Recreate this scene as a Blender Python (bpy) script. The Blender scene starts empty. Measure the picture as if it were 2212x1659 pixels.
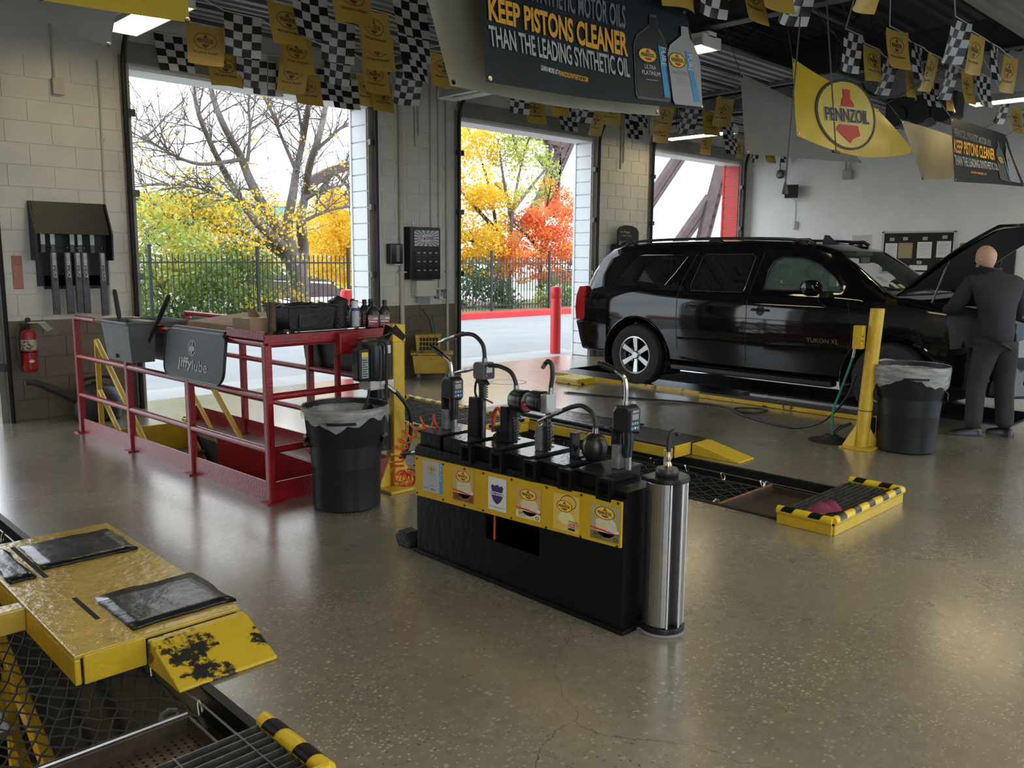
import bpy, bmesh, math, random
from mathutils import Vector, Matrix
rnd = random.Random(7)
SC = bpy.context.scene
COL = SC.collection
# ------------------------------------------------------------------ camera
CAM_H = 1.6
cam_d = bpy.data.cameras.new('camera'); cam_d.sensor_width = 36.0; cam_d.lens = 36.0*1820/2212
cam_d.clip_start = 0.05; cam_d.clip_end = 600
cam = bpy.data.objects.new('camera', cam_d); COL.objects.link(cam)
RX = Vector((0.715, -0.699, 0.008)); FW = Vector((0.692, 0.706, -0.147)).normalized()
RX = (RX - FW*RX.dot(FW)).normalized(); UPV = RX.cross(FW)
cam.matrix_world = Matrix(((RX.x, UPV.x, -FW.x, 0), (RX.y, UPV.y, -FW.y, 0), (RX.z, UPV.z, -FW.z, CAM_H), (0, 0, 0, 1)))
SC.camera = cam
# ------------------------------------------------------------------ sky, exposure
world = bpy.data.worlds.new('overcast_sky'); SC.world = world; world.use_nodes = True
wt = world.node_tree; wt.nodes.clear()
wo = wt.nodes.new('ShaderNodeOutputWorld'); wb = wt.nodes.new('ShaderNodeBackground')
wn = wt.nodes.new('ShaderNodeTexNoise'); wr = wt.nodes.new('ShaderNodeValToRGB'); wc = wt.nodes.new('ShaderNodeTexCoord'); wm = wt.nodes.new('ShaderNodeMapping')
wm.inputs['Scale'].default_value = (1, 1, 2.6)
wn.inputs['Scale'].default_value = 1.6; wn.inputs['Detail'].default_value = 5
wr.color_ramp.elements[0].position = .36; wr.color_ramp.elements[0].color = (.52, .70, .86, 1)
wr.color_ramp.elements[1].position = .62; wr.color_ramp.elements[1].color = (.93, .965, 1.0, 1)
wt.links.new(wc.outputs['Generated'], wm.inputs[0]); wt.links.new(wm.outputs[0], wn.inputs['Vector'])
wt.links.new(wn.outputs['Fac'], wr.inputs[0]); wt.links.new(wr.outputs[0], wb.inputs[0]); wt.links.new(wb.outputs[0], wo.inputs[0])
wb.inputs[1].default_value = 1.05
vs = SC.view_settings; SC.display_settings.display_device = 'sRGB'
vs.view_transform = 'Standard'; vs.look = 'None'; vs.exposure = 1.72; vs.gamma = 1.0; vs.use_curve_mapping = False
SC.cycles.use_denoising = True
SC.cycles.max_bounces = 8; SC.cycles.diffuse_bounces = 4; SC.cycles.glossy_bounces = 4; SC.cycles.transmission_bounces = 6; SC.cycles.transparent_max_bounces = 8
SC.cycles.sample_clamp_indirect = 6
# ------------------------------------------------------------------ materials
MATS = {}
def mat(name, col, rough=.55, metal=0., var=.0, scale=6., bump=0., bscale=None, wear=None, spec=.5, coat=0., emit=None, alpha=None, trans=0., coord='Object', rvar=0.):
    if name in MATS: return MATS[name]
    m = bpy.data.materials.new(name); m.use_nodes = True; nt = m.node_tree; b = nt.nodes['Principled BSDF']
    N = lambda t: nt.nodes.new(t); L = nt.links.new
    c4 = (*col, 1); b.inputs['Base Color'].default_value = c4; b.inputs['Roughness'].default_value = rough; b.inputs['Metallic'].default_value = metal
    b.inputs['Specular IOR Level'].default_value = spec; b.inputs['Coat Weight'].default_value = coat; b.inputs['Coat Roughness'].default_value = .05
    if trans: b.inputs['Transmission Weight'].default_value = trans
    if alpha is not None: b.inputs['Alpha'].default_value = alpha
    if emit: b.inputs['Emission Color'].default_value = (*emit[0], 1); b.inputs['Emission Strength'].default_value = emit[1]
    m.diffuse_color = c4
    if var or bump or wear or rvar:
        tc = N('ShaderNodeTexCoord'); src = tc.outputs[coord]
        no = N('ShaderNodeTexNoise'); no.inputs['Scale'].default_value = scale; no.inputs['Detail'].default_value = 6; no.inputs['Roughness'].default_value = .6
        L(src, no.inputs['Vector']); last = None
        if var:
            r = N('ShaderNodeValToRGB'); r.color_ramp.elements[0].position = .3; r.color_ramp.elements[1].position = .72
            r.color_ramp.elements[0].color = (*[max(0, x*(1-var)) for x in col], 1); r.color_ramp.elements[1].color = (*[min(1, x*(1+var)) for x in col], 1)
            L(no.outputs['Fac'], r.inputs[0]); last = r.outputs[0]; L(last, b.inputs['Base Color'])
        if wear:
            wcol, thr, wsc = wear[:3]
            n2 = N('ShaderNodeTexNoise'); n2.inputs['Scale'].default_value = wsc; n2.inputs['Detail'].default_value = 8; n2.inputs['Roughness'].default_value = .68; L(src, n2.inputs['Vector'])
            r2 = N('ShaderNodeValToRGB'); r2.color_ramp.elements[0].position = thr; r2.color_ramp.elements[1].position = thr+.03
            r2.color_ramp.elements[0].color = (0, 0, 0, 1); r2.color_ramp.elements[1].color = (1, 1, 1, 1); L(n2.outputs['Fac'], r2.inputs[0])
            mx = N('ShaderNodeMix'); mx.data_type = 'RGBA'; L(r2.outputs[0], mx.inputs[0])
            if last: L(last, mx.inputs[6])
            else: mx.inputs[6].default_value = c4
            mx.inputs[7].default_value = (*wcol, 1); L(mx.outputs[2], b.inputs['Base Color'])
        if rvar:
            mr = N('ShaderNodeMapRange'); mr.inputs['To Min'].default_value = max(0, rough-rvar); mr.inputs['To Max'].default_value = min(1, rough+rvar)
            L(no.outputs['Fac'], mr.inputs[0]); L(mr.outputs[0], b.inputs['Roughness'])
        if bump:
            n3 = N('ShaderNodeTexNoise'); n3.inputs['Scale'].default_value = bscale or scale*4; n3.inputs['Detail'].default_value = 5; L(src, n3.inputs['Vector'])
            bp = N('ShaderNodeBump'); bp.inputs['Strength'].default_value = bump; bp.inputs['Distance'].default_value = .01
            L(n3.outputs['Fac'], bp.inputs['Height']); L(bp.outputs[0], b.inputs['Normal'])
    MATS[name] = m
    return m
def flat(name, col, rough=.5): return mat(name, col, rough)
BLACK = mat('black_paint', (.010, .010, .011), .32, spec=.35, var=.3, scale=8, rvar=.12)
BLACKG = mat('black_gloss', (.012, .012, .013), .18)
RUBBER = mat('black_rubber', (.018, .019, .02), .5, var=.3, scale=10)
PLASTIC = mat('dark_plastic', (.02, .021, .023), .38)
STEEL = mat('bare_steel', (.42, .42, .41), .32, metal=1, var=.15, scale=30)
DKSTEEL = mat('dark_steel', (.10, .10, .10), .4, metal=1, var=.3, scale=20)
CHROME = mat('chrome', (.7, .7, .7), .12, metal=1)
RED = mat('red_paint', (.30, .012, .018), .3, var=.18, scale=9, bump=.25, bscale=60, spec=.5)
YEL = mat('yellow_paint', (.62, .40, .025), .33, var=.14, scale=7, bump=.3, bscale=45)
YELW = mat('worn_yellow_paint', (.60, .40, .03), .3, var=.16, scale=6, wear=((.03, .028, .02), .60, 5.5), bump=.5, bscale=30)
YELT = mat('hazard_yellow', (.70, .48, .02), .28)
WHITE = mat('white_paint', (.72, .72, .70), .5)
PAPER = mat('paper_white', (.75, .74, .72), .6)
# ------------------------------------------------------------------ mesh helpers
class MB:
    def __init__(s): s.v = []; s.f = []; s.m = []; s.uv = None
    def add(s, vs_, fs, mi=0):
        b = len(s.v); s.v += [tuple(p) for p in vs_]; s.f += [tuple(b+i for i in f) for f in fs]; s.m += [mi]*len(fs); return s
    def box(s, a, b, mi=0, M=None):
        (x0, y0, z0), (x1, y1, z1) = a, b
        p = [(x0, y0, z0), (x1, y0, z0), (x1, y1, z0), (x0, y1, z0), (x0, y0, z1), (x1, y0, z1), (x1, y1, z1), (x0, y1, z1)]
        if M is not None: p = [M @ Vector(q) for q in p]
        return s.add(p, [(0, 3, 2, 1), (4, 5, 6, 7), (0, 1, 5, 4), (1, 2, 6, 5), (2, 3, 7, 6), (3, 0, 4, 7)], mi)
    def cbox(s, c, d, mi=0, M=None):
        return s.box([c[i]-d[i]/2 for i in range(3)], [c[i]+d[i]/2 for i in range(3)], mi, M)
    def beam(s, p, q, w, h, mi=0, up=(0, 0, 1)):
        p = Vector(p); q = Vector(q); d = (q-p); L = d.length; d.normalize(); u = Vector(up)
        if abs(d.dot(u)) > .98: u = Vector((1, 0, 0))
        sx = d.cross(u).normalized(); u = sx.cross(d)
        M = Matrix((( *[sx.x, d.x, u.x], p.x), (sx.y, d.y, u.y, p.y), (sx.z, d.z, u.z, p.z), (0, 0, 0, 1)))
        return s.box((-w/2, 0, -h/2), (w/2, L, h/2), mi, M)
    def tube(s, pts, r, n=8, mi=0, caps=True, closed=False):
        pts = [Vector(p) for p in pts]; k = len(pts); rr = r if hasattr(r, '__len__') else [r]*k
        t = []
        for i in range(k):
            a = pts[(i-1) % k] if (closed or i > 0) else pts[i]; b = pts[(i+1) % k] if (closed or i < k-1) else pts[i]
            t.append((b-a).normalized())
        u = Vector((0, 0, 1)) if abs(t[0].z) < .9 else Vector((1, 0, 0)); u = (u - t[0]*u.dot(t[0])).normalized()
        vs_ = []
        for i in range(k):
            u = (u - t[i]*u.dot(t[i]));
            if u.length < 1e-6: u = t[i].orthogonal()
            u.normalize(); w = t[i].cross(u)
            for j in range(n):
                a = 2*math.pi*j/n; vs_.append(pts[i]+(u*math.cos(a)+w*math.sin(a))*rr[i])
        fs = []
        for i in range(k if closed else k-1):
            i2 = (i+1) % k
            for j in range(n): fs.append((i*n+j, i*n+(j+1) % n, i2*n+(j+1) % n, i2*n+j))
        if caps and not closed: fs.append(tuple(range(n))[::-1]); fs.append(tuple((k-1)*n+j for j in range(n)))
        return s.add(vs_, fs, mi)
    def cyl(s, p, q, r, r2=None, n=16, mi=0, caps=True): return s.tube([p, q], [r, r if r2 is None else r2], n, mi, caps)
    def lathe(s, prof, c=(0, 0, 0), n=24, mi=0, axis='z', a0=0., a1=2*math.pi, caps=True):
        full = abs(a1-a0-2*math.pi) < 1e-6; m_ = n if full else n+1; vs_ = []
        for (r, z) in prof:
            for j in range(m_):
                a = a0+(a1-a0)*j/n; p = (r*math.cos(a), r*math.sin(a), z)
                if axis == 'x': p = (p[2], p[0], p[1])
                elif axis == 'y': p = (p[0], p[2], p[1])
                vs_.append((p[0]+c[0], p[1]+c[1], p[2]+c[2]))
        fs = []
        for i in range(len(prof)-1):
            for j in range(n):
                j2 = (j+1) % m_ if full else j+1
                fs.append((i*m_+j, i*m_+j2, (i+1)*m_+j2, (i+1)*m_+j))
        if full and caps:
            if prof[0][0] > 1e-5: fs.append(tuple(range(m_))[::-1])
            if prof[-1][0] > 1e-5: fs.append(tuple((len(prof)-1)*m_+j for j in range(m_)))
        return s.add(vs_, fs, mi)
    def prism(s, poly, f0, f1, mi=0):
        # poly 2D points; f0, f1 map (u,v)->3D for the two faces
        k = len(poly); vs_ = [f0(*p) for p in poly]+[f1(*p) for p in poly]
        fs = [tuple(range(k))[::-1], tuple(range(k, 2*k))]+[(i, (i+1) % k, k+(i+1) % k, k+i) for i in range(k)]
        return s.add(vs_, fs, mi)
    def grid(s, nu, nv, f, mi=0, uvs=False):
        b = len(s.v); s.v += [tuple(f(i/nu, j/nv)) for j in range(nv+1) for i in range(nu+1)]
        for j in range(nv):
            for i in range(nu):
                q = b+j*(nu+1)+i; s.f.append((q, q+1, q+nu+2, q+nu+1)); s.m.append(mi)
        if uvs: s.uv = {b+j*(nu+1)+i: (i/nu, j/nv) for j in range(nv+1) for i in range(nu+1)}
        return s
    def mesh(s, name, mats, smooth=False):
        me = bpy.data.meshes.new(name); me.from_pydata(s.v, [], s.f); me.update()
        mats = mats if isinstance(mats, (list, tuple)) else [mats]
        for m in mats: me.materials.append(m)
        if len(mats) > 1: me.polygons.foreach_set('material_index', s.m)
        if s.uv:
            ul = me.uv_layers.new(name='UVMap')
            for lp in me.loops: ul.data[lp.index].uv = s.uv.get(lp.vertex_index, (0, 0))
        bm = bmesh.new(); bm.from_mesh(me); bmesh.ops.recalc_face_normals(bm, faces=bm.faces); bm.to_mesh(me); bm.free()
        if smooth:
            me.polygons.foreach_set('use_smooth', [True]*len(me.polygons)); me.set_sharp_from_angle(angle=math.radians(smooth if smooth is not True else 40))
        return me
def pmat(o):
    return Matrix.Translation(o.location) @ o.rotation_euler.to_matrix().to_4x4()
def link(name, me, parent=None, world=True):
    o = bpy.data.objects.new(name, me); COL.objects.link(o)
    if parent is not None:
        o.parent = parent
        if world and parent.parent is None and parent.type == 'EMPTY': o.matrix_parent_inverse = pmat(parent).inverted()
    return o
def part(name, mb, m, parent=None, smooth=False, bev=0, label=None, world=True, seg=2):
    me = mb if isinstance(mb, bpy.types.Mesh) else mb.mesh(name, m, smooth)
    o = link(name, me, parent, world)
    if bev:
        md = o.modifiers.new('bevel', 'BEVEL'); md.width = bev; md.segments = seg; md.limit_method = 'ANGLE'; md.angle_limit = math.radians(50)
    if label: o['label'] = label
    return o
def tag(o, label, cat, group=None):
    o['label'] = label; o['category'] = cat
    if group: o['group'] = group
    return o
def thing(name, label, cat, loc=(0, 0, 0), rz=0, group=None):
    o = bpy.data.objects.new(name, None); COL.objects.link(o); o.location = loc; o.rotation_euler = (0, 0, rz); o.empty_display_size = .1
    return tag(o, label, cat, group)
def struct(name, mb, m, parent=None, smooth=False, bev=0):
    o = part(name, mb, m, parent, smooth, bev)
    if parent is None: o['kind'] = 'structure'
    return o
def copy_tree(o, parent=None):
    c = o.copy(); COL.objects.link(c)
    if parent is not None: c.parent = parent
    for ch in list(o.children): copy_tree(ch, c)
    return c
# ------------------------------------------------------------------ lettering and printed shapes (2D, mapped onto surfaces)
_tc = {}
def text2d(body, bold=.0):
    key = (body, bold)
    if key in _tc: return _tc[key]
    cu = bpy.data.curves.new('t', 'FONT'); cu.body = body; cu.size = 1; cu.offset = bold; cu.resolution_u = 3; cu.fill_mode = 'FRONT'
    ob = bpy.data.objects.new('t', cu); me = ob.to_mesh()
    v = [(p.co.x, p.co.y) for p in me.vertices]; f = [tuple(p.vertices) for p in me.polygons]
    ob.to_mesh_clear(); bpy.data.objects.remove(ob); bpy.data.curves.remove(cu)
    xs = [p[0] for p in v]; ys = [p[1] for p in v]; x0, x1, y0, y1 = min(xs), max(xs), min(ys), max(ys)
    v = [((a-x0)/(x1-x0), (b-y0)/(y1-y0)) for a, b in v]
    _tc[key] = (v, f); return _tc[key]
class Print:
    """flat print: shapes in u,v space mapped to 3D by f(u, v, lift)"""
    def __init__(s, f): s.f = f; s.mb = MB(); s.mats = []; s.lv = 0
    def mi(s, m):
        if m not in s.mats: s.mats.append(m)
        return s.mats.index(m)
    def poly(s, pts, m, lv=1): s.mb.add([s.f(u, v, lv) for u, v in pts], [tuple(range(len(pts)))], s.mi(m)); return s
    def rect(s, u0, v0, u1, v1, m, lv=1): return s.poly([(u0, v0), (u1, v0), (u1, v1), (u0, v1)], m, lv)
    def ell(s, cu, cv, ru, rv, m, lv=1, n=28):
        if n < 36: return s.poly([(cu+ru*math.cos(6.2832*i/n), cv+rv*math.sin(6.2832*i/n)) for i in range(n)], m, lv)
        P = [(cu+ru*k/8*math.cos(6.2832*i/n), cv+rv*k/8*math.sin(6.2832*i/n)) for k in range(1, 9) for i in range(n)]
        s.mb.add([s.f(u, v, lv) for u, v in P+[(cu, cv)]], [(k*n+i, k*n+(i+1) % n, (k+1)*n+(i+1) % n, (k+1)*n+i) for k in range(7) for i in range(n)]+[(i, (i+1) % n, 8*n) for i in range(n)], s.mi(m)); return s
    def ring(s, cu, cv, ru, rv, tu, tv, m, lv=1, n=32):
        a = [(cu+ru*math.cos(6.2832*i/n), cv+rv*math.sin(6.2832*i/n)) for i in range(n)]; b = [(cu+(ru-tu)*math.cos(6.2832*i/n), cv+(rv-tv)*math.sin(6.2832*i/n)) for i in range(n)]
        s.mb.add([s.f(u, v, lv) for u, v in a+b], [(i, (i+1) % n, n+(i+1) % n, n+i) for i in range(n)], s.mi(m)); return s
    def text(s, body, u0, v0, u1, v1, m, lv=2, bold=.0, skew=0., rot=False):
        v, f = text2d(body, bold)
        if rot: pts = [(u0+(u1-u0)*b, v1-(v1-v0)*a) for a, b in v]
        else: pts = [(u0+(u1-u0)*a, v0+(v1-v0)*b+skew*a) for a, b in v]
        s.mb.add([s.f(u, w, lv) for u, w in pts], f, s.mi(m)); return s
    def logo(s, cu, cv, w, h, lv=1, small=False, fill=None, ink=None):
        ink = ink or INK; fill = fill or LOGOYEL
        if fill != 'none': s.ell(cu, cv, w/2, h/2, fill, lv)
        s.ring(cu, cv, w/2, h/2, w*.035, h*.04, ink, lv+1)
        s.poly([(cu-w*.10, cv+h*.17), (cu+w*.12, cv+h*.17), (cu+w*.09, cv+h*.25), (cu+w*.06, cv+h*.30), (cu+w*.055, cv+h*.40), (cu-w*.035, cv+h*.40), (cu-w*.04, cv+h*.30), (cu-w*.08, cv+h*.26)], LOGORED, lv+1)
        s.poly([(cu-w*.13, cv-h*.17), (cu-w*.18, cv-h*.24), (cu-w*.02, cv-h*.34), (cu, cv-h*.41), (cu+w*.03, cv-h*.34), (cu+w*.20, cv-h*.30), (cu+w*.15, cv-h*.17)], LOGORED, lv+1)
        s.text('PENNZOIL', cu-w*.36, cv-h*.12, cu+w*.36, cv+h*.13, ink, lv+2, bold=.02)
        return s
    def build(s, parent, name='printed_graphic', label=None, world=True):
        me = bpy.data.meshes.new(name); me.from_pydata(s.mb.v, [], s.mb.f); me.update()
        for m in s.mats: me.materials.append(m)
        me.polygons.foreach_set('material_index', s.mb.m)
        o = link(name, me, parent, world)
        if label: o['label'] = label
        return o
INK = flat('print_black', (.012, .012, .013)); LOGOYEL = flat('print_yellow', (.78, .55, .06)); LOGORED = flat('print_red', (.55, .03, .02))
PWHITE = flat('print_white', (.68, .69, .70)); PBLUE = flat('print_blue', (.05, .30, .55)); PGREY = flat('print_grey', (.30, .31, .32)); PORANGE = flat('print_orange', (.72, .36, .03))
PNAVY = flat('print_navy', (.03, .025, .16)); PTAN = flat('print_tan', (.55, .36, .12)); PBROWN = flat('print_brown', (.25, .09, .03)); PCREAM = flat('print_cream', (.75, .66, .32))
ORD = ['first', 'second', 'third', 'fourth', 'fifth', 'sixth', 'seventh', 'eighth', 'ninth', 'tenth', 'eleventh', 'twelfth']
def smooth_path(pts, k=6, closed=False):
    P = [Vector(p) for p in pts]; out = []; n = len(P)
    for i in range(n if closed else n-1):
        if closed: a, b, c, d = P[(i-1) % n], P[i], P[(i+1) % n], P[(i+2) % n]
        else: a, b, c, d = P[max(i-1, 0)], P[i], P[i+1], P[min(i+2, n-1)]
        for j in range(k):
            t = j/k; out.append(.5*((2*b)+(c-a)*t+(2*a-5*b+4*c-d)*t*t+(3*b-a-3*c+d)*t**3))
    if not closed: out.append(P[-1])
    return out
# ================================================================== the setting
YW = 9.1; YO = 9.45; XR = 15.45; XL = -2.0; YB = -.6; ZC = 4.9
DOORS = [(-.85, 2.07), (3.43, 6.34), (7.86, 10.70), (12.30, 15.20)]
HD = 3.5
def floor_mat():
    m = bpy.data.materials.new('polished_aggregate_concrete'); m.use_nodes = True; nt = m.node_tree; b = nt.nodes['Principled BSDF']; N = lambda t: nt.nodes.new(t); L = nt.links.new
    tc = N('ShaderNodeTexCoord'); O = tc.outputs['Object']
    n1 = N('ShaderNodeTexNoise'); n1.inputs['Scale'].default_value = .55; n1.inputs['Detail'].default_value = 6; L(O, n1.inputs['Vector'])
    r1 = N('ShaderNodeValToRGB'); r1.color_ramp.elements[0].position = .33; r1.color_ramp.elements[1].position = .68
    r1.color_ramp.elements[0].color = (.175, .150, .110, 1); r1.color_ramp.elements[1].color = (.265, .235, .180, 1); L(n1.outputs['Fac'], r1.inputs[0])
    n2 = N('ShaderNodeTexNoise'); n2.inputs['Scale'].default_value = 18; n2.inputs['Detail'].default_value = 8; L(O, n2.inputs['Vector'])
    m2 = N('ShaderNodeMix'); m2.data_type = 'RGBA'; m2.blend_type = 'OVERLAY'; m2.inputs[0].default_value = .3; L(r1.outputs[0], m2.inputs[6]); L(n2.outputs['Fac'], m2.inputs[7])
    # stone chips
    last = m2.outputs[2]
    for sc, thr, col, seed in ((62, .20, (.52, .46, .35, 1), 0), (30, .17, (.48, .43, .34, 1), 3), (48, .15, (.07, .06, .045, 1), 7), (24, .13, (.44, .38, .28, 1), 11)):
        mp = N('ShaderNodeMapping'); mp.inputs['Location'].default_value = (seed, seed*1.7, 0); mp.inputs['Scale'].default_value = (1, 1.35, 1); L(O, mp.inputs[0])
        v = N('ShaderNodeTexVoronoi'); v.inputs['Scale'].default_value = sc; L(mp.outputs[0], v.inputs['Vector'])
        a = N('ShaderNodeMath'); a.operation = 'LESS_THAN'; a.inputs[1].default_value = thr*1.6; L(v.outputs['Distance'], a.inputs[0])
        sx = N('ShaderNodeSeparateColor'); L(v.outputs['Color'], sx.inputs[0])
        g = N('ShaderNodeMath'); g.operation = 'GREATER_THAN'; g.inputs[1].default_value = .66; L(sx.outputs[0], g.inputs[0])
        n3 = N('ShaderNodeTexNoise'); n3.inputs['Scale'].default_value = 1.1; n3.inputs['Detail'].default_value = 4; L(mp.outputs[0], n3.inputs['Vector'])
        rr = N('ShaderNodeMapRange'); rr.inputs['From Min'].default_value = .40; rr.inputs['From Max'].default_value = .66; L(n3.outputs['Fac'], rr.inputs[0])
        k = N('ShaderNodeMath'); k.operation = 'MULTIPLY'; L(a.outputs[0], k.inputs[0]); L(g.outputs[0], k.inputs[1])
        k2 = N('ShaderNodeMath'); k2.operation = 'MULTIPLY'; L(k.outputs[0], k2.inputs[0]); L(rr.outputs[0], k2.inputs[1])
        mx = N('ShaderNodeMix'); mx.data_type = 'RGBA'; L(k2.outputs[0], mx.inputs[0]); L(last, mx.inputs[6]); mx.inputs[7].default_value = col; last = mx.outputs[2]
    # hairline cracks
    wv = N('ShaderNodeTexNoise'); wv.inputs['Scale'].default_value = 1.2; wv.inputs['Detail'].default_value = 6; L(O, wv.inputs['Vector'])
    va = N('ShaderNodeVectorMath'); va.operation = 'MULTIPLY_ADD'; va.inputs[1].default_value = (.9, .9, 0); L(wv.outputs['Color'], va.inputs[0]); L(O, va.inputs[2])
    vc = N('ShaderNodeTexVoronoi'); vc.feature = 'DISTANCE_TO_EDGE'; vc.inputs['Scale'].default_value = .33; L(va.outputs[0], vc.inputs['Vector'])
    lc = N('ShaderNodeMath'); lc.operation = 'LESS_THAN'; lc.inputs[1].default_value = .0006; L(vc.outputs['Distance'], lc.inputs[0])
    mc = N('ShaderNodeMath'); mc.operation = 'MULTIPLY'; mc.inputs[1].default_value = .6; L(lc.outputs[0], mc.inputs[0])
    mx = N('ShaderNodeMix'); mx.data_type = 'RGBA'; L(mc.outputs[0], mx.inputs[0]); L(last, mx.inputs[6]); mx.inputs[7].default_value = (.035, .03, .025, 1)
    L(mx.outputs[2], b.inputs['Base Color'])
    n4 = N('ShaderNodeTexNoise'); n4.inputs['Scale'].default_value = 1.6; n4.inputs['Detail'].default_value = 7; L(O, n4.inputs['Vector'])
    mr = N('ShaderNodeMapRange'); mr.inputs['To Min'].default_value = .16; mr.inputs['To Max'].default_value = .40; L(n4.outputs['Fac'], mr.inputs[0]); L(mr.outputs[0], b.inputs['Roughness'])
    b.inputs['Specular IOR Level'].default_value = .75; b.inputs['Coat Weight'].default_value = 1.0; b.inputs['Coat Roughness'].default_value = .2
    n5 = N('ShaderNodeTexNoise'); n5.inputs['Scale'].default_value = 55; n5.inputs['Detail'].default_value = 3; L(O, n5.inputs['Vector'])
    bp = N('ShaderNodeBump'); bp.inputs['Strength'].default_value = .12; bp.inputs['Distance'].default_value = .004; L(n5.outputs['Fac'], bp.inputs['Height']); L(bp.outputs[0], b.inputs['Normal'])
    return m
PITS = [(.27, 1.26, 2.38, 7.6), (4.76, 5.74, 2.45, 7.4), (9.25, 10.25, 2.4, 8.2), (2.70, 3.42, 5.05, 8.02)]
xs = sorted({XL, XR}|{p[i] for p in PITS for i in (0, 1)}); ys = sorted({YB-.4, YO}|{p[i] for p in PITS for i in (2, 3)})
fb = MB()
for i in range(len(xs)-1):
    for j in range(len(ys)-1):
        cx_, cy_ = (xs[i]+xs[i+1])/2, (ys[j]+ys[j+1])/2
        if any(p[0] < cx_ < p[1] and p[2] < cy_ < p[3] for p in PITS): continue
        fb.box((xs[i], ys[j], -.12), (xs[i+1], ys[j+1], 0))
fl = struct('floor', fb, floor_mat())
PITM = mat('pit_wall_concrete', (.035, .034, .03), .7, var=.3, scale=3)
pb = MB()
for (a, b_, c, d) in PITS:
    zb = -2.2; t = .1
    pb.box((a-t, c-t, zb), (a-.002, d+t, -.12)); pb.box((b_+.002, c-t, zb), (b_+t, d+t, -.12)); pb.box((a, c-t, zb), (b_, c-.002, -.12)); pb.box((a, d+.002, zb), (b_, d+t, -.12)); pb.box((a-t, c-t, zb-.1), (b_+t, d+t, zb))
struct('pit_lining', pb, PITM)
eb = MB()
for (a, b_, c, d) in PITS[:3]:
    for x in (a, b_): eb.box((x-.018, c, -.12), (x+.018, d, .006))
    for y in (c, d): eb.box((a, y-.015, -.12), (b_, y+.015, .006))
struct('trim_1', eb, mat('pit_edge_angle', (.02, .02, .02), .5, metal=.6, var=.4, scale=15))
# ---- painted block wall with doorways
def wall_mat(name, top, low):
    m = bpy.data.materials.new(name); m.use_nodes = True; nt = m.node_tree; b = nt.nodes['Principled BSDF']; N = lambda t: nt.nodes.new(t); L = nt.links.new
    g = N('ShaderNodeNewGeometry'); s = N('ShaderNodeSeparateXYZ'); L(g.outputs['Position'], s.inputs[0])
    lt = N('ShaderNodeMath'); lt.operation = 'LESS_THAN'; lt.inputs[1].default_value = .97; L(s.outputs[2], lt.inputs[0])
    n = N('ShaderNodeTexNoise'); n.inputs['Scale'].default_value = 2.2; n.inputs['Detail'].default_value = 7; L(g.outputs['Position'], n.inputs['Vector'])
    r = N('ShaderNodeValToRGB'); r.color_ramp.elements[0].position = .25; r.color_ramp.elements[1].position = .7
    r.color_ramp.elements[0].color = (*[c*.82 for c in top], 1); r.color_ramp.elements[1].color = (*top, 1); L(n.outputs['Fac'], r.inputs[0])
    r2 = N('ShaderNodeValToRGB'); r2.color_ramp.elements[0].position = .3; r2.color_ramp.elements[1].position = .7
    r2.color_ramp.elements[0].color = (*[c*.7 for c in low], 1); r2.color_ramp.elements[1].color = (*low, 1); L(n.outputs['Fac'], r2.inputs[0])
    mx = N('ShaderNodeMix'); mx.data_type = 'RGBA'; L(lt.outputs[0], mx.inputs[0]); L(r.outputs[0], mx.inputs[6]); L(r2.outputs[0], mx.inputs[7]); L(mx.outputs[2], b.inputs['Base Color'])
    b.inputs['Roughness'].default_value = .45
    n5 = N('ShaderNodeTexNoise'); n5.inputs['Scale'].default_value = 60; L(g.outputs['Position'], n5.inputs['Vector'])
    bp = N('ShaderNodeBump'); bp.inputs['Strength'].default_value = .2; bp.inputs['Distance'].default_value = .004; L(n5.outputs['Fac'], bp.inputs['Height']); L(bp.outputs[0], b.inputs['Normal'])
    return m
WALLP = wall_mat('wall_paint_two_tone', (.72, .71, .66), (.19, .155, .115))
WHT = mat('white_wall_paint', (.80, .80, .78), .5, var=.05, scale=2, bump=.15, bscale=50)
EXTW = mat('white_exterior_paint', (.86, .87, .88), .5, var=.04, scale=3)
EXTR = mat('red_exterior_paint', (.62, .03, .025), .4, var=.1, scale=5)
wbm = MB(); edges = [XL]+[v for d in DOORS for v in d]+[XR]
for i in range(0, len(edges), 2): wbm.box((edges[i], YW+.008, 0), (edges[i+1], YO, HD))
wbm.box((XL, YW+.008, HD), (XR, YO, ZC+.3))
wall = struct('wall_front', wbm, [WALLP])
BW, BH, GAP = .4064, .2032, .007
_bm = {}
def block(x0, x1, z0, z1, y=YW):
    w = round(x1-x0-GAP, 4); h = round(z1-z0-GAP, 4); k = (w, h)
    if k not in _bm:
        b = MB(); e = .004
        b.add([(-w/2, .014, -h/2), (w/2, .014, -h/2), (w/2, .014, h/2), (-w/2, .014, h/2), (-w/2+e, 0, -h/2+e), (w/2-e, 0, -h/2+e), (w/2-e, 0, h/2-e), (-w/2+e, 0, h/2-e)],
              [(4, 5, 6, 7), (0, 1, 5, 4), (1, 2, 6, 5), (2, 3, 7, 6), (3, 0, 4, 7)])
        _bm[k] = b.mesh('block', WALLP)
    o = link('block', _bm[k], wall); o.location = ((x0+x1)/2, y, (z0+z1)/2)
for (a, b_) in [(DOORS[i][1], DOORS[i+1][0]) for i in range(3)]:
    for r in range(17 if a < 3 else 18):
        z0 = r*BH; x = a-(BW/2 if r % 2 else 0)
        z1 = min(z0+BH, HD+.1)
        if z1-z0 < .05: continue
        while x < b_-.01:
            xa, xb = max(x, a), min(x+BW, b_); x += BW
            if xb-xa > .05: block(xa, xb, z0, z1)
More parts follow.
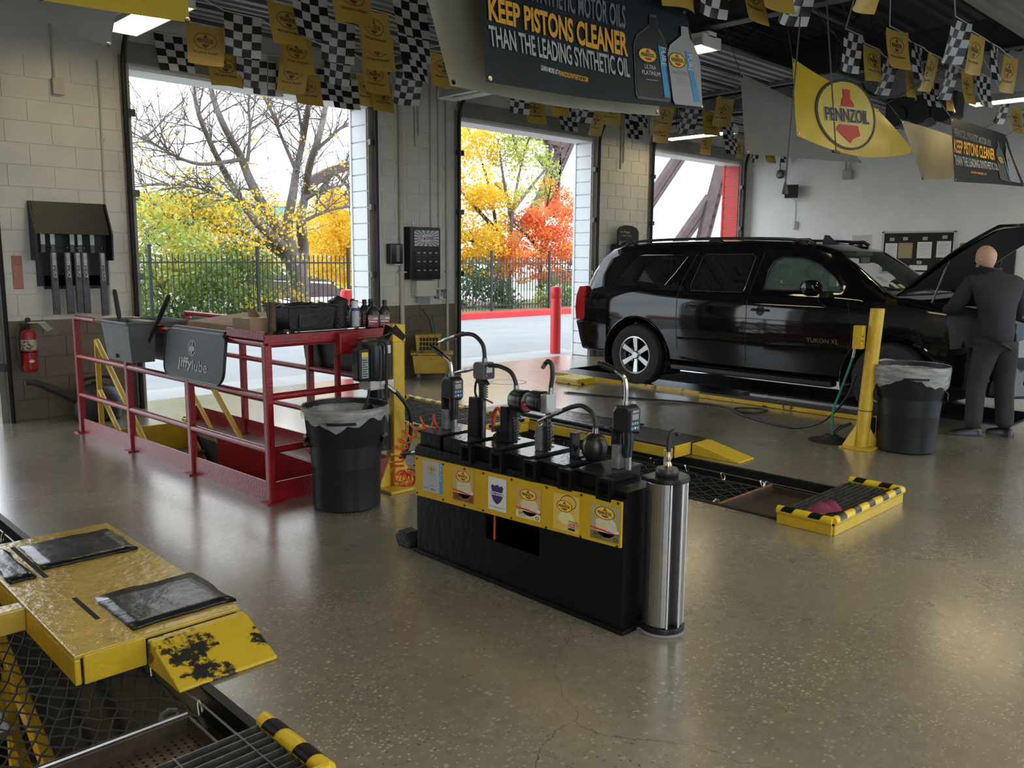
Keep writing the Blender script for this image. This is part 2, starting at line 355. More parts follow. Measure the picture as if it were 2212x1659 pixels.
# white / red blocks of the outer door returns
for i, (a, b_) in enumerate(DOORS):
    if i == 0: continue
    for r in range(17):
        w = .34; h = BH-GAP; k = ('jamb', i)
        if k not in _bm:
            q = MB(); e = .006; t = .016
            q.add([(0, -w/2, -h/2), (0, w/2, -h/2), (0, w/2, h/2), (0, -w/2, h/2), (-t, -w/2, -h/2+e), (-t, w/2-e, -h/2+e), (-t, w/2-e, h/2-e), (-t, -w/2, h/2-e)],
                  [(4, 5, 6, 7), (0, 1, 5, 4), (1, 2, 6, 5), (2, 3, 7, 6), (3, 0, 4, 7)])
            _bm[k] = q.mesh('block', EXTR if i == 3 else EXTW)
        o = link('block', _bm[k], wall); o.location = (b_-.002, YW+.18, (r+.5)*BH)
    pr = MB(); pr.box((b_-.03, YO-.02, 0), (b_+.25, YO+.02, HD)); part('jamb_face', pr, EXTR if i == 3 else EXTW, wall)
    hb = MB(); hb.box((a, YW+.01, HD-.03), (b_, YO+.02, HD+.02)); part('door_header', hb, EXTW, wall)
    ib = MB(); ib.box((a-.02, YW-.05, HD+.02), (b_+.02, YW, HD+.22)); part('header_angle', ib, mat('grey_painted_steel', (.25, .25, .24), .5, var=.15), wall)
    hw = MB(); hw.box((a-.12, YW-.012, HD+.24), (b_+.12, YW+.005, HD+.62)); part('header_panel', hw, WHITE, wall)
# steel jamb angles around the openings
for i, (a, b_) in enumerate(DOORS):
    for x, s in ((a, -1), (b_, 1)):
        q = MB(); q.box((x-.005 if s > 0 else x-.09, YW-.02, 0), (x+.09 if s > 0 else x+.005, YW-.001, HD+.1)); part('jamb_angle', q, mat('jamb_steel_paint', (.30, .285, .25), .5, var=.2, scale=5), wall)
# other walls: left, right, back with the drive-through doorways
q = MB(); q.box((XR, YB-.4, 0), (XR+.3, YO, ZC+.3)); struct('wall_right', q, WHT)
q = MB(); q.box((XL-.3, YB-.4, 0), (XL, YO, ZC+.3)); struct('wall_left', q, WALLP)
q = MB()
for i in range(0, len(edges), 2): q.box((edges[i], YB-.3, 0), (edges[i+1], YB, HD))
q.box((XL, YB-.3, HD), (XR, YB, ZC+.3)); struct('wall_back', q, WALLP)
# ---- roof deck (ribs along x), beams along y, bar joists along x
DECK = mat('dark_roof_deck', (.035, .037, .037), .6, var=.25, scale=2)
BEAM = mat('dark_beam_paint', (.042, .048, .048), .5, var=.25, scale=4)
q = MB(); y = YB; prof = []
while y < YO: prof += [(y, ZC), (y+.07, ZC), (y+.09, ZC+.05), (y+.17, ZC+.05), (y+.19, ZC)]; y += .19
k = len(prof); q.add([(XL, a, b) for a, b in prof]+[(XR, a, b) for a, b in prof], [(i, i+1, k+i+1, k+i) for i in range(k-1)])
q.box((XL-.3, YB-.4, ZC+.12), (XR+.3, YO, ZC+.25)); struct('ceiling', q, DECK)
def ibeam(x, z0, z1, w=.16, name='roof_beam'):
    q = MB(); q.box((x-w/2, YB, z0), (x+w/2, YW, z0+.018)); q.box((x-w/2, YB, z1-.018), (x+w/2, YW, z1)); q.box((x-.008, YB, z0+.018), (x+.008, YW, z1-.018)); o = struct(name, q, BEAM); return o
for x in (2.7, 7.0, 8.35, 11.6): ibeam(x, 4.12, 4.5)
for y in (.2, 1.8, 3.4, 5.0, 6.6, 8.2):
    j = MB(); j.box((XL, y-.035, 4.50), (XR, y+.035, 4.535)); jo = struct('roof_joist', j, BEAM)
    j = MB(); j.box((XL, y-.035, 4.84), (XR, y+.035, 4.875)); part('top_chord', j, BEAM, jo)
    j = MB(); x = XL+.2; up = True
    while x < XR-.5:
        j.tube([(x, y, 4.53 if up else 4.85), (x+.42, y, 4.85 if up else 4.53)], .012, 6, caps=False); x += .42; up = not up
    wb_ = part('web_rods', j, BEAM, jo); wb_['kind'] = 'stuff'
# ---- raised sectional doors on their tracks
TRK = mat('door_track_black', (.012, .012, .013), .45, metal=.3)
DPAN = mat('door_panel_grey', (.24, .25, .25), .45, var=.08, scale=3)
DRIB = mat('door_rib_steel', (.12, .12, .12), .5, metal=.4)
DNAME = ['off to the left', 'above the left doorway', 'above the middle doorway', 'above the right doorway']
for i, (a, b_) in enumerate(DOORS):
    t = thing('overhead_door', 'raised grey sectional overhead door lying flat '+DNAME[i], 'garage door', ((a+b_)/2, 7.4, 4.0))
    zt = 3.98
    for s_ in range(6):
        y0 = 8.65-s_*.52
        p = MB(); p.box((a+.03, y0-.51, zt), (b_-.03, y0, zt+.045)); pn = part('door_section', p, DPAN, t, bev=.004)
        p = MB()
        for dy in (.1, .25, .40): p.box((a+.04, y0-dy-.025, zt-.022), (b_-.04, y0-dy+.025, zt))
        rb = part('rib', p, [DPAN], pn); rb['kind'] = 'stuff'
        p = MB(); p.box((a+.03, y0-.03, zt-.05), (b_-.03, y0, zt-.001)); part('stile', p, DRIB, pn)
    for x, s in ((a, -1), (b_, 1)):
        xx = x+s*.07; pts = [(xx, 9.02, 0.0), (xx, 9.02, 2.0), (xx, 9.02, 3.45)]
        for k in range(1, 7):
            an = k/6*math.pi/2; pts.append((xx, 9.02-.42*(1-math.cos(an)), 3.45+.42*math.sin(an)))
        pts.append((xx, 5.5, 3.90))
        p = MB(); p.tube(pts, .026, 8); part('track', p, TRK, t, smooth=True)
        p = MB(); p.box((xx-.03, 5.5, 3.93), (xx+.03, 9.0, 3.99)); part('track_angle', p, mat('galvanised_angle', (.22, .23, .23), .5, metal=.5), t)
        for z in (.5, 1.35, 2.2, 3.0):
            p = MB(); p.box((min(x, xx)-.01, 9.03, z), (max(x, xx)+.03, YW-.015, z+.07)); part('track_bracket', p, DKSTEEL, t)
    p = MB(); p.cyl((a-.15, 8.9, 4.25), (b_+.15, 8.9, 4.25), .016, n=8); part('torsion_shaft', p, DKSTEEL, t)
    p = MB(); p.cyl((a+.5, 8.9, 4.25), (a+1.5, 8.9, 4.25), .045, n=12); part('torsion_spring', p, DKSTEEL, t, smooth=True)
# raised doors of the rear (viewpoint) side
for i, (a, b_) in enumerate(DOORS):
    t = thing('overhead_door', 'raised sectional overhead door of the rear side, '+['first bay at left', 'second bay', 'third bay', 'fourth bay at the upper right'][i], 'garage door', ((a+b_)/2, 1.3, 4.0))
    zt = 3.98
    for s_ in range(6):
        y0 = -.15+s_*.52
        p = MB(); p.box((a+.03, y0, zt), (b_-.03, y0+.51, zt+.045)); pn = part('door_section', p, DPAN, t, bev=.004)
        p = MB()
        for dy in (.1, .25, .40): p.box((a+.04, y0+dy-.025, zt-.022), (b_-.04, y0+dy+.025, zt))
        rb = part('rib', p, [DPAN], pn); rb['kind'] = 'stuff'
        p = MB(); p.box((a+.03, y0, zt-.05), (b_-.03, y0+.03, zt-.001)); part('stile', p, DRIB, pn)
    for x, s in ((a, -1), (b_, 1)):
        xx = x+s*.07; pts = [(xx, YB+.08, 0.0), (xx, YB+.08, 3.45)]
        for k in range(1, 7):
            an = k/6*math.pi/2; pts.append((xx, YB+.08+.42*(1-math.cos(an)), 3.45+.42*math.sin(an)))
        pts.append((xx, 3.0, 3.90)); part('track', MB().tube(pts, .026, 8), TRK, t, smooth=True)
        part('track_hanger', MB().box((xx-.02, 2.9, 3.9), (xx+.02, 2.94, 4.5)), TRK, t)
# ================================================================== outside
LOT = mat('lot_concrete', (.30, .303, .305), .75, var=.10, scale=1.2, bump=.2, bscale=40, wear=((.30, .30, .31), .63, .8))
q = MB(); q.box((-40, YO, -.15), (70, 17.2, -.02)); struct('parking_lot', q, LOT)
q = MB(); q.box((-40, -40, -.15), (70, YB-.4, -.02)); struct('rear_driveway', q, LOT)
q = MB()
for x0 in (2.2, 6.9, 11.4): q.box((x0, YO, -.10), (x0+4.4, 10.25, -.004))
struct('door_apron', q, mat('apron_concrete', (.40, .395, .385), .7, var=.1, scale=2, bump=.2), bev=.01)
q = MB(); q.box((-40, 16.85, -.1), (70, 17.1, .16)); cb = struct('curb', q, mat('red_curb_paint', (.62, .03, .03), .5, var=.12, scale=3, wear=((.35, .2, .18), .7, 4)), bev=.03)
GRS = mat('verge_ground', (.16, .17, .07), .9, var=.4, scale=3)
q = MB(); q.box((-40, 17.1, -.3), (70, 24, .08)); struct('verge', q, GRS)
q = MB(); q.box((-80, 24, -3.0), (140, 160, -1.2)); struct('far_ground', q, mat('far_ground', (.28, .27, .22), .9, var=.3, scale=.3))
q = MB(); q.box((14, 22, .0), (34, 27, .16)); struct('gravel_bank', q, mat('pale_gravel', (.62, .61, .58), .9, var=.2, scale=8), bev=.05)
# red bollards by the doorways
for (x, y, z1, lb) in ((10.62, 9.78, 1.1, 'red steel bollard outside the middle doorway beside the vehicle tail lamp'), (6.55, 9.95, 1.12, 'red bollard outside the left doorway behind the oil bottles')):
    t = thing('bollard', lb, 'bollard', (x, y, 0)); M_ = mat('red_bollard', (.72, .03, .03), .35, var=.08)
    p = MB(); p.lathe([(.09, -.01), (.09, z1), (.075, z1+.03), (.0, z1+.04)], (x, y, 0), 20); part('post', p, M_, t, smooth=True)
    p = MB(); p.lathe([(.093, z1-.16), (.096, z1-.15), (.096, z1), (.08, z1+.035), (0, z1+.048)], (x, y, 0), 20); part('cap', p, M_, t, smooth=True)
# fence
FEN = mat('fence_black', (.02, .022, .024), .45)
t = thing('picket_fence', 'black metal picket fence behind the red curb', 'fence', (14, 17.7, .08)); FY = 17.7
x = 4.5; pk = MB(); pk.box((-.009, -.009, .12), (.009, .009, 1.62)); pkm = pk.mesh('picket', FEN)
pst = MB(); pst.box((-.03, -.03, 0), (.03, .03, 1.78)); pst.box((-.04, -.04, 1.78), (.04, .04, 1.81)); pstm = pst.mesh('post', FEN)
n = 0
while x < 26.5:
    if n % 20 == 0: o = link('post', pstm, t)
    else: o = link('picket', pkm, t)
    o.location = (x, FY, .02); x += .12; n += 1
for z in (.25, 1.45):
    p = MB(); p.box((4.5, FY-.018, z), (26.5, FY+.018, z+.035)); part('rail', p, FEN, t)
# ---- trees
BARK = mat('tree_bark', (.17, .14, .125), .85, var=.35, scale=14, bump=.5, bscale=40)
BARKD = mat('dark_bark', (.07, .055, .05), .85, var=.3, scale=14)
def leaf_mat(name, c1, c2, c3=None):
    m = bpy.data.materials.new(name); m.use_nodes = True; nt = m.node_tree; b = nt.nodes['Principled BSDF']; N = lambda t: nt.nodes.new(t)
    tc = N('ShaderNodeTexCoord'); n = N('ShaderNodeTexNoise'); n.inputs['Scale'].default_value = 1.6; n.inputs['Detail'].default_value = 8; n.inputs['Roughness'].default_value = .75; nt.links.new(tc.outputs['Object'], n.inputs['Vector'])
    r = N('ShaderNodeValToRGB'); r.color_ramp.elements[0].position = .36; r.color_ramp.elements[1].position = .64; r.color_ramp.elements[0].color = (*c1, 1); r.color_ramp.elements[1].color = (*c2, 1)
    if c3: e = r.color_ramp.elements.new(.5); e.color = (*c3, 1)
    nt.links.new(n.outputs['Fac'], r.inputs[0]); nt.links.new(r.outputs[0], b.inputs['Base Color']); b.inputs['Roughness'].default_value = .6
    tr = N('ShaderNodeBsdfTranslucent'); nt.links.new(r.outputs[0], tr.inputs[0]); mx = N('ShaderNodeMixShader'); mx.inputs[0].default_value = .45
    nt.links.new(b.outputs[0], mx.inputs[1]); nt.links.new(tr.outputs[0], mx.inputs[2]); nt.links.new(mx.outputs[0], nt.nodes['Material Output'].inputs[0])
    return m
LYEL = leaf_mat('leaf_yellow', (.80, .50, .03), (.95, .74, .10)); LORG = leaf_mat('leaf_orange', (.80, .14, .05), (.80, .50, .09), (.88, .28, .10))
LGRN = leaf_mat('leaf_green', (.10, .20, .05), (.34, .46, .13)); LYGR = leaf_mat('leaf_yellow_green', (.24, .36, .08), (.80, .64, .10), (.48, .54, .12)); LDGR = leaf_mat('leaf_dark_green', (.03, .075, .03), (.10, .17, .06))
def leaves(mb, c, rad, n, size, R_, droop=0.):
    c = Vector(c)
    for _ in range(n):
        while True:
            d = Vector((R_.uniform(-1, 1), R_.uniform(-1, 1), R_.uniform(-1, 1)))
            if d.length < 1: break
        p = c+Vector((d.x*rad[0], d.y*rad[1], d.z*rad[2])); s = size*R_.uniform(.6, 1.3)
        a = Vector((R_.uniform(-1, 1), R_.uniform(-1, 1), R_.uniform(-1, .4)-droop)).normalized()*s
        b = a.orthogonal().normalized(); b.rotate(Matrix.Rotation(R_.uniform(0, 6.28), 3, a.normalized())); b *= s*.42
        mb.add([p, p+a*.5+b, p+a, p+a*.5-b], [(0, 1, 2, 3)])
def limb(mb, pts, r0, r1, R_, twigs=0, tl=1.2, n=7, tw_r=.012, depth=2, spread=1., up=.2):
    P = smooth_path(pts, 5); k = len(P); mb.tube(P, [r0+(r1-r0)*(i/(k-1))**.8 for i in range(k)], n, caps=False)
    tips = []
    for _ in range(twigs):
        i = R_.randint(k//3, k-1); p = P[i]; d = (P[min(i+1, k-1)]-P[max(i-1, 0)]).normalized()
        d = (d*.7+Vector((R_.uniform(-1, 1), R_.uniform(-1, 1)*.8, R_.uniform(-.4, .7)+up))*spread).normalized()
        L = tl*R_.uniform(.5, 1.2); r = max(tw_r*.7, min(r1, tw_r)*1.1)
        twig(mb, p, d, L, r, R_, depth, tips)
    return P, tips
def twig(mb, p, d, L, r, R_, depth, tips):
    q = [p]; dd = d.copy(); s = 4
    for i in range(s):
        dd = (dd+Vector((R_.uniform(-1, 1), R_.uniform(-1, 1), R_.uniform(-.8, .8)))*.22).normalized(); q.append(q[-1]+dd*L/s)
    mb.tube(q, [r*(1-.7*i/s) for i in range(s+1)], 4, caps=False); tips.append(q[-1]); tips.append(q[2])
    if depth > 0:
        for _ in range(3):
            i = R_.randint(1, s); e = (dd+Vector((R_.uniform(-1, 1), R_.uniform(-1, 1), R_.uniform(-.7, .9)))*.9).normalized()
            twig(mb, q[i], e, L*.62, r*.6, R_, depth-1, tips)
def px(u, v, Y):
    # a direction seen through the doorway, met with the vertical plane y = Y
    d = RX*((u-1106)/1820)+UPV*(-(v-829.5)/1820)+FW; t_ = Y/d.y
    return Vector((0, 0, CAM_H))+d*t_
def PL(pts, Y, dy=(0,)):
    return [px(u, v, Y+(dy[i % len(dy)])) for i, (u, v) in enumerate(pts)]
# the big bare honey locust
R_ = random.Random(3); TY = 20.5
t = thing('bare_tree', 'large nearly bare tree with forked trunk and a few yellow leaves', 'tree', tuple(px(652, 705, TY)))
b = MB(); tips = []
limb(b, PL([(654, 720), (650, 660), (648, 610), (632, 560), (622, 520)], TY), .34, .20, R_)
main = [([(622, 525), (622, 480), (633, 420), (640, 370), (655, 300), (668, 215), (672, 150)], .17, .05, 10), ([(648, 610), (655, 540), (650, 470), (660, 420), (668, 360), (690, 290), (706, 210), (712, 120)], .18, .05, 10),
        ([(622, 530), (590, 480), (545, 400), (520, 340), (478, 260), (455, 190), (440, 120)], .17, .045, 14), ([(622, 540), (560, 485), (520, 430), (490, 380), (455, 310), (425, 230), (415, 150)], .14, .04, 14),
        ([(636, 575), (600, 545), (565, 520), (500, 498), (440, 495), (380, 470), (330, 440), (295, 430)], .13, .03, 14), ([(520, 345), (440, 355), (385, 340), (330, 310), (290, 295)], .06, .02, 12),
        ([(640, 370), (610, 300), (585, 240), (560, 190)], .06, .02, 8), ([(535, 350), (540, 280), (538, 210), (560, 170)], .05, .02, 6), ([(660, 430), (700, 410), (760, 395)], .06, .02, 6),
        ([(675, 330), (710, 300), (745, 270), (780, 255)], .06, .025, 8), ([(625, 600), (580, 598), (548, 570), (520, 530)], .09, .03, 4), ([(650, 480), (710, 455), (780, 440)], .06, .02, 8), ([(610, 590), (560, 620), (510, 640)], .05, .02, 6),
        ([(600, 470), (560, 450), (470, 420), (400, 400), (320, 400)], .06, .02, 12), ([(655, 300), (640, 220), (610, 150)], .05, .02, 8), ([(700, 230), (740, 170), (760, 120)], .05, .02, 8)]
for pts, r0, r1, tw in main:
    dy = [R_.uniform(-.35, .35)*i for i in range(len(pts))]
    P, tp = limb(b, [px(u, v, TY+max(-2.2, min(2.2, dy[i]))) for i, (u, v) in enumerate(pts)], r0, r1, R_, int(tw*1.9), 1.5, 7, .019, 2); tips += tp
part('branches', b, BARK, t, smooth=60)
l = MB()
for p in tips:
    if p.z < 2.9 and R_.random() < .35: leaves(l, p, (.25, .25, .2), 12, .085, R_, .3)
    elif p.z < 4.2 and R_.random() < .05: leaves(l, p, (.2, .2, .18), 9, .08, R_)
    elif R_.random() < .006: leaves(l, p, (.18, .18, .18), 5, .08, R_)
for (u, v, rr, n_) in ((330, 440, .7, 90), (420, 560, .8, 110), (380, 620, .8, 120), (520, 520, .7, 100), (560, 430, .6, 60), (470, 480, .8, 80), (540, 560, .7, 90), (360, 590, .7, 90)): leaves(l, px(u, v, TY-1), (rr, rr, rr*.55), n_*2, .085, R_, .3)
o = part('foliage', l, LYEL, t); o['kind'] = 'stuff'
def leafy(name, label, base, trunk_pts, Y, blobs, lm, size, bark=BARKD, r0=.1, dy=1., seed=1, twigs=10):
    R2 = random.Random(seed); t = thing(name, label, 'tree', tuple(base)); b = MB()
    for pts in trunk_pts: limb(b, [px(u, v, Y+R2.uniform(-.2, .2)*i) for i, (u, v) in enumerate(pts)], r0, .02, R2, twigs, 1.0, 6, .012, 1)
    part('trunk', b, bark, t, smooth=60)
    l = MB()
    for (u, v, r, n_) in blobs:
        c = px(u, v, Y+R2.uniform(-dy, dy))
        for _ in range(6):
            e = c+Vector((R2.uniform(-1, 1)*r*.7, R2.uniform(-1, 1)*r*.7, R2.uniform(-1, 1)*r*.55)); leaves(l, e, (r*.5, r*.5, r*.33), int(n_*1.8)//6, size*.68, R2, .2)
    o = part('foliage', l, lm, t); o['kind'] = 'stuff'
    return t
leafy('yellow_tree', 'golden yellow tree filling the left half of the middle doorway', px(1010, 690, 21), [[(1085, 680), (1080, 560), (1060, 420), (1030, 320), (1000, 260)], [(1075, 500), (1020, 440), (985, 400)], [(1070, 560), (1020, 520), (970, 480)]], 21,
      [(1010, 300, 1.0, 700), (1000, 380, 1.1, 900), (1040, 430, 1.1, 900), (1000, 470, 1.1, 900), (1060, 480, .9, 800), (1020, 530, 1.0, 900), (1070, 540, .7, 600), (1030, 570, .7, 600), (1080, 570, .5, 300), (990, 560, .7, 600), (1060, 330, .6, 250), (1080, 420, .6, 250), (990, 310, .8, 500)], LYEL, .14, seed=5)
leafy('yellow_tree', 'golden yellow tree low at the right side of the left doorway', px(745, 690, 23), [[(770, 690), (765, 600), (740, 500), (720, 470)]], 23,
      [(740, 470, 1.0, 700), (765, 520, 1.0, 800), (720, 530, 1.0, 800), (690, 540, .8, 500), (750, 575, .8, 500), (700, 590, .7, 350), (775, 460, .8, 400), (760, 620, .6, 250), (600, 560, .8, 300), (730, 445, .7, 400), (770, 430, .6, 300), (715, 500, .9, 600), (750, 540, .9, 600), (680, 560, .7, 300)], LYEL, .15, seed=6)
leafy('maple_tree', 'orange red maple tree at the right side of the middle doorway', px(1168, 690, 20), [[(1167, 690), (1168, 560), (1175, 480), (1190, 400)], [(1170, 540), (1210, 480), (1230, 450)], [(1168, 540), (1130, 500), (1110, 480)]], 20,
      [(1190, 420, .8, 500), (1165, 480, .9, 800), (1210, 480, .9, 800), (1125, 490, .8, 600), (1180, 520, .9, 800), (1140, 540, .8, 600), (1225, 540, .8, 500), (1110, 560, .8, 600), (1190, 570, .9, 600), (1230, 450, .6, 300), (1095, 585, .5, 300), (1150, 590, .5, 250)], LORG, .12, seed=7)
leafy('tall_sapling', 'slender pale tree with sparse green leaves between the yellow tree and the maple', px(1105, 690, 20.4), [[(1102, 690), (1100, 560), (1108, 460), (1125, 360), (1150, 280), (1170, 240)], [(1110, 450), (1150, 400), (1190, 350), (1215, 300)], [(1108, 480), (1090, 400), (1080, 330)], [(1128, 360), (1110, 300), (1100, 250)]], 20.4,
      [(1140, 290, .9, 260), (1160, 330, .8, 200), (1120, 340, .9, 240), (1180, 370, .7, 150), (1150, 400, .7, 150), (1100, 310, .8, 220), (1130, 430, .5, 100), (1080, 300, .7, 160)], LYGR, .14, bark=BARK, r0=.09, seed=8, twigs=12)
for i, (u, v, r, n_, lm, lb, yy) in enumerate([(345, 520, 1.5, 2400, LYGR, 'tall yellow green shrub beside the left jamb of the left doorway', 19.4), (400, 640, 1.1, 1500, LGRN, 'leafy green bush behind the fence at the left of the left doorway', 18.9), (500, 610, 1.2, 1900, LGRN, 'rounded green bush behind the fence under the bare tree', 19.3),
        (330, 640, 1.0, 1300, LGRN, 'low green bush at the far left end of the fence', 18.7), (430, 480, 1.4, 1400, LYGR, 'mottled yellow green shrub rising behind the rounded bush', 21.5), (560, 660, .6, 500, LYGR, 'small yellow green bush at the fence under the forked trunk', 18.6),
        (1010, 625, 1.1, 1500, LDGR, 'dark green shrub behind the fence below the golden tree', 19.5), (1090, 650, .8, 700, LDGR, 'low dark bush behind the fence below the pale sapling', 19.0), (1205, 640, .9, 1000, LGRN, 'green bush behind the fence below the orange maple', 19.2), (1190, 660, .6, 500, LYGR, 'small bush with yellowing leaves at the right end of the fence', 18.5),
        (720, 440, 1.1, 700, LDGR, 'dark green treetop beyond the bridge in the left doorway', 60), (1225, 570, 2.5, 900, LDGR, 'distant green treetop at the right edge of the middle doorway', 70), (560, 480, 2.2, 1500, LDGR, 'dark green tree behind the bare trunk', 34)]):
    c = px(u, v, yy); t = thing('shrub' if yy < 30 else 'distant_tree', lb, 'shrub' if yy < 30 else 'tree', (c.x, c.y, max(0, c.z-r*1.4) if yy < 30 else -1.2)); R2 = random.Random(40+i); l = MB()
    sc_ = 1 if yy < 30 else yy/30
    for _ in range(16):
        e = c+Vector((R2.uniform(-1, 1)*r*.75, R2.uniform(-1, 1)*r*.6, R2.uniform(-1, .8)*r*.8)); leaves(l, e, (r*.5, r*.4, r*.4), int(n_*1.8)//16, .092*sc_, R2, .1)
    o = part('foliage', l, lm, t); o['kind'] = 'stuff'
    s_ = MB()
    for _ in range(5): limb(s_, [(c.x+R2.uniform(-.3, .3), c.y, .05 if yy < 30 else -1.2), (c.x+R2.uniform(-.5, .5)*r, c.y+R2.uniform(-.3, .3), c.z*.6), (c.x+R2.uniform(-.8, .8)*r, c.y, c.z+r*.4)], .03*sc_, .008, R2, 2, .6, 5, .008, 1)
    part('stems', s_, BARKD, t)
# ---- rusty railway bridge
RUST = mat('bridge_rust_brown', (.10, .062, .058), .8, var=.25, scale=1.5)
BY = 38.
t = thing('truss_bridge', 'rust brown steel truss bridge behind the trees', 'bridge', (38, BY, -1.2))
def mem(name, a, b_, w, d=.5, Y=BY):
    p = MB(); p.beam(px(*a, Y), px(*b_, Y), w, d, up=(0, 1, 0)); return part(name, p, RUST, t)
def lace(a, b_, w, n_, Y=BY):
    A, B = px(*a, Y), px(*b_, Y); d = (B-A); L = d.length; d.normalize(); s = d.cross(Vector((0, 1, 0))).normalized()
    for k in (-1, 1):
        p = MB(); p.beam(A+s*k*w/2, B+s*k*w/2, .16, .5, up=(0, 1, 0)); part('post_flange', p, RUST, t)
    for k in range(n_):
        p = MB(); o0, o1 = (-1, 1) if k % 2 else (1, -1)
        p.beam(A+d*L*k/n_+s*o0*w/2, A+d*L*(k+1)/n_+s*o1*w/2, .10, .12, up=(0, 1, 0)); part('lacing_bar', p, RUST, t)
mem('top_chord', (668, 392), (720, 368), .42); mem('top_chord', (720, 368), (785, 350), .42)
mem('lower_chord', (660, 415), (790, 418), .2)
for a, b_ in (((690, 380), (720, 416)), ((720, 372), (690, 416)), ((720, 370), (765, 416)), ((765, 358), (725, 416)), ((765, 358), (790, 416)), ((765, 358), (765, 416))): mem('web_diagonal', a, b_, .1, .2)
mem('deck_girder', (500, 628), (800, 640), 1.1, .6); mem('deck_girder', (540, 598), (800, 606), .25, .6); mem('bridge_rail', (520, 583), (800, 588), .1, .1)
for u in range(540, 800, 34): mem('rail_post', (u, 584), (u, 604), .1, .1)
lace((1196, 296), (1192, 470), .8, 12); mem('gusset', (1180, 292), (1215, 302), 1.1, .6); mem('top_strut', (1080, 262), (1215, 296), .25); mem('top_strut', (1090, 300), (1190, 300), .2)
mem('diagonal', (1238, 270), (1168, 425), .42); mem('diagonal', (1250, 270), (1182, 425), .3); mem('diagonal', (1168, 425), (1090, 560), .4); mem('web_diagonal', (1160, 335), (1190, 372), .12)
mem('diagonal', (1272, 480), (1232, 570), .3); mem('deck_girder', (1170, 600), (1300, 596), .8, .6)
mem('diagonal', (1472, 325), (1395, 440), .5); mem('diagonal', (1482, 330), (1400, 452), .34)
lace((1592, 235), (1515, 530), 1.1, 26); mem('post_plate', (1572, 300), (1512, 530), .9, .2, BY-.4)
mem('diagonal', (1532, 425), (1455, 535), .5); mem('diagonal', (1534, 445), (1466, 535), .34); mem('diagonal', (1570, 410), (1600, 360), .5)
# stadium light masts far off
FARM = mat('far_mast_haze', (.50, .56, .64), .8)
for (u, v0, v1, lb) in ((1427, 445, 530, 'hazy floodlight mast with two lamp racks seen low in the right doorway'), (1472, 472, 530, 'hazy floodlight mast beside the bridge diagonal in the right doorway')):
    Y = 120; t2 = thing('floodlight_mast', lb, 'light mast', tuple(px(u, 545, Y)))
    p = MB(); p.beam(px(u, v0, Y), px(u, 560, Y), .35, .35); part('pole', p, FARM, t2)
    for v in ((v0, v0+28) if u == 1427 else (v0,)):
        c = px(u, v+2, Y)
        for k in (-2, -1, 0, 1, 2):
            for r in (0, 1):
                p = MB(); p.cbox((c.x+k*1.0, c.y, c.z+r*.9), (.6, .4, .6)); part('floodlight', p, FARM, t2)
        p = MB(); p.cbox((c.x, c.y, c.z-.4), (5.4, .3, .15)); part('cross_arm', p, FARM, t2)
# far building with teal band
t2 = thing('far_building', 'distant low building with tan parapet and teal window band', 'building', tuple(px(400, 560, 110)))
for nm, v0, v1, col in (('parapet', 412, 427, (.70, .50, .30)), ('window_band', 428, 446, (.20, .52, .58)), ('wall', 447, 470, (.60, .45, .30)), ('base_wall', 471, 620, (.55, .56, .55))):
    A = px(240, v1, 110); B = px(620, v1+4, 110); h = (px(300, v0, 110).z-px(300, v1, 110).z)
    p = MB(); p.box((A.x, 110 - (.3 if nm == 'parapet' else 0), A.z), (B.x, 116, A.z+h)); part(nm, p, mat('far_'+nm, col, .7), t2)
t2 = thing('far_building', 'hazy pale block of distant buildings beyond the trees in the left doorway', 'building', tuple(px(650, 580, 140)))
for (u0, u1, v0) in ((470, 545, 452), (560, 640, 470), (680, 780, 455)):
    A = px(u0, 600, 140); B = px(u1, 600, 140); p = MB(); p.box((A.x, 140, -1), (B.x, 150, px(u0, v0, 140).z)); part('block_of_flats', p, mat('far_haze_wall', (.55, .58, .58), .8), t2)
# ================================================================== stair opening with red guard railing
RC = Vector((2.63, 4.93, 0)); RD = Vector((-.14, 3.21, 0)).normalized(); RP = Vector((RD.y, -RD.x, 0)); RL = 3.21; RW = 1.03
def RF(u, v, z): return RC+RP*u+RD*v+Vector((0, 0, z))
t = thing('guard_railing', 'red tubular steel guard railing around the stair opening with a tool tray on top', 'railing', tuple(RF(.5, 1.6, 0)))
def post(u, v, z1, w=.05):
    p = MB(); p.beam(RF(u, v, 0), RF(u, v, z1), w, w, up=tuple(RD)); part('post', p, RED, t, bev=.006)
    p = MB(); p.beam(RF(u, v, 0), RF(u, v, .012), .12, .10, up=tuple(RD)); part('foot_plate', p, RED, t)
for v in (0, 1.075, 2.14, RL): post(0, v, 1.04)
for v in (0, 1.08, 2.15, RL): post(RW, v, 1.04)
post(.54, 0, 1.0, .035)
def rail(a, b_, r=.024):
    p = MB(); p.cyl(RF(*a), RF(*b_), r, n=12); part('rail', p, RED, t, smooth=True)
for z in (1.045, .70, .35):
    rail((0, 0, z), (0, RL, z)); rail((0, 0, z), (RW, 0, z))
    rail((RW, 0, z), (RW, RL, z))
def board(a, b_, z0, z1, th=.012):
    p = MB(); p.beam(Vector(RF(*a, (z0+z1)/2)), Vector(RF(*b_, (z0+z1)/2)), th, z1-z0); part('toe_board', p, RED, t)
board((0, .02), (0, RL), 0, .135); board((.02, 0), (RW, 0), 0, .135); board((RW, 0), (RW, RL), 0, .135)
# lining of the well painted red
p = MB(); p.box((3.395, 5.06, -.75), (3.415, 7.35, -.001)); part('well_lining', p, RED, t); p = MB(); p.box((2.71, 5.06, -.75), (3.39, 5.075, -.001)); part('well_lining', p, RED, t)
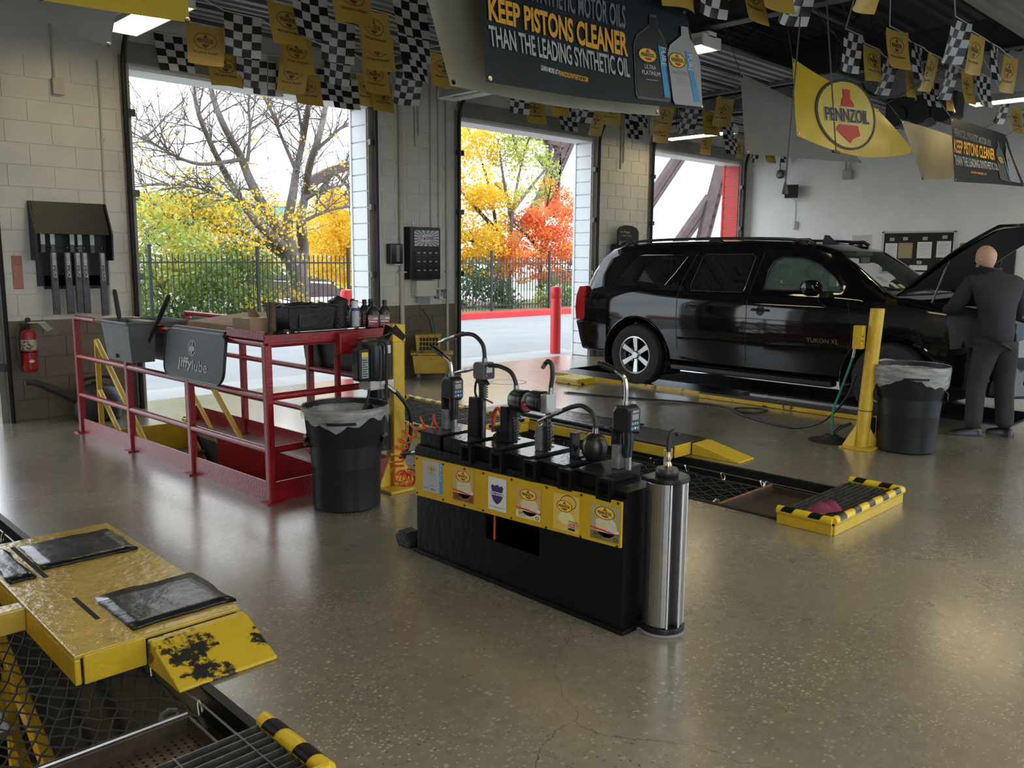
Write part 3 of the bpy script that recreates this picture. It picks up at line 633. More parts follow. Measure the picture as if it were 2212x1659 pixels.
# tray
tray = MB(); z = 1.075
def slab(mb, u0, u1, v0, v1, z0, z1):
    P = [RF(u, v, zz) for zz in (z0, z1) for (u, v) in ((u0, v0), (u1, v0), (u1, v1), (u0, v1))]
    mb.add(P, [(0, 3, 2, 1), (4, 5, 6, 7), (0, 1, 5, 4), (1, 2, 6, 5), (2, 3, 7, 6), (3, 0, 4, 7)])
slab(tray, -.03, RW+.03, -.03, .44, z, z+.012); tr = part('tool_tray', tray, RED, t)
p = MB(); slab(p, -.035, -.025, -.03, .44, z, z+.055); part('tray_lip', p, RED, tr); p = MB(); slab(p, -.03, RW+.03, -.035, -.025, z-.02, z+.03); part('tray_lip', p, RED, tr)
p = MB(); slab(p, -.02, RW+.02, -.02, .43, z+.012, z+.016); part('tray_mat', p, mat('dirty_red_tray', (.10, .014, .016), .5, var=.5, scale=6), tr)
p = MB(); p.cbox((0, 0, 0), (.15, .07, .15), M=Matrix.Translation(RF(.58, -.05, 1.02)) @ Matrix.Rotation(math.radians(2.5), 4, 'Z')); sb = part('switch_box', p, RED, t, bev=.012)
p = MB(); p.cyl(RF(.60, -.085, 1.01), RF(.60, -.115, 1.01), .008); part('switch_knob', p, STEEL, sb)
ZT = z+.016
# stairs inside the opening
s = thing('stair', 'steel stair with yellow handrails going down inside the red railing', 'stair', (3.05, 7.6, -.3))
for k in range(7):
    y = 7.85-.23*k; zz = -.22*(k+1); p = MB(); p.box((2.73, y-.24, zz-.03), (3.39, y, zz)); tr_ = part('tread', p, mat('stair_tread_black', (.02, .02, .02), .6, var=.5, scale=30, bump=.8, bscale=80), s)
    p = MB(); p.box((2.73, y-.245, zz-.03), (3.39, y-.225, zz+.004)); part('nosing', p, STEEL, tr_)
p = MB(); p.box((2.72, 7.98, -.55), (3.40, 8.0, .01)); part('riser_plate', p, YEL, s)
for x in (2.715, 3.385):
    p = MB(); p.prism([(7.95, 0), (7.95, -.35), (6.3, -1.75), (6.3, -1.4)], lambda u, v: (x-.006, u, v), lambda u, v: (x+.006, u, v)); part('stringer', p, YEL, s)
for x, y0 in ((2.665, 8.17), (3.44, 8.06)):
    h = part('handrail', MB().tube(smooth_path([(x, y0, .02), (x, y0, .72), (x, y0-.012, .80), (x, y0-.06, .785), (x, y0-.75, .25), (x, y0-1.9, -.63)], 4), .025, 10), YEL, s, smooth=True)
    part('mid_rail', MB().tube([(x, y0, .37), (x, y0-.5, -.01), (x, y0-1.7, -.9)], .022, 10), YEL, h, smooth=True)
    part('baluster', MB().beam((x, y0-1.05, -.02), (x, y0-1.05, -.95), .045, .045), YEL, h)
    part('foot_plate', MB().cbox((x, y0, .01), (.1, .09, .016)), YEL, h)
# ---- floor mat style fender covers hung over the rails
def fender(name, label, u_side, v0, v1, z0, z1, logo):
    c = RF(u_side, (v0+v1)/2, z0); th_ = thing(name, label, 'fender cover', tuple(c)); sgn = -1
    off = -.034 if u_side == 0 else .034; rr = .09
    def outline():
        pts = []
        w = v1-v0; h = z1-z0
        for (cx_, cz_, a0) in ((v1-rr, z1-rr*.5, 0), (v0+rr, z1-rr*.5, 90), (v0+rr, z0+rr, 180), (v1-rr, z0+rr, 270)):
            for k in range(6):
                a = math.radians(a0+k*18); pts.append((cx_+rr*math.cos(a), cz_+(rr if cz_ < (z0+z1)/2 else rr*.5)*math.sin(a)))
        return pts
    tilt = lambda v, zz: off*(1+1.2*max(0, (z1-zz))/(z1-z0))
    p = MB(); p.prism(outline(), lambda v, zz: RF(u_side+tilt(v, zz), v, zz), lambda v, zz: RF(u_side+tilt(v, zz)*1.0+(-.016 if off < 0 else .016), v, zz)); pad = part('pad', p, RUBBER, th_)
    p = MB(); p.tube([RF(u_side+tilt(v, zz)+(-.016 if off < 0 else .016), v, zz) for v, zz in outline()], .006, 6, closed=True); part('edge_binding', p, PLASTIC, pad)
    p = MB(); p.grid(1, 6, lambda a, b2: RF(u_side+off*math.cos(b2*math.pi)*1.0+(-.004 if off < 0 else .004), v0+.06+(v1-v0-.12)*a, z1-.004+.03*math.sin(b2*math.pi))); part('over_fold', p, RUBBER, th_)
    if logo:
        pr = Print(lambda a, b2, lv: RF(u_side+tilt(0, z0+(z1-z0)*b2)-.016-.0012*lv, v1-(v1-v0)*a, z0+(z1-z0)*b2))
        W = mat('logo_pale_grey', (.50, .52, .52), .5)
        pr.text('jiffy', .255, .17, .50, .45, W, bold=.022); pr.text('lube', .505, .20, .745, .42, W, bold=0.)
        pr.ring(.475, .66, .067, .165, .009, .016, W); pr.ell(.452, .645, .020, .05, W, 2); pr.ell(.500, .645, .020, .05, W, 2)
        pr.poly([(.474, .52), (.488, .56), (.490, .79), (.478, .79), (.476, .60), (.462, .565)], W, 3); pr.poly([(.44, .60), (.474, .55), (.474, .60), (.452, .63)], W, 3)
        pr.build(th_, 'printed_logo', 'pale grey printed logo and wordmark')
fender('fender_cover', 'dark padded fender cover with pale printed logo hung on the near red rail', 0, .42, 1.30, .735, 1.075, True)
fender('fender_cover', 'plain dark fender cover hung on the far red rail behind the pump motor', RW, .25, 1.25, .69, 1.08, False)
# ---- grey divided pail with two squeegee sticks, hung on the near rail
GRYP = mat('grey_pail_plastic', (.115, .13, .125), .5, var=.12, scale=9)
t2 = thing('pail', 'grey plastic divided pail straddling the near red rail', 'bucket', tuple(RF(0, 1.75, .86)))
def pail_half(u0, u1, v0, v1, nm):
    p = MB(); z0, z1 = .80, 1.095; ins = .03
    o0 = [(u0+ins*(u0 < -.1), v0+ins), (u1-ins*(u1 > .1), v0+ins), (u1-ins*(u1 > .1), v1-ins), (u0+ins*(u0 < -.1), v1-ins)]; o1 = [(u0, v0), (u1, v0), (u1, v1), (u0, v1)]
    P = [RF(a, b2, z0) for a, b2 in o0]+[RF(a, b2, z1) for a, b2 in o1]; th = .008
    c = ((u0+u1)/2, (v0+v1)/2); sh = lambda a, b2: (c[0]+(a-c[0])*.93, c[1]+(b2-c[1])*.96)
    P += [RF(*sh(a, b2), z0+.01) for a, b2 in o0]+[RF(*sh(a, b2), z1) for a, b2 in o1]
    f = [(0, 3, 2, 1)]+[(i, (i+1) % 4, 4+(i+1) % 4, 4+i) for i in range(4)]+[(8+i, 12+i, 12+(i+1) % 4, 8+(i+1) % 4) for i in range(4)]+[(8, 9, 10, 11)]+[(4+i, 4+(i+1) % 4, 12+(i+1) % 4, 12+i) for i in range(4)]
    p.add(P, f); return part(nm, p, GRYP, t2, bev=.012)
V0, V1 = 1.52, 2.02
pail_half(-.24, -.036, V0, V1, 'front_tub'); pail_half(.036, .22, V0, V1, 'rear_tub')
p = MB(); p.tube([RF(a, b2, 1.10) for a, b2 in ((-.25, V0), (-.25, V1), (.235, V1), (.235, V0))], .011, 8, closed=True); part('rim', p, GRYP, t2, smooth=True)
p = MB(); p.tube(smooth_path([RF(-.245, V1-.03, 1.09), RF(-.28, V1+.06, 1.105), RF(0, V1+.07, 1.11), RF(.22, V1, 1.09)], 5), .005, 6); part('bail_handle', p, STEEL, t2)
p = MB(); slab(p, -.04, .04, V0, V1, 1.075, 1.10); part('saddle', p, GRYP, t2)
for (a, b2, lb) in ((RF(-.15, 1.80, .84), RF(-.17, 1.90, 1.34), 'black handled squeegee standing in the grey pail, nearer the wall'), (RF(-.10, 1.62, .84), RF(-.02, 1.30, 1.31), 'black handled squeegee leaning right in the grey pail')):
    q = thing('squeegee', lb, 'squeegee', tuple(a)); m_ = a.lerp(b2, .55)
    part('shaft', MB().cyl(a, b2, .011, n=10), PLASTIC, q, smooth=True); part('grip', MB().tube([m_, m_.lerp(b2, .15), m_.lerp(b2, .9), b2], [.013, .019, .019, .014], 10), RUBBER, q, smooth=True)
    part('blade_head', MB().cbox(tuple(a), (.16, .03, .03)), RUBBER, q)
# ---- things on the tray
KRAFT = mat('kraft_cardboard', (.33, .215, .125), .8, var=.15, scale=8)
def flatbox(name, label, u0, u1, v0, v1, h, m, cat='box', zb=ZT, rot=0, flap=False):
    c = RF((u0+u1)/2, (v0+v1)/2, zb); q = thing(name, label, cat, tuple(c)); p = MB(); slab(p, u0, u1, v0, v1, zb, zb+h); o = part('carton', p, m, q, bev=.004)
    p = MB(); slab(p, u0+.01, u1-.01, (v0+v1)/2-.02, (v0+v1)/2+.02, zb+h, zb+h+.0015); part('tape', p, mat('packing_tape', (.40, .30, .19), .35), o)
    if flap:
        p = MB(); p.add([RF(u0, v1, zb+h), RF(u1, v1, zb+h), RF(u1-.01, v1+.05, zb+h+.05), RF(u0+.01, v1+.05, zb+h+.05)], [(0, 1, 2, 3)]); part('flap', p, m, o)
    return q
flatbox('cardboard_box', 'small square cardboard box at the left end of the tray', -.01, .10, .18, .40, .105, KRAFT)
flatbox('cardboard_box', 'small cardboard box between the brown tube and the black bin', .12, .205, .26, .41, .10, KRAFT, flap=True)
q = thing('cardboard_sheet', 'flat brown cardboard carton leaning across the railing behind the logo cover', 'box', tuple(RF(.55, .9, 1.0))); p = MB()
p.add([RF(.12, .5, 1.03), RF(.12, 1.30, 1.03), RF(.80, 1.55, 1.06), RF(.80, .5, 1.06), RF(.12, .5, 1.12), RF(.12, 1.30, 1.12), RF(.80, 1.55, 1.15), RF(.80, .5, 1.15)], [(0, 3, 2, 1), (4, 5, 6, 7), (0, 1, 5, 4), (1, 2, 6, 5), (2, 3, 7, 6), (3, 0, 4, 7)]); o = part('carton', p, KRAFT, q)
part('support_bar', MB().cyl(RF(0, 1.0, 1.02), RF(RW, 1.0, 1.035), .012), RED, q)
q = thing('rusty_tube', 'rusty brown pipe standing upright on the tray', 'pipe', tuple(RF(.125, .13, ZT)))
part('tube', MB().lathe([(.026, 0), (.026, .215), (.021, .215), (.021, .05)], tuple(RF(.125, .13, ZT)), 16), mat('rusty_pipe', (.10, .06, .04), .7, var=.4, scale=20), q, smooth=True); part('base_flange', MB().lathe([(.05, 0), (.05, .012), (.026, .016)], tuple(RF(.125, .13, ZT)), 16), mat('rusty_pipe'  , (.1, .06, .04)), q)
GRIME = mat('grimy_black_plastic', (.012, .012, .011), .55, var=.5, scale=18, bump=.6, bscale=60)
q = thing('parts_bin', 'greasy black bin with ragged top edge on the tray', 'bin', tuple(RF(.45, .22, ZT))); p = MB(); h = .185
P = []
for zz, e in ((0, .02), (h, 0)):
    P += [RF(a, b2, ZT+zz) for a, b2 in ((.22+e, .08+e), (.60-e, .08+e), (.60-e, .38-e), (.22+e, .38-e))]
P += [RF(a, b2, ZT+h) for a, b2 in ((.235, .095), (.585, .095), (.585, .365), (.235, .365))]+[RF(a, b2, ZT+.05) for a, b2 in ((.255, .115), (.565, .115), (.565, .345), (.255, .345))]
p.add(P, [(0, 3, 2, 1)]+[(i, (i+1) % 4, 4+(i+1) % 4, 4+i) for i in range(4)]+[(4+i, 4+(i+1) % 4, 8+(i+1) % 4, 8+i) for i in range(4)]+[(8+i, 8+(i+1) % 4, 12+(i+1) % 4, 12+i) for i in range(4)]+[(12, 13, 14, 15)]); part('tub', p, GRIME, q, bev=.006)
p = MB(); R2 = random.Random(9); pts = []
for (a, b2), (c, d) in zip(((.22, .08), (.60, .08), (.60, .38), (.22, .38)), ((.60, .08), (.60, .38), (.22, .38), (.22, .08))):
    for k in range(9): pts.append(RF(a+(c-a)*k/9+R2.uniform(-.004, .004), b2+(d-b2)*k/9+R2.uniform(-.004, .004), ZT+h+R2.uniform(-.008, .006)))
p.tube(pts, .010, 6, closed=True); part('grimy_rim', p, GRIME, q)
p = MB(); p.box((0, 0, 0), (.12, .004, .09), M=Matrix.Translation(RF(.30, .08, ZT+.04)) @ Matrix.Rotation(math.radians(2.5), 4, 'Z')); part('label_panel', p, GRIME, q)
q = thing('oil_jug', 'black open spouted measuring jug beside the spray can', 'jug', tuple(RF(.66, .17, ZT))); c = RF(.66, .15, ZT)
part('body', MB().lathe([(.055, 0), (.06, .02), (.062, .17), (.066, .21), (.06, .21), (.056, .17), (.05, .03)], tuple(c), 20), GRIME, q, smooth=True)
p = MB(); p.add([c+Vector(v) for v in ((-.05, -.02, .21), (-.05, .04, .21), (.06, .03, .225), (.12, .0, .20), (.06, -.04, .215), (0, 0, .245))], [(0, 5, 1), (1, 5, 2), (2, 5, 3), (3, 5, 4), (4, 5, 0)]); part('spout', p, GRIME, q)
p = MB(); p.tube(smooth_path([c+Vector((-.06, 0, .18)), c+Vector((-.11, 0, .15)), c+Vector((-.10, 0, .06)), c+Vector((-.058, 0, .05))], 5), .009, 8); part('handle', p, GRIME, q)
q = thing('spray_can', 'white and blue aerosol can on the tray beside the oil bottles', 'spray can', tuple(RF(.74, .07, ZT))); c = RF(.74, .06, ZT)
part('can', MB().lathe([(.030, 0), (.031, .004), (.031, .145), (.024, .158)], tuple(c), 20), mat('can_blue', (.02, .05, .25), .3), q, smooth=True); part('label_wrap', MB().lathe([(.0316, .02), (.0316, .138)], tuple(c), 20, a0=3.4, a1=5.6), mat('can_label', (.45, .47, .49), .4), q)
part('cap', MB().lathe([(.024, .155), (.024, .195), (.020, .205), (0, .206)], tuple(c), 20), mat('can_cap', (.72, .72, .71), .4), q, smooth=True)
# oil bottles
BOT = mat('bottle_black', (.010, .010, .011), .3); LBL = mat('bottle_label_red', (.35, .03, .03), .4)
spots = [(1.0, .055), (.90, .06), (.815, .15), (.93, .20), (1.015, .24), (.83, .29), (.93, .35)]
bl = ['front right', 'front left', 'leftmost', 'second row middle', 'second row right', 'rear left', 'rearmost']
for k, (u, v) in enumerate(spots):
    c = RF(u, v, ZT); q = thing('oil_bottle', 'black oil bottle with red label on the tray, %s of the cluster' % bl[k], 'bottle', tuple(c), group='black oil bottles on the tray')
    if k == 0:
        bd = MB(); prof = [(0.0, .048, .031), (.01, .050, .033), (.11, .050, .033), (.135, .043, .029), (.16, .022, .018), (.168, .0155, .0155), (.19, .0155, .0155)]
        n_ = 20; P = []
        for (zz, a, b2) in prof: P += [(a*math.copysign(abs(math.cos(i*6.2832/n_))**.8, math.cos(i*6.2832/n_)), b2*math.copysign(abs(math.sin(i*6.2832/n_))**.8, math.sin(i*6.2832/n_)), zz) for i in range(n_)]
        F_ = [tuple(range(n_))[::-1], tuple((len(prof)-1)*n_+i for i in range(n_))]+[(r*n_+i, r*n_+(i+1) % n_, (r+1)*n_+(i+1) % n_, (r+1)*n_+i) for r in range(len(prof)-1) for i in range(n_)]
        bd.add(P, F_); bme = bd.mesh('body', BOT, 50); cme = MB().lathe([(.017, .175), (.017, .203), (.014, .206), (0, .206)], n=16).mesh('cap', BOT, 40)
        pr = Print(lambda a, b2, lv: (-.036+.072*a, -.0345-.0006*lv, .018+.085*b2)); pr.rect(0, 0, 1, 1, LBL); pr.rect(.03, .60, .97, .80, PWHITE, 2); pr.text('ATF', .08, .62, .55, .78, INK, 3, .03); pr.rect(.08, .38, .90, .52, PWHITE, 2); pr.rect(.08, .20, .6, .28, PGREY, 2); pr.text('MULTI', .1, .82, .9, .95, PWHITE, 2)
        lme = pr.build(None, 'label_print').data; bpy.data.objects.remove(bpy.data.objects['label_print'])
    q.rotation_euler = (0, 0, math.radians([-34, -36, -40, -30, -35, -38, -33][k]))
    for nm, me in (('body', bme), ('cap', cme), ('front_label', lme)): link(nm, me, q, world=False)
# long ratchet and small tools
q = thing('torque_wrench', 'long chrome torque wrench lying along the front of the tray', 'wrench', tuple(RF(.40, .02, ZT))); A, B = RF(.17, .02, ZT+.018), RF(.78, .0, ZT+.020)
part('shaft', MB().cyl(A.lerp(B, .08), B, .009, n=10), STEEL, q, smooth=True); part('grip', MB().tube([B.lerp(A, .25), B.lerp(A, .24), B.lerp(A, .02), B], [.009, .012, .012, .008], 10), CHROME, q, smooth=True)
part('ratchet_head', MB().cyl(A+Vector((-.01, -.012, 0)), A+Vector((-.006, .018, 0)), .024, n=18), BLACK, q); part('drive_square', MB().cbox(tuple(A+Vector((-.012, -.018, 0))), (.014, .014, .014)), CHROME, q)
q = thing('tool_pouch', 'crumpled black rag pad under the wrench head at the tray corner', 'rag', tuple(RF(.12, .06, ZT)))
R2 = random.Random(4); p = MB(); p.grid(8, 6, lambda a, b2: RF(.04+.28*a, -.015+.13*b2, ZT+.002+.022*math.sin(math.pi*a)*math.sin(math.pi*b2)+R2.uniform(0, .012)*(0 < a < 1)*(0 < b2 < 1))); part('cloth', p, GRIME, q)
q = thing('small_funnel', 'tiny silver nozzle lying in front of the black bin', 'nozzle', tuple(RF(.45, .06, ZT))); part('cone', MB().cyl(RF(.40, .06, ZT+.014), RF(.43, .062, ZT+.010), .013, .004, 12), CHROME, q, smooth=True); part('stem', MB().cyl(RF(.43, .062, ZT+.010), RF(.60, .06, ZT+.012), .004, n=8), STEEL, q)
# ---- yellow post with the black pump motor
t = thing('utility_post', 'yellow steel post with black taped top beside the red railing', 'post', (3.47, 4.70, 0)); PX, PY = 3.47, 4.70
part('column', MB().box((PX-.05, PY-.05, .02), (PX+.05, PY+.05, 1.13)), YEL, t, bev=.012); part('base_plate', MB().box((PX-.16, PY-.16, 0), (PX+.16, PY+.16, .02)), YELW, t, bev=.004)
for k in (-1, 1):
    p = MB(); p.prism([(k*.05, .02), (k*.15, .02), (k*.05, .22)], lambda u, v: (PX+u, PY-.006, v), lambda u, v: (PX+u, PY+.006, v)); part('gusset', p, YEL, t)
p = MB(); p.box((PX-.054, PY-.054, 1.03), (PX+.054, PY+.054, 1.15)); part('cap_sleeve', p, YELT, t, bev=.006)
p = MB(); p.add([(PX-.0555, PY-.0555, 1.13), (PX-.03, PY-.0555, 1.15), (PX+.0555, PY-.0555, 1.07), (PX+.03, PY-.0555, 1.035), (PX-.0555, PY-.0555, 1.09)], [(0, 1, 2, 3, 4)]); part('tape_stripe', p, BLACKG, t)
p = MB(); p.add([(PX-.0555, PY-.0555, 1.13), (PX-.0555, PY+.03, 1.15), (PX-.0555, PY+.0555, 1.08), (PX-.0555, PY, 1.04), (PX-.0555, PY-.0555, 1.09)], [(0, 1, 2, 3, 4)]); part('tape_stripe', p, BLACKG, t)
part('bracket', MB().box((PX-.10, PY-.04, .80), (PX-.045, PY+.04, 1.04)), BLACK, t, bev=.005)
t = thing('pump_motor', 'black electric hydraulic pump motor mounted on the yellow post', 'motor', (3.29, 4.68, .6)); MX, MY = 3.29, 4.67
mo = part('motor_can', MB().lathe([(.0, 1.045), (.06, 1.045), (.088, 1.035), (.092, 1.02), (.092, .80), (.086, .785), (.0, .785)], (MX, MY, 0), 28), mat('motor_black', (.014, .016, .018), .35), t, smooth=30)
part('end_bell', MB().lathe([(.094, 1.03), (.094, 1.045), (.07, 1.06), (0, 1.062)], (MX, MY, 0), 28), mat('motor_bell', (.06, .065, .065), .4), mo, smooth=30)
for k in range(10):
    a = k*.63; part('cooling_fin', MB().box((MX+.092*math.cos(a)-.003, MY+.092*math.sin(a)-.003, .82), (MX+.092*math.cos(a)+.004, MY+.092*math.sin(a)+.004, 1.0)), MATS['motor_black'], mo)
part('capacitor', MB().box((MX-.185, MY-.075, .79), (MX-.09, MY+.02, 1.01)), MATS['motor_black'], t, bev=.02)
ADY = Vector((-.55, -.83, 0))
def sticker(cx_, cy_, cz_, w, h, ang, build, parent, name='sticker'):
    u = Vector((math.cos(ang), math.sin(ang), 0)); n_ = Vector((math.sin(ang), -math.cos(ang), 0)); c = Vector((cx_, cy_, cz_))
    pr = Print(lambda a, b2, lv: c+u*(a-.5)*w+Vector((0, 0, (b2-.5)*h))+n_*(.0008+.0005*lv)); build(pr); return pr.build(parent, name)
def st1(pr):
    pr.rect(0, 0, 1, 1, PWHITE)
    for k in range(5): pr.rect(.08, .15+.16*k, .08+[.8, .6, .84, .5, .7][k], .20+.16*k, PGREY, 2)
sticker(MX+.028, MY-.092, .995, .075, .055, math.radians(17), st1, t, 'rating_plate')
def st2(pr):
    pr.rect(0, 0, 1, 1, PGREY); pr.rect(0, .82, 1, 1, LOGOYEL, 2)
    for k in range(8): pr.rect(.1, .05+.09*k, .1+[.7, .8, .6, .8, .75, .5, .8, .7][k], .09+.09*k, INK, 2)
sticker(MX-.14, MY-.077, .90, .05, .17, 0, st2, t, 'warning_label')
part('manifold_block', MB().box((MX-.10, MY-.07, .725), (MX+.10, MY+.06, .787)), mat('cast_aluminium', (.45, .45, .44), .4, metal=.8), t, bev=.004)
part('control_plate', MB().box((MX-.095, MY-.075, .735), (MX-.03, MY-.07, .78)), mat('plate_beige', (.5, .47, .42), .5), t)
part('pump_body', MB().lathe([(.07, .73), (.075, .66), (.05, .62), (.05, .55), (.085, .53), (.09, .45), (.085, .30), (.0, .29)], (MX+.03, MY+.02, 0), 20), BLACK, t, smooth=30)
part('elbow_fitting', MB().tube(smooth_path([(MX-.02, MY-.03, .62), (MX-.10, MY-.06, .60), (MX-.14, MY-.07, .555)], 4), .026, 10), BLACK, t, smooth=True)
part('lever', MB().tube([(MX-.11, MY-.08, .74), (MX-.13, MY-.09, .70), (MX-.15, MY-.10, .65), (MX-.185, MY-.11, .585)], [.006, .006, .012, .015], 8), RUBBER, t)
part('coiled_cable', MB().tube(smooth_path([(MX-.05, MY-.10, 1.03), (MX-.03, MY-.12, 1.06), (MX+.0, MY-.12, 1.02), (MX+.005, MY-.115, .85), (MX+.0, MY-.11, .65), (MX-.01, MY-.08, .55)], 6), .010, 8), RUBBER, t, smooth=True)
part('pressure_hose', MB().tube(smooth_path([(MX+.03, MY-.08, .75), (MX+.09, MY-.12, .69), (MX+.17, MY-.13, .58), (MX+.215, MY-.10, .45), (MX+.215, MY-.06, .30), (MX+.20, MY+.04, .12), (MX+.1, MY+.1, .02)], 6), .014, 10), RUBBER, t, smooth=True)
part('hose_ferrule', MB().tube([(MX+.03, MY-.08, .75), (MX+.075, MY-.112, .705)], .017, 10), STEEL, t, smooth=True)
part('top_clip', MB().tube([(MX+.0, MY-.02, 1.06), (MX+.04, MY-.05, 1.085), (MX+.09, MY-.06, 1.10), (MX+.10, MY-.04, 1.12)], .007, 6), BLACK, t)
part('top_vent', MB().cyl((MX+.06, MY-.03, 1.055), (MX+.085, MY-.06, 1.10), .014, n=8), BLACK, t)
# ---- round bins with plastic liner
BINM = mat('grey_bin_plastic', (.014, .0155, .017), .45, spec=.3, var=.12, scale=5, bump=.1, bscale=30)
def liner_mat():
    m = bpy.data.materials.new('clear_liner_film'); m.use_nodes = True; nt = m.node_tree; b = nt.nodes['Principled BSDF']
    b.inputs['Base Color'].default_value = (.75, .76, .75, 1); b.inputs['Roughness'].default_value = .22; b.inputs['Alpha'].default_value = .30; b.inputs['Specular IOR Level'].default_value = .8
    tc = nt.nodes.new('ShaderNodeTexCoord'); n = nt.nodes.new('ShaderNodeTexNoise'); n.inputs['Scale'].default_value = 8; n.inputs['Detail'].default_value = 3
    mp = nt.nodes.new('ShaderNodeMapping'); mp.inputs['Scale'].default_value = (1, 1, 5); nt.links.new(tc.outputs['Object'], mp.inputs[0]); nt.links.new(mp.outputs[0], n.inputs['Vector'])
    mr = nt.nodes.new('ShaderNodeMapRange'); mr.inputs['From Min'].default_value = .3; mr.inputs['From Max'].default_value = .75; mr.inputs['To Min'].default_value = .22; mr.inputs['To Max'].default_value = .50
    nt.links.new(n.outputs['Fac'], mr.inputs[0]); nt.links.new(mr.outputs[0], b.inputs['Alpha'])
    bp = nt.nodes.new('ShaderNodeBump'); bp.inputs['Strength'].default_value = .7; bp.inputs['Distance'].default_value = .01; nt.links.new(n.outputs['Fac'], bp.inputs['Height']); nt.links.new(bp.outputs[0], b.inputs['Normal'])
    return m
LINER = liner_mat()
def bin_(label, x, y, h, rt, rb, rz, drop, seed):
    t = thing('trash_bin', label, 'trash bin', (x, y, 0), rz); R2 = random.Random(seed)
    prof = [(rb-.02, 0), (rb, .015), (rb+(rt-.045-rb)*.72, h*.62), (rt-.030, h*.66), (rt-.012, h*.93), (rt, h*.955), (rt, h), (rt-.02, h), (rt-.03, h*.93), (rb-.01, .03), (0, .03)]
    part('body', MB().lathe(prof, n=40), BINM, t, smooth=35, world=False)
    for k in (0, math.pi):
        p = MB(); a0 = -.32+k; p.lathe([(rt-.014, h*.865), (rt+.012, h*.87), (rt+.014, h*.89), (rt-.012, h*.905)], n=10, a0=a0, a1=a0+.64); part('handle', p, BINM, t, world=False)
        p = MB(); a0 = -.40+k+math.pi/2; p.lathe([(rt-.02, h*.60), (rt-.002, h*.62), (rt-.004, h*.70), (rt-.02, h*.72)], n=10, a0=a0, a1=a0+.8); part('grip_recess', p, BINM, t, world=False)
    n_ = 48; l = MB(); rows = [(rt-.05, h*.70), (rt-.046, h*.80), (rt-.034, h*.94), (rt+.004, h+.006), (rt+.008, h*.97), (rt+.005, h-drop*.6), (rt+.001, h-drop)]
    P = []
    for i, (r, z_) in enumerate(rows):
        for j in range(n_):
            w = R2.uniform(-.006, .006) if i in (0, 1, 5) else R2.uniform(-.002, .003)
            dz = R2.uniform(-.03, .02)+.03*math.sin(j*.4+seed) if i == 6 else R2.uniform(-.004, .004) if i == 5 else 0
            P.append(((r+w)*math.cos(6.2832*j/n_), (r+w)*math.sin(6.2832*j/n_), z_+dz))
    l.add(P, [(i*n_+j, i*n_+(j+1) % n_, (i+1)*n_+(j+1) % n_, (i+1)*n_+j) for i in range(len(rows)-1) for j in range(n_)]); part('liner_bag', l, LINER, t, smooth=180, world=False)
    return t
bin_('dark grey round trash bin with clear liner in front of the red railing', 2.97, 4.56, .665, .272, .215, .9, .085, 2)
# ================================================================== oil dispensing island
CBLK = mat('cart_black', (.0045, .005, .005), .34, spec=.2, var=.3, scale=6, bump=.2, bscale=35)
CTOP = mat('cart_top_wet_black', (.020, .021, .022), .12, var=.3, scale=10, bump=.12, bscale=50)
t = thing('dispenser_island', 'black steel oil dispensing island with a yellow sticker board on its front', 'oil dispenser', (2.9, 2.83, 0))
p = MB(); p.box((2.75, 2.12, .012), (3.05, 3.54, .335)); p.box((2.75, 2.12, .335), (3.05, 2.612, .36)); p.box((2.75, 2.99, .335), (3.05, 3.54, .36))
body = MB()
# body shell with the dark window in the front
Y0, Y1, W0, W1, Z0, Z1, ZB = 2.12, 3.54, 2.612, 2.988, .215, .352, .60
for (a, b_, c, d) in ((Y0, W0, 0, ZB), (W1, Y1, 0, ZB), (W0, W1, 0, Z0), (W0, W1, Z1, ZB)): body.box((2.75, a, c), (2.765, b_, d))
body.box((2.765, Y0, 0), (3.05, Y0+.015, ZB)); body.box((2.765, Y1-.015, 0), (3.05, Y1, ZB)); body.box((3.035, Y0+.015, 0), (3.05, Y1-.015, ZB)); body.box((2.765, Y0+.015, ZB-.015), (3.035, Y1-.015, ZB)); body.box((2.765, Y0+.015, .0), (3.035, Y1-.015, .02))
part('cabinet', body, CBLK, t, bev=.003)
part('base_skirt', MB().box((2.735, 2.10, 0), (3.065, 3.56, .022)), CBLK, t, bev=.004)
part('orange_cord', MB().cyl((2.80, 2.975, .20), (2.80, 2.972, .36), .006, n=8), mat('orange_hose', (.75, .10, .02), .3), t)
for k, yr in enumerate((2.262, 2.487, 2.707, 2.935, 3.158, 3.372)):
    m_ = part('drip_module', MB().box((2.775, yr, ZB), (3.045, yr+(.185 if k < 5 else .165), .668)), CBLK, t, bev=.003)
    part('drip_top', MB().box((2.765, yr-.006, .668), (3.055, yr+(.150 if k < 5 else .17), .680)), CTOP, m_, bev=.002)
    if k < 5:
        c = yr-.035; fr = MB()
        for (a, b_, e, f_) in ((c-.042, c-.027, .575, .672), (c+.027, c+.042, .575, .672), (c-.027, c+.027, .575, .590), (c-.027, c+.027, .655, .672)): fr.box((2.735, a, e), (2.775, b_, f_))
        part('tool_socket', fr, CBLK, t, bev=.002); part('socket_back', MB().box((2.77, c-.03, .585), (2.775, c+.03, .66)), mat('socket_dark', (.004, .004, .004), .8), t)
part('end_shelf', MB().box((2.765, 2.12, ZB), (3.05, 2.25, .625)), CBLK, t, bev=.004)
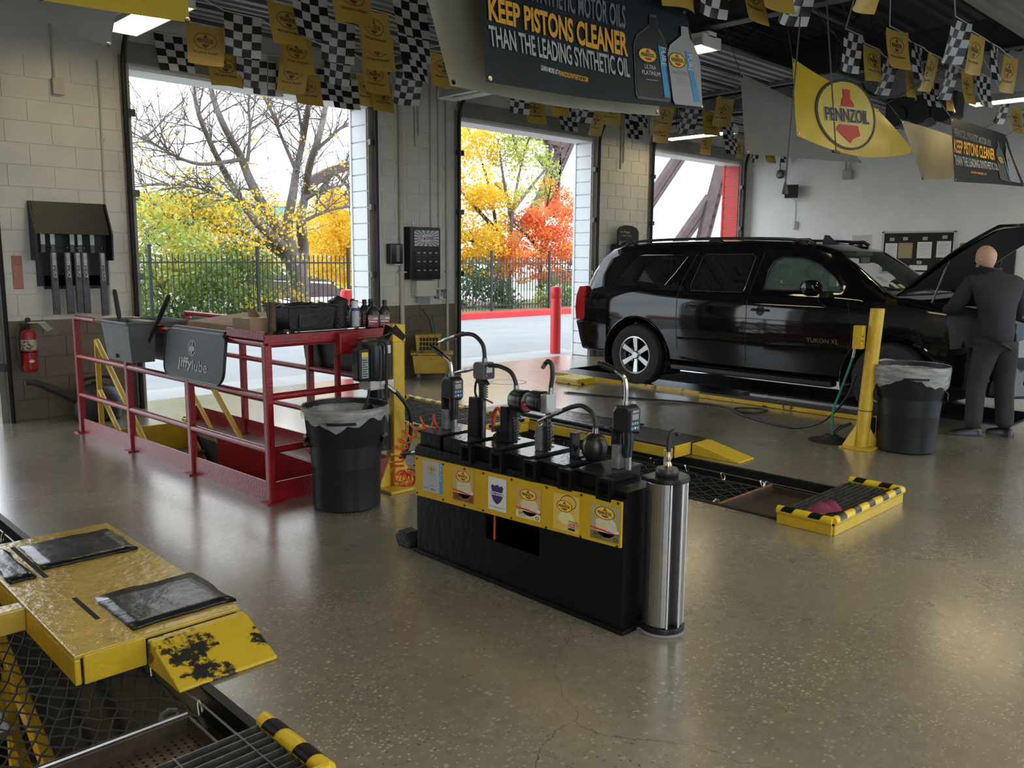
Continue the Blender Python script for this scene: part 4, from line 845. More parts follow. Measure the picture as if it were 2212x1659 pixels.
# yellow board (slightly out of level) with stickers
bd = MB(); zb = lambda y: .345+(3.535-y)*.036
bd.prism([(3.537, zb(3.537)-.018), (2.128, zb(2.128)-.008), (2.128, zb(2.128)+.193), (3.537, zb(3.537)+.200)], lambda y, z: (2.738, y, z), lambda y, z: (2.7499, y, z)); board_ = part('sticker_board', bd, mat('board_yellow', (.58, .36, .012), .38, var=.08, scale=5), t)
for y in (3.52, 3.30, 3.13, 2.99, 2.79, 2.56, 2.35, 2.145):
    for zz in (.186, -.004): part('screw', MB().cyl((2.7385, y, zb(y)+zz), (2.734, y, zb(y)+zz), .006, n=8), DKSTEEL, board_)
def stick(y0, z1, y1, z0, build, nm='sticker', lab=None):
    pr = Print(lambda a, b2, lv: Vector((2.7372-.0005*lv, y0+(y1-y0)*a, z0+(z1-z0)*b2+(y0-(y0+(y1-y0)*a))*.036))); build(pr); o = pr.build(t, nm); 
    if lab: o['label'] = lab
def s_a(pr):
    pr.rect(0, 0, 1, 1, mat('sticker_silver', (.42, .45, .47), .4)); pr.rect(.85, 0, 1, 1, PBLUE, 2); pr.text('PURE PLUS', .88, .42, .97, .97, PWHITE, 3, rot=True); pr.logo(.45, .78, .34, .19, 2); pr.text('PLATINUM', .2, .56, .68, .63, PGREY, 2); pr.text('FULL SYNTHETIC', .27, .44, .62, .48, PGREY, 2); pr.text('MOTOR OIL', .33, .36, .58, .40, PGREY, 2); pr.rect(.1, .22, .72, .235, PGREY, 2); pr.rect(.05, .08, .3, .13, PGREY, 2); pr.text('5W-20', .40, .06, .62, .12, INK, 2, .02)
def s_pz(base, low, word=None, grade='5W-30', wc=None):
    def f(pr):
        pr.rect(0, 0, 1, 1, base); pr.ell(.55, .40, .36, .30, mat('sticker_glow', (.70, .58, .34), .5), 2); pr.rect(0, .26, 1, .30, PWHITE, 2) if False else None
        pr.poly([(0, .30), (1, .22), (1, .28), (0, .34)], LOGORED, 3); pr.poly([(.55, .30), (.95, .26), (1, .30), (1, .36), (.62, .37)], PWHITE, 4); pr.text('ACTIVE', .62, .30, .88, .34, PGREY, 5)
        pr.rect(0, 0, 1, .235, low, 2); pr.logo(.5, .78, .68, .36, 3)
        if word: pr.text(word, .18, .46, .86, .58, wc or PWHITE, 5, .03)
        pr.text(grade, .12, .11, .48, .20, INK, 4, .02); pr.text('MOTOR OIL', .12, .05, .42, .09, INK, 4); pr.ring(.88, .10, .07, .055, .02, .018, INK, 4)
    return f
stick(3.468, .534, 3.306, .368, s_a, lab='silver and blue sticker'); stick(3.221, .539, 3.062, .371, s_pz(PTAN, PBROWN, 'HIGH MILEAGE', '5W-30'), lab='brown oil sticker')
def s_c(pr):
    pr.rect(0, 0, 1, 1, PWHITE); o = [(.5, .80), (.66, .74), (.74, .79), (.84, .72), (.78, .58), (.80, .42), (.68, .28), (.5, .19), (.32, .28), (.20, .42), (.22, .58), (.16, .72), (.26, .79), (.34, .74)]
    pr.poly(o, PNAVY, 2); pr.rect(.12, .47, .88, .57, PWHITE, 3); pr.text('DOMINION S', .17, .49, .83, .55, PNAVY, 4, .02); pr.text('Quality Engine Lubricants', .08, .09, .92, .13, INK, 3)
stick(2.954, .544, 2.825, .379, s_c, lab='white sticker with a navy shield'); stick(2.758, .536, 2.597, .386, s_pz(PTAN, PCREAM, None, '5W-30'), lab='gold oil sticker'); 
def s_e(pr):
    pr.rect(0, 0, 1, 1, mat('sticker_yellow', (.70, .48, .10), .5)); pr.ell(.5, .36, .3, .18, PCREAM, 2); pr.ring(.58, .80, .30, .20, .02, .02, INK, 2); pr.logo(.44, .68, .60, .32, 4); pr.rect(.6, .14, .97, .24, LOGORED, 3); pr.text('5W-20', .62, .15, .95, .23, PWHITE, 4, .02); pr.rect(.6, .05, .85, .11, INK, 3); pr.text('10W-40', .6, .26, .95, .32, INK, 3)
stick(2.517, .553, 2.36, .386, s_e, lab='pale yellow oil sticker'); stick(2.295, .554, 2.135, .396, s_pz(mat('sticker_olive', (.42, .36, .17), .5), mat('sticker_dark_olive', (.20, .17, .06), .5), 'GOLD', '5W-20'), lab='gold sticker lettered GOLD')
# ---- dispensers, each in the y-z plane at x = DX
DX = 2.915
def Y(y, z, x=0): return Vector((DX+x, y, z))
GUNB = mat('gun_black', (.013, .014, .015), .3, var=.2, scale=20); GREYW = mat('worn_grey_holder', (.16, .16, .16), .45, var=.5, scale=25)
def screen(q, y, z, w, h, brand, dark=True):
    pr = Print(lambda a, b2, lv: Vector((DX-w/2+w*a, y-.0006*lv, z+h*b2)))
    pr.rect(0, 0, 1, 1, mat('meter_face', (.02, .022, .026), .35)); pr.rect(.18, .52, .82, .78, mat('lcd_grey', (.26, .29, .28), .3), 2)
    if brand: pr.text('GRACO', .2, .84, .85, .95, PWHITE, 2, .02)
    for k in (0, 1, 2):
        pr.rect(.15+.25*k, .30, .33+.25*k, .42, PGREY, 2)
    pr.ell(.5, .15, .09, .06, PWHITE, 2); pr.rect(.12, .08, .34, .20, PBLUE, 2); pr.rect(.66, .08, .88, .20, PBLUE, 2); pr.build(q, 'meter_display')
def digital(label, y, s=1., top=1.07, tip=(.19, .165)):
    q = thing('meter_gun', label, 'dispenser', tuple(Y(y, .68))); zb_ = .68
    part('holster', MB().box(tuple(Y(y+.012, zb_, -.035)), tuple(Y(y+.055, .79, .035))), GREYW, q, bev=.006)
    part('holster_arm', MB().box(tuple(Y(y+.045, .77, -.03)), tuple(Y(y+.062, .86, .03))), BLACK, q, bev=.003)
    part('inlet_swivel', MB().cyl(Y(y-.012, .68), Y(y-.012, .742), .016, n=6), STEEL, q)
    part('grip', MB().tube([Y(y-.012, .735), Y(y-.006, .76), Y(y-.012, .80), Y(y-.010, .86)], [.019, .024, .025, .026], 12), GUNB, q, smooth=True)
    part('trigger_guard', MB().tube(smooth_path([Y(y+.01, .75), Y(y+.038, .775), Y(y+.04, .83), Y(y+.02, .86)], 4), .006, 8), GUNB, q, smooth=True)
    part('trigger', MB().box(tuple(Y(y+.012, .79, -.008)), tuple(Y(y+.022, .845, .008))), GUNB, q)
    hd = part('meter_head', MB().prism([(-.044, .852), (.05, .852), (.052, .94), (.03, .968), (-.02, .972), (-.046, .955)], lambda a, b2: Y(y+a, b2, -.042), lambda a, b2: Y(y+a, b2, .042)), GUNB, q, bev=.010)
    part('hook', MB().tube([Y(y-.03, .853), Y(y-.06, .852), Y(y-.07, .862)], .005, 6), GUNB, q)
    screen(q, y-.0465, .858, .068, .098, True)
    part('outlet_collar', MB().cyl(Y(y+.008, .965), Y(y+.008, .985), .014, n=12), STEEL, q)
    P = smooth_path([Y(y+.008, .98), Y(y+.008, top-.04), Y(y+.022, top+.005), Y(y+.07, top+.03)], 5); part('spout_tube', MB().tube(P, .0095, 12), CHROME, q, smooth=True)
    e = P[-1]; f_ = Y(y+tip[0], .965+tip[1]); part('nozzle', MB().tube([e, e.lerp(f_, .15), e.lerp(f_, .2), e.lerp(f_, .75), e.lerp(f_, .8), f_], [.011, .013, .0145, .0145, .009, .009], 12), DKSTEEL, q, smooth=True)
    return q
digital('black digital meter gun at the far left end with bent chrome spout', 3.432, top=1.045, tip=(.185, .155))
digital('black digital meter gun at the right end beside the stainless pillar', 2.250, top=1.085, tip=(.17, .175))
def hose_nozzle(q, pts, tip, r=.011):
    P = smooth_path(pts, 6); part('hose_spout', MB().tube(P, r, 12), RUBBER, q, smooth=True); e = P[-1]; d = Vector(tip)-e
    part('ferrule', MB().tube([P[0]-(P[1]-P[0]).normalized()*.012, P[3]], r*1.25, 10), STEEL, q, smooth=True)
    part('nozzle', MB().tube([e-d*.05, e+d*.25, e+d*.27, e+d*.55, e+d*.57, e+d*.8, Vector(tip)], [.012, .012, .009, .013, .013, .008, .005], 12), STEEL, q, smooth=True)
def grip_ribbed(q, y, z0, z1, m=GUNB):
    part('grip', MB().tube([Y(y, z0), Y(y-.004, (z0+z1)/2), Y(y+.006, z1)], [.018, .021, .02], 12), m, q, smooth=True)
    for k in range(7):
        zz = z0+.02+(z1-z0-.04)*k/6; part('grip_rib', MB().box(tuple(Y(y-.030, zz-.004, -.014)), tuple(Y(y-.016, zz+.004, .014))), DKSTEEL, q)
q = thing('meter_gun', 'grey screened meter gun with long arching hose spout in a tall black holster', 'dispenser', tuple(Y(3.22, .68)))
part('holster', MB().prism([(3.20, .68), (3.275, .68), (3.262, .885), (3.205, .885)], lambda a, b2: Y(a, b2, -.035), lambda a, b2: Y(a, b2, .035)), BLACK, q, bev=.005)
part('inlet_pipe', MB().cyl(Y(3.185, .68), Y(3.185, .87), .013, n=10), DKSTEEL, q); grip_ribbed(q, 3.195, .87, .985)
part('trigger_guard', MB().tube(smooth_path([Y(3.235, .88), Y(3.25, .91), Y(3.24, .965), Y(3.21, .985)], 4), .006, 8), GUNB, q)
part('valve_body', MB().prism([(3.15, .955), (3.18, .985), (3.225, .99), (3.225, .965), (3.19, .95)], lambda a, b2: Y(a, b2, -.02), lambda a, b2: Y(a, b2, .02)), GUNB, q, bev=.004)
part('hook', MB().tube([Y(3.18, .88), Y(3.14, .872), Y(3.115, .866)], .005, 6), STEEL, q)
part('meter_head', MB().prism([(3.142, .99), (3.15, .985), (3.215, .985), (3.222, 1.0), (3.222, 1.062), (3.21, 1.072), (3.15, 1.072), (3.142, 1.06)], lambda a, b2: Y(a, b2, -.042), lambda a, b2: Y(a, b2, .042)), mat('meter_grey', (.10, .10, .10), .4), q, bev=.006)
pr = Print(lambda a, b2, lv: Vector((DX-.033+.066*a, 3.1412-.0006*lv, .995+.068*b2))); pr.rect(0, 0, 1, 1, mat('meter_face', (.02, .022, .026))); pr.rect(.2, .38, .8, .85, mat('lcd_pale', (.42, .45, .46), .3), 2); pr.rect(.12, .08, .30, .28, LOGORED, 2); pr.build(q, 'meter_display')
hose_nozzle(q, [Y(3.178, 1.08), Y(3.178, 1.115), Y(3.195, 1.165), Y(3.26, 1.205), Y(3.344, 1.205), Y(3.41, 1.187)], Y(3.55, 1.145))
def drum(q, y0, y1, z, r, face):
    part('gauge_drum', MB().lathe([(0, y0), (r*.86, y0), (r, y0+.008), (r, y1-.012), (r*.9, y1), (0, y1)], (DX, 0, z), 28, axis='y'), GUNB, q, smooth=35)
    part('drum_bezel', MB().lathe([(r*.86, y0-.001), (r*.98, y0-.001), (r*1.03, y0+.006), (r*1.0, y0+.014)], (DX, 0, z), 28, axis='y', caps=False), BLACKG, q, smooth=35)
    if face:
        pr = Print(lambda a, b2, lv: Vector((DX+(a-.5)*2*r*.82, y0-.0005-.0006*lv, z+(b2-.5)*2*r*.82))); pr.ell(.5, .5, .5, .5, mat('gauge_red', (.45, .03, .05), .35)); pr.poly([(.5+.5*math.cos(math.radians(a)), .5+.5*math.sin(math.radians(a))) for a in range(5, 180, 12)], PGREY, 2); pr.text('OIL', .3, .62, .7, .78, INK, 3); pr.rect(.2, .33, .45, .42, PWHITE, 3); pr.rect(.55, .33, .8, .42, PWHITE, 3); pr.build(q, 'gauge_face')
q = thing('meter_gun', 'black drum meter gun with red dial face near the island middle', 'dispenser', tuple(Y(2.96, .68)))
part('holster', MB().box(tuple(Y(2.985, .68, -.03)), tuple(Y(3.03, .865, .03))), BLACK, q, bev=.006); grip_ribbed(q, 2.955, .685, .83); part('valve_body', MB().box(tuple(Y(2.925, .82, -.018)), tuple(Y(2.975, .86, .018))), GUNB, q, bev=.005)
drum(q, 2.865, 2.955, .905, .056, True); part('hook', MB().tube([Y(2.93, .85), Y(2.895, .843), Y(2.88, .855)], .006, 6), GUNB, q)
hose_nozzle(q, [Y(2.945, .965), Y(2.95, .995), Y(2.985, 1.04), Y(3.06, 1.06), Y(3.136, 1.058), Y(3.21, 1.043)], Y(3.415, .993))
q = thing('meter_gun', 'black drum meter gun turned backwards with short hooked spout', 'dispenser', tuple(Y(2.73, .68)))
part('holster', MB().box(tuple(Y(2.745, .68, -.03)), tuple(Y(2.785, .80, .03))), GREYW, q, bev=.006); grip_ribbed(q, 2.725, .685, .84); part('neck', MB().cyl(Y(2.725, .84), Y(2.725, .872), .012, n=10), DKSTEEL, q)
drum(q, 2.745, 2.83, .917, .053, False); part('rear_block', MB().box(tuple(Y(2.705, .868, -.035)), tuple(Y(2.748, .962, .035))), mat('cast_aluminium', (.45, .45, .44)), q, bev=.006)
P = smooth_path([Y(2.712, .965), Y(2.708, 1.0), Y(2.700, 1.05), Y(2.705, 1.10), Y(2.728, 1.118), Y(2.748, 1.105)], 5); part('hose_spout', MB().tube(P, .011, 12), RUBBER, q, smooth=True); part('ferrule', MB().cyl(Y(2.712, .962), Y(2.709, .995), .014, n=10), STEEL, q); part('nozzle_tip', MB().cyl(P[-1], P[-1]+Vector((0, .018, -.022)), .012, .011, 10), STEEL, q)
q = thing('meter_gun', 'low black bulbous gun with arching hose whose steel nozzle rests to its left', 'dispenser', tuple(Y(2.43, .68)))
part('bracket_plate', MB().box(tuple(Y(2.545, .68, -.03)), tuple(Y(2.556, .80, .03))), BLACK, q, bev=.002); part('bracket_lip', MB().box(tuple(Y(2.52, .797, -.03)), tuple(Y(2.556, .803, .03))), BLACK, q)
part('gun_body', MB().lathe([(0, .684), (.035, .688), (.058, .72), (.060, .765), (.045, .80), (.018, .815), (0, .816)], tuple(Y(2.43, 0)), 20), GUNB, q, smooth=60)
hose_nozzle(q, [Y(2.428, .825), Y(2.428, .86), Y(2.45, .905), Y(2.51, .93), Y(2.57, .918), Y(2.63, .893)], Y(2.79, .818)); part('trigger_lever', MB().tube([Y(2.735, .83), Y(2.775, .79), Y(2.815, .735)], [.005, .006, .003], 8), STEEL, q); part('trigger_pivot', MB().cyl(Y(2.73, .815, -.02), Y(2.73, .815, .02), .012, n=12), STEEL, q)
part('hose_loop', MB().tube(smooth_path([Y(2.48, .70), Y(2.52, .685), Y(2.55, .70), Y(2.53, .74)], 4), .006, 8), RUBBER, q)
# rubber bung with orange hose stub
q = thing('hose_plug', 'black rubber hose plug with an orange hose loop behind the second gun', 'hose fitting', tuple(Y(3.08, .68))); c = Y(3.075, .68, .03)
part('lower_disc', MB().lathe([(.045, 0), (.048, .02), (.03, .035), (0, .035)], tuple(c), 20), RUBBER, q, smooth=True); part('upper_disc', MB().lathe([(.02, .035), (.05, .045), (.05, .062), (.02, .072), (0, .072)], tuple(c), 20), RUBBER, q, smooth=True)
part('orange_tube', MB().tube(smooth_path([c+Vector((0, 0, .03)), c+Vector((0, 0, .12)), c+Vector((.0, .03, .155)), c+Vector((.02, .08, .12)), c+Vector((.03, .10, .02))], 5), .010, 10), mat('orange_hose', (.75, .10, .02)), q, smooth=True)
# orange coil hose
core = smooth_path([(2.95, 3.47, .705), (2.87, 3.60, .70), (2.81, 3.69, .63), (2.79, 3.74, .54), (2.775, 3.75, .45), (2.76, 3.69, .385), (2.755, 3.61, .40), (2.76, 3.57, .46)], 40)
coil = []; n_ = len(core); pu = Vector((0, 0, 1))
for i, c in enumerate(core):
    d = (core[min(i+1, n_-1)]-core[max(i-1, 0)]).normalized(); u = d.cross(Vector((1, 0, .2))).normalized(); w = d.cross(u); a = i/n_*2*math.pi*15; coil.append(c+(u*math.cos(a)+w*math.sin(a))*.036)
q = thing('coil_hose', 'orange coiled air hose hanging at the left end of the oil island', 'air hose', (2.9, 3.62, .4)); part('coil', MB().tube(coil, .0055, 7), mat('orange_hose', (.75, .10, .02)), q, smooth=True)
part('connector', MB().cyl((2.80, 3.575, .55), (2.79, 3.64, .53), .013, n=10), STEEL, q); part('feed_hose', MB().tube(smooth_path([(2.79, 3.63, .535), (2.785, 3.70, .52), (2.80, 3.75, .49)], 4), .012, 10), RUBBER, q, smooth=True); part('valve_knob', MB().lathe([(0, 0), (.04, .0), (.042, .02), (.02, .03), (0, .03)], (2.80, 3.545, .56), 16, axis='y'), BLACK, q)
part('support_bracket', MB().box((2.79, 3.54, .53), (2.90, 3.555, .60)), BLACK, q)
# wheel chock
q = thing('wheel_chock', 'small black rubber block on the floor left of the oil island', 'wheel chock', (2.78, 3.66, 0)); p = MB(); p.prism([(3.60, 0), (3.71, 0), (3.735, .05), (3.70, .085), (3.64, .08), (3.60, .03)], lambda a, b2: (2.74, a, b2), lambda a, b2: (2.84, a, b2)); part('block', p, GRIME, q, bev=.008)
# stainless D-shaped pillar
SX, SY = 2.925, 2.035
SS = mat('brushed_stainless', (.40, .385, .36), .40, metal=1, var=.08, scale=40)
q = thing('stainless_pillar', 'stainless steel half round fluid pillar with black cap and brass valve', 'pillar', (SX, SY, 0))
def rot(u, v): return (SX+u, SY+v)
def arc(r0, r1, a0, a1, k=10): return [(r1*math.cos(math.radians(a0+(a1-a0)*i/k)), r1*math.sin(math.radians(a0+(a1-a0)*i/k))) for i in range(k+1)]+[(r0*math.cos(math.radians(a1-(a1-a0)*i/k)), r0*math.sin(math.radians(a1-(a1-a0)*i/k))) for i in range(k+1)]
def dsec(r): return [(r*math.cos(math.radians(a)), r*math.sin(math.radians(a))) for a in range(150, 361, 10)]+[(r, r*.75), (-r*.87, r*.75)]
for z0, z1, r, nm in ((0, .012, .105, 'floor_gasket'), (.012, .035, .098, 'base_plate'), (.672, .692, .098, 'top_plate')): part(nm, MB().prism(dsec(r), lambda u, v: (*rot(u, v), z0), lambda u, v: (*rot(u, v), z1)), BLACK if nm != 'floor_gasket' else mat('grey_gasket', (.2, .2, .19), .7), q, bev=.004)
for nm, a0, a1 in (('left_column', 135, 231), ('right_column', 264, 335)):
    co = part(nm, MB().prism(arc(.045, .088, a0, a1), lambda u, v: (*rot(u, v), .035), lambda u, v: (*rot(u, v), .672)), SS, q, bev=.006)
    for a_ in ((a1-3,) if a0 < 200 else (a0+3, a1-30)): c_ = (.086*math.cos(math.radians(a_)), .086*math.sin(math.radians(a_))); part('edge_bead', MB().cyl((*rot(*c_), .036), (*rot(*c_), .671), .007, n=10), CHROME, co, smooth=True)
part('inner_core', MB().cyl((*rot(0, 0), .035), (*rot(0, 0), .672), .05, n=20), mat('pillar_dark_core', (.03, .03, .03), .5), q, smooth=True)
part('cap_knob', MB().lathe([(.046, .692), (.050, .698), (.050, .715), (.044, .724), (0, .724)], (*rot(0, 0), 0), 24), PLASTIC, q, smooth=40)
BRASS = mat('nickel_brass', (.50, .42, .28), .25, metal=1)
part('valve_body', MB().lathe([(.016, .724), (.018, .74), (.011, .752), (.015, .765), (.009, .78), (.009, .80)], (*rot(.005, 0), 0), 14), BRASS, q, smooth=True); part('valve_lever', MB().box((-.006, -.003, 0), (.006, .003, .07), M=Matrix.Translation((*rot(-.018, 0), .735))), CHROME, q, bev=.002)
part('spout', MB().tube(smooth_path([(*rot(.005, 0), .795), (*rot(.004, 0), .85), (*rot(.012, -.005), .875), (*rot(.035, -.01), .88), (*rot(.055, -.01), .862)], 5), .011, 10), RUBBER, q, smooth=True)
# ================================================================== pit guards, wheel plates, nets
BARB = mat('grating_steel', (.16, .16, .155), .4, metal=.8, var=.4, scale=20)
def guard(label, x0, x1, y0, y1, along='x', open_side='+y', zt=.085, nb=9, group=None):
    t = thing('pit_guard', label, 'grating', ((x0+x1)/2, (y0+y1)/2, 0)); r = .028
    sides = {'-y': ((x0, y0), (x1, y0)), '+y': ((x0, y1), (x1, y1)), '-x': ((x0, y0), (x0, y1)), '+x': ((x1, y0), (x1, y1))}
    for k, (a, b_) in sides.items():
        if k in open_side.split(): continue
        L = math.dist(a, b_)
        part('curb_plate', MB().beam((*a, zt*.45), (*b_, zt*.45), .03, zt*.9), YELW if along == 'y' else YEL, t, bev=.004)
        bar = part('edge_bar', MB().tube([(*a, zt), (*b_, zt)], r, 12), YELT if along == 'x' else YELW, t, smooth=40)
        n_ = max(2, int(L/.17)); A = Vector((*a, zt)); d = (Vector((*b_, zt))-A)/L
        for i in range(n_):
            s0 = A+d*(L*(i+.30)/n_); s1 = A+d*(L*(i+.72)/n_); vs_ = MB(); P = []; sk = .04
            for (c, e) in ((s0, 0), (s1, 1)):
                for j in range(9):
                    an = math.pi*j/8; sd = d.cross(Vector((0, 0, 1))); off = d*(sk*(j/8-.5)); P.append(c+off+(sd*math.cos(an)+Vector((0, 0, 1))*math.sin(an))*(r+.0012))
            vs_.add(P, [(j, j+1, 9+j+1, 9+j) for j in range(8)]); part('tape_stripe', vs_, BLACKG, bar)
    if along == 'x':
        for i in range(nb):
            y = y0+.04+(y1-y0-.05)*i/(nb-1); part('grating_bar', MB().box((x0+.02, y-.003, zt-.04), (x1-.02, y+.003, zt-.005)), BARB, t)
        for i in range(5): xx = x0+.1+(x1-x0-.2)*i/4; part('cross_rod', MB().box((xx-.003, y0+.03, zt-.008), (xx+.003, y1, zt-.004)), BARB, t)
    else:
        for i in range(nb):
            x = x0+.05+(x1-x0-.1)*i/(nb-1); part('grating_bar', MB().box((x-.004, y0+.02, zt-.05), (x+.004, y1-.02, zt-.012)), BARB, t)
        for i in range(9): yy = y0+.1+(y1-y0-.2)*i/8; part('cross_rod', MB().box((x0+.03, yy-.003, zt-.016), (x1-.03, yy+.003, zt-.012)), BARB, t)
    return t
guard('yellow and black edged grating guard at the near end of the middle pit', 4.70, 5.72, 2.09, 2.44)
guard('yellow and black edged grating guard in the bottom left corner of the picture', .22, 1.235, 2.03, 2.42)
guard('long worn yellow grating frame over the far end of the middle pit', 4.62, 5.55, 5.45, 7.25, 'y', '', .10, 15)
# ---- wheel plates over the pit edges
def plate(label, x0, x1, y0, y1, yr, zt, top, ramp_m, mats_, edge=YEL):
    t = thing('wheel_plate', label, 'wheel ramp', ((x0+x1)/2, (y0+y1)/2, 0))
    part('deck', MB().box((x0, y0, zt-.02), (x1, y1, zt)), top, t, bev=.006)
    part('pit_side_channel', MB().box((x0, y0, .002), (x0+.025, y1, zt-.018)), edge, t, bev=.008); part('outer_channel', MB().box((x1-.02, y0, .0), (x1, y1, zt-.018)), edge, t)
    part('end_plate', MB().box((x0+.03, y0-.012, .005), (x0+.26, y0, zt-.004)), edge, t, bev=.004)
    p = MB(); p.prism([(y0-.02, 0), (y0-.02, zt-.01), (y0-.06, zt-.012), (yr, .014), (yr, 0)], lambda a, b2: (x0+.26, a, b2), lambda a, b2: (x1, a, b2)); part('end_ramp', p, ramp_m, t, bev=.006)
    for (a, b_, c, d) in mats_:
        R2 = random.Random(int(c*100)); p = MB(); nu, nv = 8, 6
        f = lambda u, v: (a+(b_-a)*u+R2.uniform(-.008, .008)*(u in (0, 1)), c+(d-c)*v+R2.uniform(-.008, .008)*(v in (0, 1)), zt+.012+R2.uniform(-.0015, .0015))
        p.grid(nu, nv, f); o = part('rubber_mat', p, mat('oily_rubber_mat', (.013, .014, .016), .26, var=.5, scale=7, bump=.4, bscale=16, rvar=.14), t, smooth=180)
        md = o.modifiers.new('s', 'SOLIDIFY'); md.thickness = .012
    return t
RAMPW = mat('scraped_ramp_paint', (.60, .42, .03), .38, wear=((.025, .024, .02), .53, 3.2), bump=.4, bscale=30)
WETY = mat('wet_yellow_deck', (.52, .36, .06), .2, var=.22, scale=5, bump=.6, bscale=26, wear=((.28, .19, .07), .66, 9))
pl = plate('yellow wheel plate with black rubber mats bridging the left pit edge', .905, 1.565, 3.24, 4.82, 2.93, .125, WETY, RAMPW, [(1.14, 1.575, 3.31, 3.74), (1.09, 1.52, 4.26, 4.67), (.93, 1.03, 4.18, 4.68)])
p = MB(); p.box((1.075, 3.52, .118), (1.095, 3.82, .1258)); part('slot', p, mat('slot_black', (.005, .005, .005), .9), pl); p = MB(); p.box((1.06, 4.16, .12), (1.082, 4.72, .1258)); part('slot', p, MATS['slot_black'], pl)
part('cross_beam', MB().box((.26, 3.86, .02), (.905, 3.95, .12)), WETY, pl, bev=.006)
p = MB(); p.lathe([(0, 0), (.012, 0), (.012, .006), (0, .006)], (1.50, 4.0, .125), 10); part('bolt', p, YEL, pl)
DKDECK = mat('oily_black_deck', (.03, .029, .028), .32, var=.4, scale=5, wear=((.10, .06, .03), .64, 6), bump=.4, bscale=25)
plate('black topped wheel plate with yellow sides along the right of the middle pit', 5.60, 6.10, 3.86, 6.2, 3.40, .11, DKDECK, mat('scraped_ramp_paint_b', (.62, .43, .03), .38, wear=((.025, .024, .02), .60, 3.0), bump=.4, bscale=30), [(5.66, 6.08, 4.5, 5.9)], YELW)
plate('worn yellow wheel plate under the near wheels of the black vehicle', 8.42, 8.62, 3.55, 5.45, 3.2, .07, DKDECK, RAMPW, [], YELW)
q = thing('wheel_stop', 'short yellow and black striped wheel stop beside the rear wheel', 'wheel stop', (8.25, 7.2, 0)); part('block', MB().prism([(7.0, 0), (7.42, 0), (7.38, .07), (7.04, .07)], lambda a, b2: (8.05, a, b2), lambda a, b2: (8.42, a, b2)), YELW, q, bev=.01)
for k in range(5): part('ridge', MB().cyl((8.08+.07*k, 7.02, .072), (8.08+.07*k, 7.40, .072), .014, n=8), YELT, q)
q = thing('rail_cover', 'dark flat rail cover plate on the floor behind the rear wheel', 'plate', (8.62, 5.9, 0)); part('plate', MB().box((8.66, 5.2, 0), (9.15, 8.0, .03)), DKDECK, q, bev=.005); part('yellow_edge', MB().box((8.63, 5.2, 0), (8.66, 8.0, .035)), YELW, q)
# ---- nets, cables, drip trays
NETM = mat('net_cord', (.035, .036, .035), .7); CABLE = mat('steel_cable', (.14, .14, .14), .4, metal=.8)
def net(label, x0, x1, y0, y1, z, nx, ny, sag, lift):
    t = thing('safety_net', label, 'net', ((x0+x1)/2, (y0+y1)/2, z)); p = MB(); R2 = random.Random(5)
    def pt(u, v):
        s = math.sin(math.pi*u); zz = z-sag*s*(1-.3*math.cos(v*9)); return Vector((x0+(x1-x0)*u, y0+(y1-y0)*v, zz))+Vector((R2.uniform(-.008, .008), R2.uniform(-.008, .008), R2.uniform(-.01, .01)))
    g = [[pt(i/nx+(.5/nx if j % 2 and 0 < i < nx else 0), j/ny) for i in range(nx+1)] for j in range(ny+1)]
    for j in range(ny):
        for i in range(nx+1):
            for k in ((0, -1) if j % 2 == 0 else (0, 1)):
                if 0 <= i+k <= nx: p.tube([g[j][i], g[j+1][i+k]], .0045, 4, caps=False)
    o = part('mesh_cords', p, NETM, t); o['kind'] = 'stuff'
    for s, x in ((0, x0), (1, x1)):
        part('edge_rope', MB().tube([g[j][0 if s == 0 else nx] for j in range(ny+1)], .009, 6), NETM, t)
        part('cable', MB().cyl((x+(-.02 if s == 0 else .02), y0-.5, z+.05), (x+(-.02 if s == 0 else .02), y1+.3, z+.05), .006, n=6), CABLE, t)
        for j in range(1, ny, max(1, ny//6)):
            a = g[j][0 if s == 0 else nx]; b_ = Vector((x+(-.02 if s == 0 else .02), a.y+.02, z+.055)); part('snap_hook', MB().tube(smooth_path([a, (a+b_)/2+Vector((0, .018, .02)), b_, (a+b_)/2+Vector((0, -.018, 0))], 4, True), .005, 6, closed=True), CHROME, t)
    return t
net('black rope safety net stretched across the near left pit', .32, 1.18, 2.75, 5.6, -.06, 14, 46, .10, 0)
net('black rope safety net hanging in the middle pit beside the stainless pillar', 4.82, 5.66, 3.0, 5.3, -.10, 12, 34, .10, 0)
